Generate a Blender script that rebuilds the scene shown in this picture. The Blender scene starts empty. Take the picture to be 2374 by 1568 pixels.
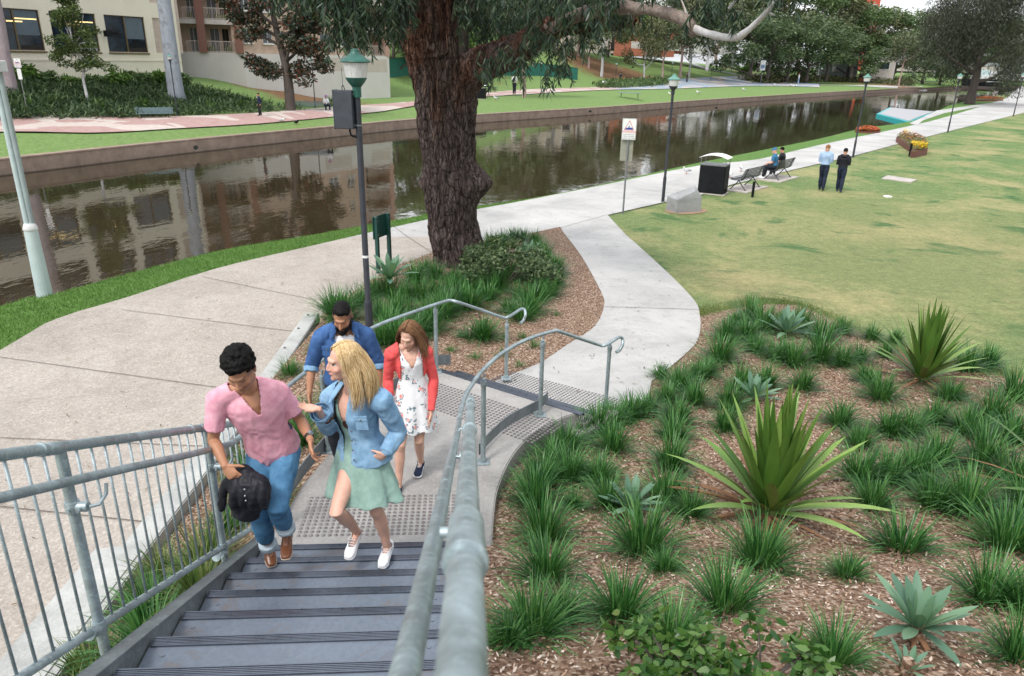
import bpy, bmesh, math, random
import numpy as np
from mathutils import Vector, Matrix, noise as mnoise
random.seed(7)
SC = bpy.context.scene
COL = SC.collection
V = Vector
R_ = math.radians

# ---------------------------------------------------------------- camera
CAMZ = 4.75
FPX, CX, CY = 1700.0, 1187.0, 784.0
PIT, ROL = R_(20.85), R_(1.2)
FW = V((0, math.cos(PIT), -math.sin(PIT)))
_r = V((1, 0, 0)); _u = V((0, math.sin(PIT), math.cos(PIT)))
RT = _r * math.cos(ROL) + _u * math.sin(ROL)
UP = -_r * math.sin(ROL) + _u * math.cos(ROL)
EYE = V((0, 0, CAMZ))
def ray(x, y): return FW * FPX + RT * (x - CX) - UP * (y - CY)
def G(x, y, z=0.0):
    d = ray(x, y); return EYE + d * ((z - CAMZ) / d.z)
def GY(x, y, Y):
    d = ray(x, y); return EYE + d * (Y / d.y)
def GD(x, y, dep): return EYE + ray(x, y) * (dep / FPX)

cd = bpy.data.cameras.new('camera'); cam = bpy.data.objects.new('camera', cd); COL.objects.link(cam)
M = Matrix((RT, UP, -FW)).transposed().to_4x4(); M.translation = EYE
cam.matrix_world = M
cd.sensor_fit = 'HORIZONTAL'; cd.sensor_width = 36; cd.lens = 36 * FPX / 2374
cd.clip_start = 0.05; cd.clip_end = 3000
cd.dof.use_dof = True; cd.dof.focus_distance = 7.5; cd.dof.aperture_fstop = 5.0
SC.camera = cam

# ---------------------------------------------------------------- tagging
def tag(o, label=None, cat=None, group=None, kind=None):
    if label: o['label'] = label
    if cat: o['category'] = cat
    if group: o['group'] = group
    if kind: o['kind'] = kind
    return o
def empty(name, loc=(0, 0, 0), rz=0.0):
    o = bpy.data.objects.new(name, None); COL.objects.link(o)
    o.location = loc; o.rotation_euler = (0, 0, rz); o.empty_display_size = 0.1
    return o
def copy_tree(o, loc=None, rz=None, sc=None, parent=None, label=None, group=None):
    c = o.copy(); COL.objects.link(c)
    if parent: c.parent = parent
    if loc is not None: c.location = loc
    if rz is not None: c.rotation_euler = (0, 0, rz)
    if sc is not None: c.scale = sc if hasattr(sc, '__len__') else (sc, sc, sc)
    if label: c['label'] = label
    if group: c['group'] = group
    for ch in list(o.children): copy_tree(ch, parent=c)
    return c

# ---------------------------------------------------------------- mesh builder
class MB:
    def __init__(s): s.v = []; s.f = []; s.m = []; s.mi = 0; s.c = None
    def add(s, vs, fs):
        b = len(s.v); s.v.extend([tuple(p) for p in vs])
        for f in fs: s.f.append(tuple(i + b for i in f)); s.m.append(s.mi)
        return s
    def box(s, c, size, rz=0.0, mat=None, bev=0.0):
        x, y, z = [k / 2 for k in size]
        Rm = mat if mat is not None else Matrix.Rotation(rz, 3, 'Z'); c = V(c)
        if bev <= 0:
            vs = [c + Rm @ V((i * x, j * y, k * z)) for k in (-1, 1) for j in (-1, 1) for i in (-1, 1)]
            return s.add(vs, [(0, 2, 3, 1), (4, 5, 7, 6), (0, 1, 5, 4), (2, 6, 7, 3), (0, 4, 6, 2), (1, 3, 7, 5)])
        b = min(bev, x * .49, y * .49, z * .49); bm = bmesh.new()
        bmesh.ops.create_cube(bm, size=2)
        for q in bm.verts: q.co = V((q.co.x * x, q.co.y * y, q.co.z * z))
        bmesh.ops.bevel(bm, geom=list(bm.edges), offset=b, segments=2, affect='EDGES', profile=0.6)
        bm.verts.index_update()
        vs = [c + Rm @ q.co for q in bm.verts]; fs = [tuple(q.index for q in f.verts) for f in bm.faces]
        bm.free(); return s.add(vs, fs)
    def tube(s, pts, rad, n=12, cap=True, side=None, ecc=None, rnd=False):
        pts = [V(p) for p in pts]
        if not hasattr(rad, '__len__'): rad = [rad] * len(pts)
        rad = list(rad)
        if ecc is None: ecc = [1.0] * len(pts)
        elif not hasattr(ecc, '__len__'): ecc = [ecc] * len(pts)
        ecc = list(ecc)
        if rnd:   # rounded caps
            t0 = (pts[0] - pts[1]).normalized(); t1 = (pts[-1] - pts[-2]).normalized()
            r0, r1 = rad[0], rad[-1]; e0, e1 = ecc[0], ecc[-1]
            m0, m1 = r0 * min(1, e0), r1 * min(1, e1)
            pts = [pts[0] + t0 * m0 * k for k in (.97, .75, .4)] + pts + [pts[-1] + t1 * m1 * k for k in (.4, .75, .97)]
            rad = [r0 * k for k in (.25, .66, .92)] + rad + [r1 * k for k in (.92, .66, .25)]
            ecc = [e0] * 3 + ecc + [e1] * 3
        N = len(pts); vs = []; prev = None
        for i, p in enumerate(pts):
            t = (pts[min(i + 1, N - 1)] - pts[max(i - 1, 0)])
            t = t.normalized() if t.length > 1e-9 else V((0, 0, 1))
            if side is not None:
                sd = side[min(i, len(side) - 1)] if isinstance(side, list) else side
                a = (V(sd) - t * V(sd).dot(t))
                a = a.normalized() if a.length > 1e-6 else t.orthogonal().normalized()
            elif prev is None: a = t.orthogonal().normalized()
            else:
                a = prev - t * prev.dot(t); a = a.normalized() if a.length > 1e-6 else t.orthogonal().normalized()
            prev = a; b = t.cross(a)
            for k in range(n):
                th = 2 * math.pi * k / n
                vs.append(p + a * (math.cos(th) * rad[i]) + b * (math.sin(th) * rad[i] * ecc[i]))
        fs = [(i * n + k, i * n + (k + 1) % n, (i + 1) * n + (k + 1) % n, (i + 1) * n + k) for i in range(N - 1) for k in range(n)]
        if cap: fs += [tuple(range(n))[::-1], tuple((N - 1) * n + k for k in range(n))]
        return s.add(vs, fs)
    def lathe(s, prof, c=(0, 0, 0), n=20, mat=None):
        c = V(c); vs = []; N = len(prof)
        for r, z in prof:
            for k in range(n):
                th = 2 * math.pi * (k + .5) / n; p = V((r * math.cos(th), r * math.sin(th), z))
                vs.append(c + (mat @ p if mat else p))
        fs = [(i * n + k, i * n + (k + 1) % n, (i + 1) * n + (k + 1) % n, (i + 1) * n + k) for i in range(N - 1) for k in range(n)]
        fs += [tuple(range(n))[::-1], tuple((N - 1) * n + k for k in range(n))]
        return s.add(vs, fs)
    def prism(s, poly, z0, z1):
        n = len(poly)
        a = [(p[0], p[1], z0) for p in poly]; b = [(p[0], p[1], z1) for p in poly]
        return s.add(a + b, [tuple(range(n))[::-1], tuple(range(n, 2 * n))] + [(k, (k + 1) % n, n + (k + 1) % n, n + k) for k in range(n)])
    def ball(s, c, r, rot=None, n=16, m=10):
        rr = V(r) if hasattr(r, '__len__') else V((r, r, r)); c = V(c); vs = []
        for i in range(m + 1):
            ph = math.pi * (i + .02) / (m + .04)
            for k in range(n):
                th = 2 * math.pi * k / n
                p = V((rr.x * math.sin(ph) * math.cos(th), rr.y * math.sin(ph) * math.sin(th), rr.z * math.cos(ph)))
                vs.append(c + (rot @ p if rot else p))
        fs = [(i * n + k, (i + 1) * n + k, (i + 1) * n + (k + 1) % n, i * n + (k + 1) % n) for i in range(m) for k in range(n)]
        fs += [tuple(range(n)), tuple(m * n + k for k in range(n))[::-1]]
        return s.add(vs, fs)
    def blade(s, p0, d, up, L, w, n=4, droop=1.0, fold=0.0, shape=None, tip=0.0):
        """curved strap leaf: starts at p0 in direction d, droops down"""
        d = V(d).normalized(); sd = d.cross(V((0, 0, 1)))
        sd = sd.normalized() if sd.length > 1e-3 else V((1, 0, 0)); p = V(p0); vs = []
        for i in range(n + 1):
            t = i / n
            ww = w * (shape(t) if shape else (1 - t ** 3) * (0.55 + 0.45 * min(1, t * 4))) * .5 + tip
            nr = sd.cross(d)
            if fold: vs += [p - sd * ww + nr * ww * fold, p.copy(), p + sd * ww + nr * ww * fold]
            else: vs += [p - sd * ww, p + sd * ww]
            p = p + d * (L / n); d = (d + V((0, 0, -1)) * (droop * (t + .25) / n)).normalized()
        k = 3 if fold else 2; fs = []
        for i in range(n):
            for j in range(k - 1): a = i * k + j; fs.append((a, a + 1, a + k + 1, a + k))
        return s.add(vs, fs)
    def build(s, name, mats, parent=None, smooth=False, loc=None):
        me = bpy.data.meshes.new(name); me.from_pydata(s.v, [], s.f)
        if not isinstance(mats, (list, tuple)): mats = [mats]
        for m in mats: me.materials.append(m)
        if len(mats) > 1: me.polygons.foreach_set('material_index', s.m)
        if smooth: me.polygons.foreach_set('use_smooth', [True] * len(me.polygons))
        me.update(); o = bpy.data.objects.new(name, me); COL.objects.link(o)
        if parent: o.parent = parent
        if loc is not None: o.location = loc
        if smooth == 'auto': auto_smooth(me)
        return o
def auto_smooth(me, ang=40):
    bm = bmesh.new(); bm.from_mesh(me); a = R_(ang)
    for e in bm.edges:
        if len(e.link_faces) == 2: e.smooth = e.calc_face_angle(0) < a
    bm.to_mesh(me); bm.free()

# ---------------------------------------------------------------- materials
class NT:
    def __init__(s, name):
        s.m = bpy.data.materials.new(name); s.m.use_nodes = True; s.t = s.m.node_tree; s.t.nodes.clear()
        s.out = s.n('ShaderNodeOutputMaterial'); s.b = s.n('ShaderNodeBsdfPrincipled'); s.l(s.b.outputs[0], s.out.inputs[0])
    def n(s, t, **k):
        q = s.t.nodes.new(t)
        for a, b in k.items():
            if hasattr(q, a): setattr(q, a, b)
            else: q.inputs[a].default_value = b
        return q
    def l(s, a, b): s.t.links.new(a, b)
    def coord(s, kind='pos', scale=(1, 1, 1), rot=(0, 0, 0)):
        if kind == 'pos': o = s.n('ShaderNodeNewGeometry').outputs['Position']
        else: o = s.n('ShaderNodeTexCoord').outputs['Object']
        mp = s.n('ShaderNodeMapping'); s.l(o, mp.inputs[0]); mp.inputs['Scale'].default_value = scale; mp.inputs['Rotation'].default_value = rot
        return mp.outputs[0]
    def noise(s, co, scale, detail=4, rough=.6, dist=0):
        q = s.n('ShaderNodeTexNoise'); s.l(co, q.inputs['Vector']); q.inputs['Scale'].default_value = scale
        q.inputs['Detail'].default_value = detail; q.inputs['Roughness'].default_value = rough; q.inputs['Distortion'].default_value = dist
        return q.outputs[0]
    def ramp(s, fac, stops):
        q = s.n('ShaderNodeValToRGB'); s.l(fac, q.inputs[0]); e = q.color_ramp.elements
        while len(e) < len(stops): e.new(.5)
        for k, (p, c) in enumerate(stops): e[k].position = p; e[k].color = (c[0], c[1], c[2], 1) if hasattr(c, '__len__') else (c, c, c, 1)
        return q.outputs[0]
    def mix(s, fac, a, b, mode='MIX'):
        q = s.n('ShaderNodeMix', data_type='RGBA', blend_type=mode)
        for sock, val in ((q.inputs[0], fac), (q.inputs[6], a), (q.inputs[7], b)):
            if isinstance(val, (int, float)): sock.default_value = val if sock.type == 'VALUE' else (val, val, val, 1)
            elif isinstance(val, bpy.types.NodeSocket): s.l(val, sock)
            else: sock.default_value = (val[0], val[1], val[2], 1)
        return q.outputs[2]
    def math(s, op, a, b=0.0):
        q = s.n('ShaderNodeMath', operation=op)
        for sock, val in ((q.inputs[0], a), (q.inputs[1], b)):
            if isinstance(val, (int, float)): sock.default_value = val
            else: s.l(val, sock)
        return q.outputs[0]
    def bump(s, h, st=.3, dist=.01, prev=None):
        q = s.n('ShaderNodeBump'); q.inputs['Strength'].default_value = st; q.inputs['Distance'].default_value = dist; s.l(h, q.inputs['Height'])
        if prev: s.l(prev, q.inputs['Normal'])
        s.l(q.outputs[0], s.b.inputs['Normal']); return q.outputs[0]
    def fin(s, col, rough=.7, metal=0.0, **k):
        if isinstance(col, bpy.types.NodeSocket): s.l(col, s.b.inputs['Base Color'])
        else: s.b.inputs['Base Color'].default_value = (col[0], col[1], col[2], 1)
        if isinstance(rough, (int, float)): s.b.inputs['Roughness'].default_value = rough
        else: s.l(rough, s.b.inputs['Roughness'])
        s.b.inputs['Metallic'].default_value = metal
        for a, b in k.items(): s.b.inputs[a.replace('_', ' ')].default_value = b
        return s.m
def sc3(c, k): return tuple(min(1, q * k) for q in c)
def m_var(name, c, rough=.6, var=.25, scale=6.0, bump=0.0, bs=60, metal=0.0, kind='obj', stretch=(1, 1, 1), dist=.004, c2=None, **k):
    """paint / plastic / cloth: colour with soft mottling and a little relief"""
    t = NT(name); co = t.coord(kind, stretch); nz = t.noise(co, scale, 5)
    col = t.ramp(nz, [(.3, sc3(c, 1 - var)), (.7, c2 if c2 else sc3(c, 1 + var))])
    if bump: t.bump(t.noise(co, bs, 3), bump, dist)
    r = t.math('ADD', t.math('MULTIPLY', nz, .2), rough - .1)
    return t.fin(col, r, metal, **k)
def m_leaf(name, a, b, c, rough=.5, spot=None, sub=.0):
    """leaf colour differs per leaf (island) and along the plant"""
    t = NT(name); g = t.n('ShaderNodeNewGeometry'); co = t.coord('pos'); nz = t.noise(co, 1.3, 2)
    f = t.math('ADD', t.math('MULTIPLY', g.outputs['Random Per Island'], .7), t.math('MULTIPLY', nz, .3))
    st = [(.15, a), (.5, b), (.85, c)]
    if spot: st.append((.93, spot))
    col = t.ramp(f, st)
    m = t.fin(col, rough, 0, **{'Specular_IOR_Level': .35})
    tr = t.n('ShaderNodeBsdfTranslucent'); t.l(t.mix(1.0, col, (1.0, 1.15, .5), 'MULTIPLY'), tr.inputs[0])
    mx = t.n('ShaderNodeMixShader'); mx.inputs[0].default_value = .22; t.l(t.b.outputs[0], mx.inputs[1]); t.l(tr.outputs[0], mx.inputs[2])
    t.l(mx.outputs[0], t.out.inputs[0]); return m

# ---------------------------------------------------------------- light
SUN_EL, SUN_AZ = 55.0, 215.0     # azimuth clockwise from +Y : light comes from behind-left
w = bpy.data.worlds.new('World'); SC.world = w; w.use_nodes = True; wt = w.node_tree; wt.nodes.clear()
sky = wt.nodes.new('ShaderNodeTexSky'); sky.sky_type = 'NISHITA'; sky.sun_disc = False
sky.sun_elevation = R_(SUN_EL); sky.sun_rotation = R_(SUN_AZ); sky.dust_density = 4.0; sky.ozone_density = 1.0; sky.air_density = 1.2
hs = wt.nodes.new('ShaderNodeHueSaturation'); hs.inputs['Saturation'].default_value = .28; hs.inputs['Value'].default_value = 1.35
tc = wt.nodes.new('ShaderNodeTexCoord'); cn = wt.nodes.new('ShaderNodeTexNoise'); cn.inputs['Scale'].default_value = 2.2; cn.inputs['Detail'].default_value = 7
mp = wt.nodes.new('ShaderNodeMapping'); mp.inputs['Scale'].default_value = (1, 1, 3)
wt.links.new(tc.outputs['Generated'], mp.inputs[0]); wt.links.new(mp.outputs[0], cn.inputs['Vector'])
rp = wt.nodes.new('ShaderNodeValToRGB'); rp.color_ramp.elements[0].position = .36; rp.color_ramp.elements[1].position = .62
wt.links.new(cn.outputs[0], rp.inputs[0])
mx = wt.nodes.new('ShaderNodeMix'); mx.data_type = 'RGBA'; mx.inputs[7].default_value = (8.6, 8.9, 9.3, 1)
bg = wt.nodes.new('ShaderNodeBackground'); bg.inputs[1].default_value = .13
wo = wt.nodes.new('ShaderNodeOutputWorld')
wt.links.new(sky.outputs[0], hs.inputs['Color']); wt.links.new(rp.outputs[0], mx.inputs[0]); wt.links.new(hs.outputs[0], mx.inputs[6])
wt.links.new(mx.outputs[2], bg.inputs[0]); wt.links.new(bg.outputs[0], wo.inputs[0])
sd = bpy.data.lights.new('sun', 'SUN'); sd.energy = 1.5; sd.angle = R_(10); sd.color = (1, .96, .9)
so = bpy.data.objects.new('sun', sd); COL.objects.link(so)
el, az = R_(SUN_EL), R_(SUN_AZ)
sdir = V((math.sin(az) * math.cos(el), math.cos(az) * math.cos(el), math.sin(el)))
so.rotation_euler = sdir.to_track_quat('Z', 'Y').to_euler()
SC.view_settings.view_transform = 'Standard'; SC.view_settings.look = 'None'; SC.view_settings.exposure = 0.58; SC.view_settings.gamma = 1
SC.cycles.max_bounces = 6; SC.cycles.transparent_max_bounces = 6; SC.cycles.use_denoising = True
# ---------------------------------------------------------------- heights
WZ = -1.85; PZ = -0.2           # water level, far path level
def GX(x, y, X):
    d = ray(x, y); return EYE + d * (X / d.x)
def lerp(a, b, t): return a + (b - a) * t
def sst(a, b, x):
    t = max(0.0, min(1.0, (x - a) / (b - a))); return t * t * (3 - 2 * t)
def near_h(x, y):
    if y >= 8: b = max(0.0, min(.6, .046 * (21 - y)))
    elif y >= 5.2: b = .6 + (8 - y) * .1
    else: b = .88 + .40 * (5.2 - y)
    if x < -1.9 and y < 9: 
        l = lerp(.30, .74, sst(-3.3, -2.0, x)) if y > 4.6 else lerp(.30, .62, sst(-3.3, -2.0, x))
        b = lerp(l, min(b, .62), sst(8, 9.5, y))
    p = sst(-3.62, -3.3, x) if y < 12.5 else sst(-4.2, -2.2, x)
    b = b * p
    return b
# far wall line on the water
FWL = [G(x, y, WZ) for x, y in [(0, 409), (400, 360), (790, 317), (950, 300), (1120, 285), (1400, 265), (1660, 243), (1900, 225), (2100, 212), (2220, 207)]]
FWL = [V((p.x, p.y)) for p in FWL]
d0 = (FWL[0] - FWL[1]).normalized(); FWL = [FWL[0] + d0 * 60, FWL[0] + d0 * 20] + FWL
d1 = (FWL[-1] - FWL[-2]).normalized(); FWL = FWL + [FWL[-1] + d1 * 40 + V((6, -6)), FWL[-1] + d1 * 120 + V((60, -40))]
CUM = [0.0]
for a, b in zip(FWL, FWL[1:]): CUM.append(CUM[-1] + (b - a).length)
def far_sd(x, y):
    """arc length along the far wall and signed distance inland of it"""
    p = V((x, y)); best = None
    for i, (a, b) in enumerate(zip(FWL, FWL[1:])):
        e = b - a; L = e.length; t = (p - a).dot(e) / (L * L); tc = max(0, min(1, t)); q = a + e * tc; dd = (p - q).length
        if best is None or dd < best[0]:
            sgn = 1 if (e.x * (p.y - a.y) - e.y * (p.x - a.x)) > 0 else -1
            best = (dd, CUM[i] + tc * L, sgn)
    return best[1], best[0] * best[2]
S_ = lambda px, py: far_sd(*G(px, py, WZ)[:2])[0]
# hill table : s, start distance, end distance, height
HT = [(0, 12, 26, 2.0), (S_(0, 409), 11, 24, 2.2), (S_(400, 360), 9, 20, 2.3), (S_(640, 335), 8, 20, 2.3), (S_(790, 317), 8, 22, 2.3), (S_(950, 300), 12, 28, 2.6),
      (S_(1120, 285), 21, 44, 4.6), (S_(1400, 265), 27, 58, 10.5), (S_(1660, 243), 28, 62, 12.0), (S_(1900, 225), 22, 70, 7.0), (S_(2100, 212), 20, 80, 5.0), (S_(2220, 207), 20, 80, 0.6), (3000, 20, 80, .5)]
def far_h(x, y):
    s, d = far_sd(x, y)
    if d < 0: return WZ - 1
    for a, b in zip(HT, HT[1:]):
        if s <= b[0]: t = (s - a[0]) / max(1e-6, b[0] - a[0]); break
    else: t = 1
    t = max(0, min(1, t)); A, B, Hh = [lerp(a[k], b[k], t) for k in (1, 2, 3)]
    h = lerp(-1.0, PZ, sst(-.5, 6, d))
    return h + (Hh - PZ) * sst(A, B, d)
def FT(px, py, d0=20.0):
    """where the sight line meets the far bank"""
    r = ray(px, py).normalized(); t = d0; prev = None
    while t < 700:
        p = EYE + r * t; s, d = far_sd(p.x, p.y)
        if d > .3:
            h = far_h(p.x, p.y)
            if p.z <= h:
                for _ in range(6):
                    t -= .25 * (1 if p.z < h else -1) * .5; p = EYE + r * t; h = far_h(p.x, p.y)
                p.z = h; return p
        t += .4
    p = EYE + r * 400; return p
def NT_(px, py, t0=3.0):
    r = ray(px, py).normalized(); t = t0
    while t < 300:
        p = EYE + r * t
        if p.z <= near_h(p.x, p.y): p.z = near_h(p.x, p.y); return p
        t += .03 if t < 30 else .2
    return p

def drape(name, poly, hf, off, xs, ys, mats, smooth=True, mfun=None):
    """polygon cut on a grid and laid on the terrain"""
    bm = bmesh.new(); vs = [bm.verts.new((p[0], p[1], 0)) for p in poly]; bm.faces.new(vs)
    bmesh.ops.triangulate(bm, faces=bm.faces[:])
    for k, arr in ((0, xs), (1, ys)):
        lo = min(p[k] for p in poly); hi = max(p[k] for p in poly)
        for q in arr:
            if lo < q < hi:
                no = (1, 0, 0) if k == 0 else (0, 1, 0); co = (q, 0, 0) if k == 0 else (0, q, 0)
                bmesh.ops.bisect_plane(bm, geom=bm.verts[:] + bm.edges[:] + bm.faces[:], plane_co=co, plane_no=no)
    bmesh.ops.dissolve_degenerate(bm, dist=1e-4, edges=bm.edges[:])
    for v in bm.verts: v.co.z = hf(v.co.x, v.co.y) + off
    for f in bm.faces:
        if f.normal.z < 0: f.normal_flip()
        f.smooth = smooth
    bm.normal_update()
    for f in bm.faces:
        if f.normal.z < 0: f.normal_flip()
    me = bpy.data.meshes.new(name); bm.to_mesh(me); bm.free()
    for m in (mats if isinstance(mats, list) else [mats]): me.materials.append(m)
    o = bpy.data.objects.new(name, me); COL.objects.link(o); return o
def spline(pts, n=6):
    pts = [V(p) for p in pts]; out = []
    for i in range(len(pts) - 1):
        p0 = pts[max(i - 1, 0)]; p1 = pts[i]; p2 = pts[i + 1]; p3 = pts[min(i + 2, len(pts) - 1)]
        for k in range(n):
            t = k / n
            out.append(.5 * ((2 * p1) + (p2 - p0) * t + (2 * p0 - 5 * p1 + 4 * p2 - p3) * t * t + (3 * p1 - p0 - 3 * p2 + p3) * t ** 3))
    out.append(pts[-1]); return out
fr = lambda a, b, s: [a + s * i for i in range(int((b - a) / s) + 1)]

# ---------------------------------------------------------------- ground materials
def lawn_mat(name, g1, g2, dry, dscale, dlo, dhi, deep=None, stretch=(1, 1, 1)):
    t = NT(name); co = t.coord('pos')
    fine = t.noise(co, 14, 7, .8); mid = t.noise(co, 2.6, 5, .7)
    green = t.ramp(t.math('ADD', t.math('MULTIPLY', fine, .6), t.math('MULTIPLY', mid, .4)), [(.34, g1), (.62, g2)])
    big = t.noise(t.coord('pos', stretch), dscale, 5, .62, .4)
    msk = t.math('ADD', t.math('MULTIPLY', big, .62), t.math('ADD', t.math('MULTIPLY', fine, .2), t.math('MULTIPLY', mid, .18)))
    col = t.mix(t.ramp(msk, [(dlo, 0.0), (dhi, 1.0)]), green, dry)
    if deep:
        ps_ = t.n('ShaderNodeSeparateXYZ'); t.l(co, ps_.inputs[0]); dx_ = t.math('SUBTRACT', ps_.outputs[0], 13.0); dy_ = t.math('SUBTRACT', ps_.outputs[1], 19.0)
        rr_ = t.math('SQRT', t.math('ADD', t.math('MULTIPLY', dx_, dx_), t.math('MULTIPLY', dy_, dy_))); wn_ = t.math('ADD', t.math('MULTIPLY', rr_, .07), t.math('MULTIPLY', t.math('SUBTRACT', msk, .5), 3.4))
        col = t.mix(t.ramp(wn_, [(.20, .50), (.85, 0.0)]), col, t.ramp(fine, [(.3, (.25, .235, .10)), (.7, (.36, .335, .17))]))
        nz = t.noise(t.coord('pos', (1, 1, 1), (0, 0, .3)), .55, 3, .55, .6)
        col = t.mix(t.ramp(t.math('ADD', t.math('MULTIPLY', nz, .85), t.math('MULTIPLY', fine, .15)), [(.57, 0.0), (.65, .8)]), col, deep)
    wv = t.noise(t.coord('pos'), 22, 8, .85)
    col = t.mix(.75, col, t.ramp(wv, [(.34, .38), (.62, 1.12)]), 'MULTIPLY')
    w2_ = t.noise(t.coord('pos'), 5, 6, .8); col = t.mix(.6, col, t.ramp(w2_, [(.36, .60), (.62, 1.15)]), 'MULTIPLY')
    t.bump(t.noise(co, 45, 3, .8), .7, .03)
    return t.fin(col, .85, 0, **{'Specular_IOR_Level': .15})
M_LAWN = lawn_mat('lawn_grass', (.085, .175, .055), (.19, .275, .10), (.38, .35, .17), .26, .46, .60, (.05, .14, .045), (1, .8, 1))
M_BANK = lawn_mat('bank_grass', (.07, .16, .03), (.15, .27, .07), (.26, .27, .11), .5, .55, .8)
def far_mat():
    t = NT('far_lawn'); co = t.coord('pos')
    fine = t.noise(co, 4, 6, .75)
    green = t.ramp(fine, [(.32, (.095, .17, .05)), (.68, (.20, .28, .105))])
    dirt = t.ramp(t.noise(co, 1.5, 5, .7), [(.3, (.13, .075, .04)), (.7, (.22, .13, .075))])
    at = t.n('ShaderNodeAttribute', attribute_name='dirt')
    f = t.math('ADD', at.outputs['Fac'], t.math('MULTIPLY', t.math('SUBTRACT', t.noise(co, .5, 5, .7), .5), 1.1))
    col = t.mix(t.ramp(f, [(.38, 0.0), (.72, 1.0)]), green, dirt)
    t.bump(fine, .4, .05)
    return t.fin(col, .9, 0, **{'Specular_IOR_Level': .1})
M_FAR = far_mat()
def conc_mat(name, a, b, speck=1.0, big=.5, sp=160):
    t = NT(name); co = t.coord('pos')
    vz = t.n('ShaderNodeTexVoronoi', feature='F1'); t.l(co, vz.inputs['Vector']); vz.inputs['Scale'].default_value = sp * .42
    g = t.ramp(t.math('MULTIPLY', vz.outputs['Color'], 1.0), [(.1, sc3(a, .68)), (.45, a), (.8, b), (.97, sc3(b, 1.35))])
    bz = t.noise(co, big, 6, .62, .5)
    base = t.ramp(bz, [(.3, sc3(a, .82)), (.5, sc3(lerp(V(a), V(b), .5), 1)), (.72, sc3(b, 1.05))])
    col = t.mix(.42 * speck, base, g)
    st = t.noise(co, 3.2, 6, .75)
    col = t.mix(t.ramp(st, [(.54, 0.0), (.74, .38)]), col, sc3(a, .5)); lg_ = t.noise(co, .9, 7, .72, 1.2); col = t.mix(t.ramp(lg_, [(.5, 0.0), (.62, .22)]), col, sc3(a, .62))
    t.bump(vz.outputs['Distance'], .35 * speck + .08, .006)
    return t.fin(col, .85)
M_AGG = conc_mat('exposed_aggregate', (.30, .262, .228), (.43, .39, .35), 1.15, .45, 105)
M_CONC = conc_mat('path_concrete', (.34, .335, .33), (.50, .49, .475), .45, .35)
M_CONC2 = conc_mat('landing_concrete', (.26, .25, .24), (.38, .365, .35), .6, 1.2)
M_WALLC = conc_mat('pale_concrete', (.32, .325, .315), (.47, .475, .46), .5, 2.0)
M_JOINT = m_var('joint_dirt', (.11, .09, .075), .9, .3, 20)
def mulch_mat():
    t = NT('mulch'); co = t.coord('pos', (1, 1, 1))
    vz = t.n('ShaderNodeTexVoronoi', feature='F1'); t.l(co, vz.inputs['Vector']); vz.inputs['Scale'].default_value = 42
    nz = t.noise(co, 25, 5, .8)
    col = t.ramp(t.math('ADD', t.math('MULTIPLY', vz.outputs['Color'], .6), t.math('MULTIPLY', nz, .4)), [(.2, (.06, .032, .02)), (.42, (.17, .10, .065)), (.58, (.30, .20, .14)), (.8, (.50, .40, .32))])
    t.bump(t.math('ADD', vz.outputs['Color'], nz), .9, .02); return t.fin(col, .9, 0, **{'Specular_IOR_Level': .2})
M_MULCH = mulch_mat()

# ---------------------------------------------------------------- near bank
bank = [G(x, y, 0) for x, y in [(0, 712), (100, 690), (300, 635), (520, 580), (700, 550), (950, 505), (1115, 478), (1235, 460), (1400, 427), (1600, 382), (1750, 352), (1900, 322), (2000, 298), (2100, 284), (2160, 266), (2230, 237), (2374, 213)]]
bank = [V((p.x, p.y)) for p in bank]
bank = [V((-14, -8)), V((-11.5, 6))] + bank + [V((170, 235)), V((420, 420))]
bank = spline([(p.x, p.y, 0) for p in bank], 4)
near_poly = [(p.x, p.y) for p in bank] + [(700, 300), (700, -30), (-14, -30)]
xs = fr(-13, 12, .5) + fr(13, 40, 2) + fr(42, 700, 20); ys = fr(-30, 3, 2) + fr(3.5, 26, .45) + fr(27, 60, 3) + fr(64, 420, 20)
o = drape('lawn', near_poly, near_h, -.012, xs, ys, M_LAWN); tag(o, kind='structure')
# sloping foot of the bank under water
mb = MB(); n = len(bank)
for i, p in enumerate(bank):
    q = bank[min(i + 1, n - 1)] - bank[max(i - 1, 0)]; nn = V((-q.y, q.x, 0)).normalized()
    mb.v += [(p.x, p.y, -.012), (p.x + nn.x * .35, p.y + nn.y * .35, -.25), (p.x + nn.x * .7, p.y + nn.y * .7, -3.0)]
for i in range(n - 1):
    for k in range(2): mb.f.append((3 * i + k, 3 * i + 3 + k, 3 * i + 4 + k, 3 * i + 1 + k)); mb.m.append(0)
tag(mb.build('river_bank', M_BANK, smooth=True), kind='structure')

P = lambda pts, z=0: [(p.x, p.y) for p in (G(x, y, z) for x, y in pts)]
river_side = [(0, 815), (130, 742), (300, 690), (500, 625), (700, 577), (985, 512), (1115, 485), (1235, 463), (1400, 430), (1620, 385), (1760, 370), (1900, 337), (2090, 297), (2200, 270), (2330, 230)]
walk_riv = [(-8.2, -8), (-8.5, 4)] + P(river_side)
walk_riv = [(p.x, p.y) for p in spline([(a, b, 0) for a, b in walk_riv], 3)]
lawn_side = P([(1408, 500), (1540, 470), (1620, 455), (1700, 428), (1850, 392), (1980, 362), (2100, 330), (2200, 305), (2374, 262)])
far_end = [(150, 232), (420, 415), (440, 400), (160, 205)]
plz = walk_riv + far_end + lawn_side[::-1] + P([(1300, 532)], 0) + P([(1180, 545), (1125, 560)], .1) + [(-1.9, 18.4)] + P([(960, 607), (905, 625), (820, 675), (762, 712), (737, 728)], .15) + [(-3.50, 12.2), (-3.50, -8)]
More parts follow.
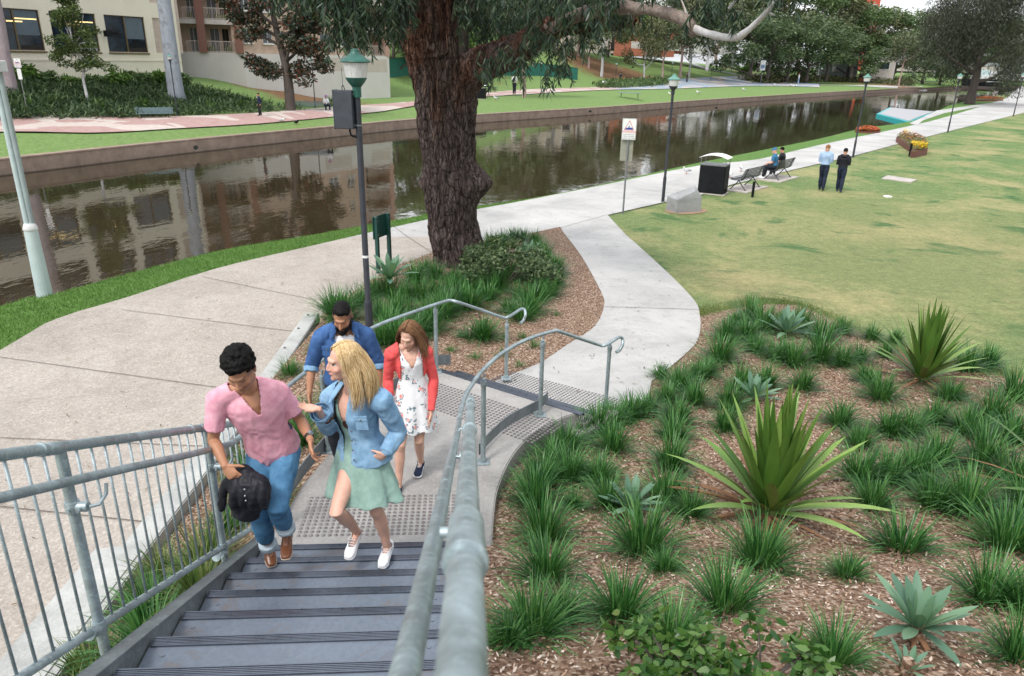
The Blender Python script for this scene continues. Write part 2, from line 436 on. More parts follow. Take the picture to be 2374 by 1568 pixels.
# grass verge between walk and water
vb = [(p.x, p.y) for p in bank if p.y < 130]; rv = [q for q in walk_riv if q[1] < 130]
verge = vb + rv[::-1]
o = drape('grass_verge', verge, near_h, .004, xs, ys, M_BANK); tag(o, kind='structure')
o = drape('riverside_walk', plz, near_h, .02, xs, ys, [M_AGG, M_CONC])
for f in o.data.polygons:
    if f.center.x > -1.0 or f.center.y > 20: f.material_index = 1
tag(o, kind='structure')
# branch path from the steps down to the walk
bl = spline([G(x, y, z) for x, y, z in [(1298, 528, 0), (1345, 588, .18), (1392, 675, .32), (1400, 712, .36), (1378, 760, .42), (1315, 805, .45), (1255, 845, .5)]], 5)
br = spline([G(x, y, z) for x, y, z in [(1408, 500, 0), (1502, 590, .15), (1600, 690, .3), (1622, 735, .38), (1618, 790, .42), (1585, 832, .45), (1510, 890, .52)]], 5)
branch = [(p.x, p.y) for p in bl] + [(-.25, 9.25), (1.0, 8.0), (1.7, 8.3)] + [(p.x, p.y) for p in br][::-1]
o = drape('branch_path', branch, near_h, .03, xs, ys, M_CONC); tag(o, kind='structure')
# planted beds (mulch)
isl = [(p.x, p.y) for p in bl] + [(-.25, 9.25), (-.95, 8.85)] + [(-1.85, 6.8), (-1.95, 4.9), (-1.95, 1.0), (-3.3, 1.0), (-3.3, 12.2)] + P([(737, 728), (762, 712), (820, 675), (905, 625), (960, 607)], .15) + [(-1.9, 18.4)] + P([(1125, 560), (1180, 545)], .1)
o = drape('mulch_ground', isl, near_h, .024, xs, ys, M_MULCH); tag(o, kind='structure')
gard_edge = [G(x, y, z) for x, y, z in [(1510, 890, .52), (1585, 832, .45), (1618, 790, .42), (1622, 735, .38), (1660, 722, .4), (1760, 700, .4), (1850, 700, .42), (1950, 742, .45), (2060, 800, .5), (2170, 860, .5), (2374, 880, .5)]]
gard = [(p.x, p.y) for p in gard_edge] + [(14, 10.4), (14, -2), (-.45, -2), (-.45, 5.0), (-.35, 6.3), (.2, 7.1), (.8, 7.3), (1.7, 8.2)]
o = drape('garden_bed_ground', gard, near_h, .016, xs, ys, M_MULCH); tag(o, kind='structure')

# saw cut joints in the walk
mb = MB()
for (a, b, z) in [((470, 645), (735, 700), 0), ((285, 722), (700, 775), 0), ((0, 832), (520, 905), 0), ((0, 1020), (480, 1040), 0), ((0, 1180), (330, 1215), 0), ((905, 520), (1000, 600), 0), ((1296, 532), (1408, 500), 0.0), ((1405, 715), (1622, 722), .36)]:
    p, q = G(*a, z), G(*b, z); n = max(2, int((q - p).length / .4)); sd = (q - p).cross(V((0, 0, 1))).normalized() * .007
    for i in range(n):
        u0 = p.lerp(q, i / n); u1 = p.lerp(q, (i + 1) / n)
        mb.add([V((k.x, k.y, near_h(k.x, k.y) + .036)) for k in (u0 - sd, u0 + sd, u1 + sd, u1 - sd)], [(0, 1, 2, 3)])
tag(mb.build('path_joints', M_JOINT), kind='structure')

# ---------------------------------------------------------------- water
def water_mat():
    t = NT('river_water'); co = t.coord('pos', (1.0, .55, 1), (0, 0, -.55))
    n1 = t.noise(co, 1.1, 3, .5, .6); n2 = t.noise(co, 3.2, 3, .55, .8); n3 = t.noise(t.coord('pos', (1, .35, 1), (0, 0, -.6)), .25, 2, .5)
    h = t.math('ADD', t.math('MULTIPLY', n1, 1.0), t.math('MULTIPLY', n2, .26)); h = t.math('MULTIPLY', h, t.ramp(n3, [(.35, .35), (.65, 1.0)]))
    t.bump(h, .32, .038)
    return t.fin(t.ramp(n3, [(.3, (.026, .019, .010)), (.7, (.040, .030, .016))]), .012, 0, IOR=1.6, Specular_IOR_Level=.9)
wp = [(-150, -40), (-8, -40), (-8, 8), (0, 26), (40, 76), (66, 112), (115, 168), (400, 420), (700, 420), (700, 700), (150, 270), (112.7, 231), (67, 178), (33, 136), (11, 106), (-4, 88), (-16, 71), (-26, 55), (-32, 42), (-60, 42), (-150, 42)]
mb = MB(); mb.add([(x, y, WZ) for x, y in [(-160, -60), (900, -60), (900, 700), (-160, 700)]], [(0, 1, 2, 3)])
tag(mb.build('river_water', water_mat()), kind='structure')
mb = MB(); mb.add([(x, y, -4) for x, y in [(-1500, -1500), (2500, -1500), (2500, 2500), (-1500, 2500)]], [(0, 1, 2, 3)])
tag(mb.build('base_ground', M_FAR), kind='structure')

# ---------------------------------------------------------------- far bank
SD_DIRT = []
def blob(px, py, rx, ry, st=1.0, z=None):
    p = FT(px, py) if z is None else G(px, py, z); SD_DIRT.append((p.x, p.y, rx, ry, st))
def far_bank():
    ss = []; s = 0.0
    smax = CUM[-1]
    while s < smax:
        ss.append(s); s += 1.8 if s < S_(1400, 265) else 4.0
    ds = [0, .25, 1, 2, 3.2, 4.5, 6, 7, 8, 9, 10, 11, 12.5, 14, 16, 18, 20, 22, 24, 26, 29, 32, 36, 40, 46, 54, 62, 70, 80, 95, 115, 140, 180, 240, 320, 450, 700]
    # smoothed normals
    def pos(s):
        for i in range(len(CUM) - 1):
            if s <= CUM[i + 1]: break
        t = (s - CUM[i]) / (CUM[i + 1] - CUM[i]); return FWL[i].lerp(FWL[i + 1], t)
    mb = MB(); nd = len(ds)
    for s in ss:
        p = pos(s); q = pos(min(smax, s + 14)) - pos(max(0, s - 14)); nn = V((-q.y, q.x)).normalized()
        for d in ds:
            c = p + nn * d; mb.v.append((c.x, c.y, far_h(c.x, c.y) if d > 0 else -1.0))
    for i in range(len(ss) - 1):
        for k in range(nd - 1):
            a = i * nd + k; mb.f.append((a, a + nd, a + nd + 1, a + 1)); mb.m.append(0)
    o = mb.build('far_lawn', M_FAR, smooth=True)
    at = o.data.attributes.new('dirt', 'FLOAT', 'POINT'); vals = []
    for v in o.data.vertices:
        f = 0
        for (x, y, rx, ry, st) in SD_DIRT:
            e = ((v.co.x - x) / rx) ** 2 + ((v.co.y - y) / ry) ** 2
            f = max(f, st * math.exp(-e * .7))
        vals.append(f)
    at.data.foreach_set('value', vals)
    return tag(o, kind='structure')
for b in [(670, 215, 8, 5, 1.0), (600, 200, 5, 4, .7), (1400, 160, 14, 12, 1.0), (1360, 140, 12, 12, 1.0), (1450, 165, 9, 8, .8), (1640, 140, 8, 8, .9), (1700, 160, 8, 7, .9), (1790, 178, 10, 8, .8), (820, 215, 6, 6, .6), (1950, 190, 20, 8, 1.0), (2080, 200, 20, 8, .9), (1700, 150, 12, 12, .8), (1150, 190, 12, 12, .4),
          (250, 225, 9, 5, .6), (100, 262, 8, 3, .9), (560, 235, 5, 3, .5)]: blob(*b)
far_bank()
# river wall on the far side
mb = MB(); FW3 = spline([(p.x, p.y, 0) for p in FWL], 5); n = len(FW3)
for i, p in enumerate(FW3):
    q = FW3[min(i + 1, n - 1)] - FW3[max(i - 1, 0)]; nn = V((-q.y, q.x, 0)).normalized()
    for d, z in ((-.05, -3), (-.05, -1.02), (-.09, -1.0), (-.09, -.92), (.4, -.90), (.4, -1.5)): mb.v.append((p.x + nn.x * d, p.y + nn.y * d, z))
for i in range(n - 1):
    for k in range(5): mb.f.append((6 * i + k, 6 * i + k + 6, 6 * i + k + 7, 6 * i + k + 1)); mb.m.append(0)
def rwall():
    t = NT('river_wall_concrete'); co = t.coord('pos', (1, 1, 1)); nz = t.noise(co, 1.2, 6, .7)
    z = t.n('ShaderNodeSeparateXYZ'); t.l(co, z.inputs[0])
    col = t.ramp(nz, [(.3, (.19, .135, .105)), (.7, (.34, .255, .20))])
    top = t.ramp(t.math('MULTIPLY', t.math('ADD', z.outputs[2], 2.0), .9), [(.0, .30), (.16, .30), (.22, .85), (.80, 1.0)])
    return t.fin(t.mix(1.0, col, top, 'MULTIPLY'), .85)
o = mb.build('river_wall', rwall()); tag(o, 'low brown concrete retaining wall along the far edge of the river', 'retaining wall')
mb = MB()   # drain outlets
for (x, y) in ((455, 342), (1368, 258), (1660, 250)):
    c = G(x, y, -1.25); s, d = far_sd(c.x, c.y)
    mb.tube([c + V((.05, -.25, 0)), c + V((-.05, .1, 0))], .14, 14)
m_black = m_var('matte_black', (.012, .012, .012), .8, .2)
k = mb.build('drain_outlet', m_black, parent=o)

# far path : strip 3.6 m wide following the pixels of its two edges
fpn = [(0, 309), (200, 303), (400, 290), (600, 277), (790, 262), (950, 248), (1100, 228), (1240, 219), (1400, 210), (1560, 207), (1750, 200), (1900, 203)]
fpf = [(0, 281), (200, 279), (400, 273), (600, 264), (790, 249), (950, 238), (1100, 219), (1240, 208), (1400, 203), (1560, 195), (1750, 189), (1900, 195)]
a = [G(x, y, PZ) for x, y in fpn]; b = [G(x, y, PZ) for x, y in fpf]
fpoly = [(a[0].x - 20, a[0].y - 14)] + [(p.x, p.y) for p in spline(a, 3)] + [(p.x, p.y) for p in spline(b, 3)][::-1] + [(b[0].x - 20, b[0].y - 14)]
def fpath_mat():
    t = NT('patterned_path'); co = t.coord('pos')
    n1 = t.noise(co, .16, 2, .4, 1.6); n2 = t.noise(co, 2.5, 4, .6)
    red = t.ramp(n2, [(.3, (.33, .205, .19)), (.7, (.42, .28, .26))]); pale = t.ramp(n2, [(.3, (.44, .37, .33)), (.7, (.53, .47, .43))])
    x = t.n('ShaderNodeSeparateXYZ'); t.l(co, x.inputs[0])
    col = t.mix(t.ramp(n1, [(.49, 0.0), (.5, 1.0)]), red, pale)
    blue = t.mix(t.ramp(n1, [(.54, 0.0), (.55, 1.0)]), (.25, .31, .38), pale)
    col = t.mix(t.ramp(t.math('MULTIPLY', x.outputs[0], .01), [(.17, 0.0), (.20, 1.0)]), col, blue)
    return t.fin(col, .85)
o = drape('far_path', fpoly, far_h, .10, fr(-60, 200, 1.5), fr(30, 300, 1.5), fpath_mat()); tag(o, kind='structure')
# side path climbing the hill
hp = [FT(x, y) for x, y in [(2150, 203), (1950, 199), (1830, 193), (1760, 184), (1690, 170), (1610, 150), (1560, 135), (1500, 112), (1475, 104)]]
mb = MB(); n = len(hp)
hp = spline(hp, 8)
for i, p in enumerate(hp):
    q = hp[min(i + 1, len(hp) - 1)] - hp[max(i - 1, 0)]; nn = V((-q.y, q.x, 0)).normalized() * 1.5
    for s_ in (-1, 1):
        c = p + nn * s_; mb.v.append((c.x, c.y, far_h(c.x, c.y) + .09))
for i in range(len(hp) - 1): mb.f.append((2 * i, 2 * i + 1, 2 * i + 3, 2 * i + 2)); mb.m.append(0)
tag(mb.build('hill_path', M_CONC), kind='structure')
# ---------------------------------------------------------------- stair materials
def galv(name='galvanised_steel', c=(.30, .36, .38), rough=.42, metal=.55):
    t = NT(name); co = t.coord('obj'); n1 = t.noise(co, 5, 6, .7, .5); n2 = t.noise(co, 42, 3, .7)
    col = t.ramp(n1, [(.3, sc3(c, .72)), (.5, c), (.72, sc3(c, 1.45))])
    col = t.mix(t.ramp(n2, [(.52, 0.0), (.72, .6)]), col, sc3(c, 1.8)); wv_ = t.noise(t.coord('obj', (1, 1, 1), (.7, .3, 0)), 14, 5, .75, 2.0); col = t.mix(t.ramp(wv_, [(.55, 0.0), (.66, .45)]), col, sc3(c, .55))
    br = t.noise(co, 1.7, 5, .7)
    col = t.mix(t.ramp(br, [(.60, 0.0), (.75, .35)]), col, (.16, .11, .11))
    t.bump(n2, .15, .002)
    return t.fin(col, t.ramp(n1, [(.3, rough - .1), (.7, rough + .15)]), metal)
M_GALV = galv()
M_GALVD = galv('weathered_flange_steel', (.17, .19, .20), .5, .4)
def tread_mat():
    t = NT('painted_tread_steel'); co = t.coord('pos'); n1 = t.noise(co, 2.6, 8, .72, .8); n2 = t.noise(co, 30, 4, .8)
    col = t.ramp(n2, [(.3, (.115, .14, .18)), (.7, (.165, .195, .24))])
    f = t.math('ADD', t.math('MULTIPLY', n1, .8), t.math('MULTIPLY', n2, .2))
    col = t.mix(t.ramp(f, [(.52, 0.0), (.60, .7)]), col, (.15, .125, .115))
    col = t.mix(t.ramp(t.noise(co, 7, 7, .8, 1.0), [(.62, 0.0), (.68, .55)]), col, (.065, .06, .06))
    col = t.mix(t.ramp(t.noise(t.coord('pos', (1, 1, 1), (.4, 0, 0)), 3.1, 5, .7), [(.70, 0.0), (.715, .8)]), col, (.30, .34, .37))
    t.bump(n2, .25, .002)
    return t.fin(col, t.ramp(n1, [(.4, .34), (.6, .62)]), .15)
M_TREAD = tread_mat()
M_NOSE = m_var('nosing_aluminium', (.15, .17, .21), .3, .12, 18, metal=.7); M_GAP = m_var('nosing_gap', (.02, .022, .03), .5, .3, 18)
M_STUD = m_var('stainless_stud', (.25, .225, .225), .33, .25, 30, metal=.75)
M_STUDD = m_var('grey_stud', (.135, .12, .125), .55, .25, 30, metal=.1)

# ---------------------------------------------------------------- staircase
TH = R_(4.0); E1 = V((math.cos(TH), math.sin(TH), 0)); E2 = V((-math.sin(TH), math.cos(TH), 0))
RN, TN, WID = .164, .373, 1.50
N1 = V((-.44, 4.92, .95 + RN))
RZ = Matrix.Rotation(TH, 3, 'Z')
def nos(k): return N1 - E2 * TN * (k - 1) + V((0, 0, RN * (k - 1)))
def stair_h(Y): return N1.z + (N1.y - Y) / TN * RN
ST = empty('staircase', (N1.x - .75, N1.y, .95)); tag(ST, 'grey painted steel staircase with ribbed nosings coming down to the landing', 'staircase')
def rel(par, p): return V(p) - par.location
def ps(mb, par):
    l = par.location; mb.v = [(a - l.x, b - l.y, c - l.z) for a, b, c in mb.v]; return mb
for k in range(1, 15):
    c = nos(k) - E1 * WID / 2
    mb = MB(); mb.box(c - E2 * (TN / 2 + .01) - V((0, 0, .006)), (WID, TN + .02, .012), mat=RZ)
    mb.box(c - V((0, 0, RN / 2 + .01)) - E2 * .012, (WID, .01, RN - .02), mat=RZ)
    for sx in (-1, 1): mb.tube([c + E1 * sx * .66 - E2 * .12 + V((0, 0, -.002)), c + E1 * sx * .66 - E2 * .12 + V((0, 0, .004))], .011, 10)
    tr = ps(mb, ST).build('tread', M_TREAD, ST)
    mb = MB()
    for j in range(6): mb.box(c - E2 * (.006 + j * .0105) + V((0, 0, .004)), (WID - .01, .0055, .009 if j not in (0, 5) else .012), mat=RZ)
    mb.mi = 1; mb.box(c - E2 * .032 + V((0, 0, .0012)), (WID - .012, .062, .0022), mat=RZ); mb.mi = 0
    mb.box(c + E2 * .003 - V((0, 0, .012)), (WID - .01, .006, .03), mat=RZ)
    ps(mb, ST).build('nosing_strip', [M_NOSE, M_GAP], tr)
SLP = (E2 * TN - V((0, 0, RN))).normalized(); SN = SLP.cross(E1).normalized() * -1
if SN.z < 0: SN = -SN
MS = Matrix((E1, SLP, SN)).transposed()
for sx, nm in ((-1, 'stringer'), (1, 'stringer')):
    mb = MB(); off = -WID - .012 if sx < 0 else .012
    a = nos(1) + E1 * off + SLP * .16; b = nos(15) + E1 * off; L = (a - b).length; m = (a + b) / 2
    up = .035 if sx < 0 else -.02
    mb.box(m + SN * (up - .14) + E1 * sx * .006, (.012, L, .28), mat=MS)
    mb.box(m + SN * (up + .006) + E1 * sx * .036, (.085, L, .012), mat=MS)
    mb.box(m + SN * (up - .286) + E1 * sx * .036, (.085, L, .012), mat=MS)
    ps(mb, ST).build(nm, M_GALVD, ST)

# ---------------------------------------------------------------- landing with kerb
A_, B_ = V((.98, 7.50)), V((-.93, 8.80)); NF = V((.563, .827))
ld_edge_r = [(p.x, p.y) for p in spline([(-.13, 4.97, 0), (-.13, 5.5, 0), (-.10, 6.0, 0), (.04, 6.62, 0), (.27, 7.10, 0), (.62, 7.50, 0)], 6)]
ld = [(-2.02, 4.82)] + ld_edge_r + [(.80, 7.62)] + [(B_.x, B_.y), (-1.05, 8.72), (-1.45, 7.9), (-1.78, 6.9), (-1.95, 6.0)]
ld = ld[::-1]
mb = MB(); mb.prism(ld[::-1], .2, .95)
lo = mb.build('landing', [M_CONC2]); lo['label'] = 'grey concrete landing slab with a curved edge at the foot of the metal stairs'; lo['category'] = 'landing'
bm = bmesh.new(); bm.from_mesh(lo.data); bmesh.ops.bevel(bm, geom=[e for e in bm.edges if all(v.co.z > .9 for v in e.verts)], offset=.012, segments=2, affect='EDGES'); bm.to_mesh(lo.data); bm.free()
a, b = V((.86, 7.60)), B_
st = [(a.x, a.y), (a.x + NF.x * .36, a.y + NF.y * .36), (b.x + NF.x * .36, b.y + NF.y * .36), (b.x, b.y)]
mb = MB(); mb.prism(st, .2, .80); s2 = mb.build('lower_step', M_CONC2, lo)
ang = math.atan2((a - b).y, (a - b).x); RF = Matrix.Rotation(ang, 3, 'Z')
for (off, z, nm) in ((0.0, .95, 1), (.36, .80, 2)):
    mb = MB(); c = (a + b) / 2 + NF * off; L = (a - b).length; mb.mi = 0
    for j in range(6): mb.box(V((c.x - NF.x * (.012 + j * .013), c.y - NF.y * (.012 + j * .013), z + .004)), (L - .02, .009, .009), mat=RF)
    mb.box(V((c.x - NF.x * .045, c.y - NF.y * .045, z + .0015)), (L - .02, .085, .003), mat=RF)
    mb.box(V((c.x + NF.x * .004, c.y + NF.y * .004, z - .02)), (L - .02, .006, .04), mat=RF)
    mb.build('nosing_strip', M_NOSE, lo)
# low kerb between step and garden on the right
mb = MB(); k1 = [(.62, 7.49), (.80, 7.64), (1.0, 7.86), (1.22, 8.16), (1.34, 8.08), (1.12, 7.78), (.92, 7.55), (.72, 7.36)]
mb.prism(k1[::-1], .3, .74); mb.build('kerb', M_CONC2, lo)

def studs(name, label, o, ex, ey, nx, ny, z, mat, sp=.052, r=.0175, zf=None, clip=None):
    mb = MB()
    for i in range(nx):
        for j in range(ny):
            p = V(o) + V(ex) * (i * sp) + V(ey) * ((j + .0) * sp)
            if clip and not clip(p): continue
            zz = z if zf is None else zf(p.x, p.y) + .03
            mb.lathe([(r, 0), (r * .93, .004), (r * .6, .0065), (r * .1, .007)], (p.x, p.y, zz), 10)
    o_ = mb.build(name, mat, smooth=True); return tag(o_, label, 'tactile paving')
o1 = G(692, 1243, .95); clipL = lambda p: True
studs('tactile_paving', 'shiny silver round studs on the landing just before the bottom stair', (o1.x, o1.y, 0), E1, E2, 28, 12, .9503, M_STUD, clip=lambda p: p.x < -.20 and not (p.x > -.30 and False))
ex = V(((a - b).x, (a - b).y, 0)).normalized(); ey = V((-NF.x, -NF.y, 0))
studs('tactile_paving', 'dull grey round studs on the landing inside the far nosing strip', V((b.x, b.y, 0)) + ey * .38 + ex * .02, ex, ey, 42, 12, .9503, M_STUDD, r=.018,
      clip=lambda p: p.x < .60 + (p.y - 7.3) * .6 and p.x < (p.y - 6.62) * .85 + .05 and p.x > -1.5 + (p.y - 8) * .3)
studs('tactile_paving', 'dull grey round studs on the branch path below the lowest step', V((b.x, b.y, 0)) - ey * .66 + ex * .25, ex, -ey, 40, 12, .6, M_STUDD, r=.018, zf=near_h, clip=lambda p: p.x < 1.5 and p.x > -.35)

# ---------------------------------------------------------------- low wall beside the walk
mb = MB(); z = .46
q = [G(702, 725, z), G(624, 870, z), G(476, 1063, z), G(310, 1276, z), G(160, 1500, z)]
dx = .27
L0 = [(p.x, p.y) for p in q]; L0 = [(lerp(-3.66, p[0], .35), p[1]) for p in L0]
L0.append((L0[-1][0], 1.0))
Rr = [(p[0] + dx, p[1]) for p in L0]; Rr[0] = (Rr[0][0] - .02, Rr[0][1])
mb.prism(L0 + Rr[::-1], -.1, z)
wl = mb.build('low_wall', M_WALLC); tag(wl, 'low pale concrete wall edging the riverside walk left of the stairs', 'low wall')
mb = MB(); w2 = [G(233, 1271, z + .02), G(0, 1510, z + .02)]; xL = (w2[0].x + w2[1].x) / 2
mb.prism([(xL, w2[0].y), (xL, 1.0), (xL + .42, 1.0), (xL + .42, w2[0].y - .02), (xL + .2, w2[0].y + .05)][::-1], -.1, z + .012); mb.build('wall_block', M_WALLC, wl)
mb = MB()
for t_ in (.05, .3, .62): 
    p = V((lerp(L0[0][0], L0[1][0], t_) + .08, lerp(L0[0][1], L0[1][1], t_), z)); mb.lathe([(.022, -.005), (.022, .01), (.012, .018), (.002, .02)], p, 8)
mb.build('bolt', M_GALVD, wl)
for o_ in (wl,) + tuple(wl.children[:1]):
    bm = bmesh.new(); bm.from_mesh(o_.data); bmesh.ops.bevel(bm, geom=[e for e in bm.edges if all(v.co.z > .4 for v in e.verts)], offset=.012, segments=2, affect='EDGES'); bm.to_mesh(o_.data); bm.free()

# ---------------------------------------------------------------- railings
def collar(mb, c, d, r, L=.05):
    d = V(d).normalized(); mb.tube([V(c) - d * L / 2, V(c) - d * (L / 2 - .006), V(c) + d * (L / 2 - .006), V(c) + d * L / 2], [r * .94, r, r, r * .94], 18)
def set_screw(mb, c, d): mb.tube([V(c), V(c) + V(d).normalized() * .014], .009, 8)
def post(par, base, top, r=.0245, flange=True, collars=()):
    mb = MB(); base, top = V(base), V(top); mb.tube([base, top], r, 18)
    if flange: mb.box(base + V((0, 0, .006)), (.13, .13, .012), rz=TH, bev=.004); collar(mb, base + V((0, 0, .03)), (0, 0, 1), r * 1.3, .05)
    for t_ in collars: collar(mb, base.lerp(top, t_), (0, 0, 1), r * 1.35, .07)
    return ps(mb, par).build('post', M_GALV, par, smooth='auto')
# right: stair guard (top rail close to the lens)
RG = empty('guard_railing', (-.3, 5.0, .95)); tag(RG, 'thick galvanised top rail with sleeve fittings close to the camera, right of the stairs', 'railing')
T0, T1 = V((-.012, .05, 4.43)), V((-.315, 5.2, 2.255))
T = lambda Y: T0.lerp(T1, (Y - T0.y) / (T1.y - T0.y))
mb = MB(); mb.tube([T(-.35), T(5.2)], .0242, 28)
dT = (T1 - T0).normalized()
mb.tube([T(.86), T(.87), T(1.06), T(1.075)], [.0285, .0305, .0305, .0285], 28); collar(mb, T(.84), dT, .0335, .022)
collar(mb, T(1.00) + V((-.027, 0, 0)), (1, 0, 0), .009, .03)
for Y in (2.75, 4.2, 4.75): collar(mb, T(Y), dT, .031, .10); collar(mb, T(Y - .05), dT, .033, .015)
mb.tube([T(5.17), T(5.2), T(5.22)], [.028, .028, .02], 20)
ps(mb, RG).build('top_rail', M_GALV, RG, smooth='auto')
for Y in (.97, 2.75, 4.2):
    t = T(Y); post(RG, (t.x + .005, t.y, stair_h(Y) - .12), (t.x, t.y, t.z - .01), flange=False)
t = T(4.95); post(RG, (t.x + .01, t.y, .95), (t.x, t.y, t.z - .02), collars=(.72,))
mb = MB(); b0, b1 = T(.1) - V((0, 0, 1.0)), T(4.9) - V((0, 0, 1.0)); mb.tube([b0, b1], .021, 16); ps(mb, RG).build('bottom_rail', M_GALV, RG, smooth='auto')
for Y in [.2 + .125 * i for i in range(37)]:
    t = T(Y); mb = MB(); mb.tube([t - V((0, 0, 1.0)), t], .007, 8); ps(mb, RG).build('baluster', M_GALV, RG, smooth=True)
# right handrail, stairs and curved landing
HR = empty('handrail', (-.3, 6.4, .95)); tag(HR, 'slim galvanised handrail on the right that curves round the landing and ends in a hook', 'railing')
H0, H1 = V((-.085, .05, 4.315)), V((-.375, 4.75, 2.245))
H = lambda Y: H0.lerp(H1, (Y - H0.y) / (H1.y - H0.y))
rp_ = [H(-.35), H(1.2), H(2.4), H(3.6), H(4.5)] + [G(1066, 962, 2.08), G(1076, 925, 2.0), G(1091, 897, 1.95), G(1121, 857, 1.93), G(1167, 817, 1.93), G(1224, 786.6, 1.93)]
pk = G(1284, 768, 1.93); c3 = G(1398, 801, 1.53)
end = [G(1284, 768, 1.93), G(1300, 770, 1.90), G(1350, 787, 1.70), G(1390, 800, 1.54), G(1402, 801, 1.535), G(1420, 791, 1.55), G(1435, 782, 1.56), G(1443, 786, 1.52), G(1443, 799, 1.46), G(1437, 811, 1.40), G(1429, 817, 1.385)]
mb = MB(); path = spline(rp_ + end, 6); mb.tube(path, .0205, 20)
collar(mb, H(.62), H1 - H0, .0212, .003)
ps(mb, HR).build('rail', M_GALV, HR, smooth='auto')
for (px, py, z0, top) in ((1120, 1072, .95, (1121, 862)), (1252, 963, .95, (1255, 783)), (1404, 940, .62, (1412, 801))):
    b_ = G(px, py, z0); zt = 1.90 if z0 > .9 else 1.50
    po = post(HR, b_, (b_.x, b_.y, zt - .07))
    mb = MB(); collar(mb, (b_.x, b_.y, zt - .085), (0, 0, 1), .030, .06); mb.tube([(b_.x, b_.y, zt - .06), (b_.x, b_.y, zt - .03), (b_.x + .01, b_.y + .01, zt + .02)], .011, 10)
    collar(mb, (b_.x, b_.y, zt - .035), (1, 0, 0), .016, .03); ps(mb, HR).build('bracket', M_GALV, HR, smooth='auto')
for Y in (2.9, 4.2):
    t, h = T(Y), H(Y); mb = MB(); mb.tube([(t.x, t.y, t.z - .16), (h.x + .02, h.y, t.z - .16), (h.x, h.y, h.z - .01)], .008, 10)
    collar(mb, (t.x - .035, t.y, t.z - .16), (1, 0, 0), .026, .02); ps(mb, HR).build('bracket', M_GALV, HR, smooth='auto')
# curved toe plate
arc = spline([G(1110, 1060, .95), G(1135, 1030, .95), G(1180, 990, .95), G(1245, 955, .95), G(1268, 935, .95)], 6)
mb = MB(); 
for p in arc: mb.v += [(p.x, p.y, .975), (p.x, p.y, 1.10), (p.x + .008, p.y - .006, 1.10), (p.x + .008, p.y - .006, .975)]
for i in range(len(arc) - 1):
    for k in range(4): mb.f.append((4 * i + k, 4 * i + 4 + k, 4 * i + 4 + (k + 1) % 4, 4 * i + (k + 1) % 4)); mb.m.append(0)
ps(mb, HR).build('toe_plate', M_GALVD, HR)

# left balustrade
PA, PB = V((-2.06, 4.8)), V((-1.945, 2.6))
def GP(px, py, off=0.0):
    d = ray(px, py); n = V((PB.y - PA.y, -(PB.x - PA.x))).normalized()   # plane normal
    c = n.dot(PA) + off * (1 if n.x > 0 else -1)
    t = c / (n.x * d.x + n.y * d.y); return EYE + d * t
BL = empty('balustrade', (-2.04, 4.5, 1.1)); tag(BL, 'galvanised balustrade with thin vertical bars along the left side of the stairs', 'railing')
tr0, tr1 = GP(0, 1056), GP(470, 992); dt = (tr1 - tr0).normalized()
sl = (tr1.z - tr0.z) / (tr1.y - tr0.y)
br0, br1 = GP(60, 1562), GP(598, 1216); db = (br1 - br0).normalized()
TL = lambda Y: tr0 + (tr1 - tr0) * ((Y - tr0.y) / (tr1.y - tr0.y))
BLn = lambda Y: br0 + (br1 - br0) * ((Y - br0.y) / (br1.y - br0.y))
Yend = br1.y
mb = MB(); mb.tube([TL(1.2), TL(Yend)], .0245, 24)
for px, py in ((93, 1043), (441, 996)): collar(mb, GP(px, py), dt, .031, .02)
collar(mb, GP(125, 1040), dt, .029, .12); collar(mb, GP(468, 992), dt, .029, .10); ps(mb, BL).build('top_rail', M_GALV, BL, smooth='auto')
mb = MB(); mb.tube([BLn(1.0), br1], .021, 20)
for px, py in ((222, 1462), (516, 1283)): collar(mb, GP(px, py), db, .029, .09); collar(mb, GP(px - 14, py + 9), db, .031, .014)
ps(mb, BL).build('bottom_rail', M_GALV, BL, smooth='auto')
y1_, y2_ = GP(232, 1455).y, GP(519, 1280).y
for Yp in (y1_, y2_, Yend):
    a_, b_ = BLn(Yp), TL(Yp); mb = MB(); mb.tube([a_ - V((0, 0, .16)), b_ + V((0, 0, 0))], .0245, 20)
    collar(mb, a_, (0, 0, 1), .031, .07); collar(mb, b_ - V((0, 0, .30)), (0, 0, 1), .032, .055)
    hx = .075
    collar(mb, b_ + V((hx * .6, 0, -.30)), (1, 0, 0), .024, .05)
    for q_ in (0, .045): set_screw(mb, b_ + V((q_, -.028, -.30)), (0, -1, 0))
    mb.tube([b_ + V((hx, 0, -.30)), b_ + V((hx + .035, .02, -.30)), b_ + V((hx + .05, .06, -.27)), b_ + V((hx + .05, .075, -.225))], .0085, 10)
    ps(mb, BL).build('post', M_GALV, BL, smooth='auto')
Y = y1_ - .115 * 14
while Y < Yend - .05:
    if min(abs(Y - y1_), abs(Y - y2_)) > .045:
        mb = MB(); mb.tube([BLn(Y), TL(Y)], .0068, 10); ps(mb, BL).build('baluster', M_GALV, BL, smooth=True)
    Y += .115
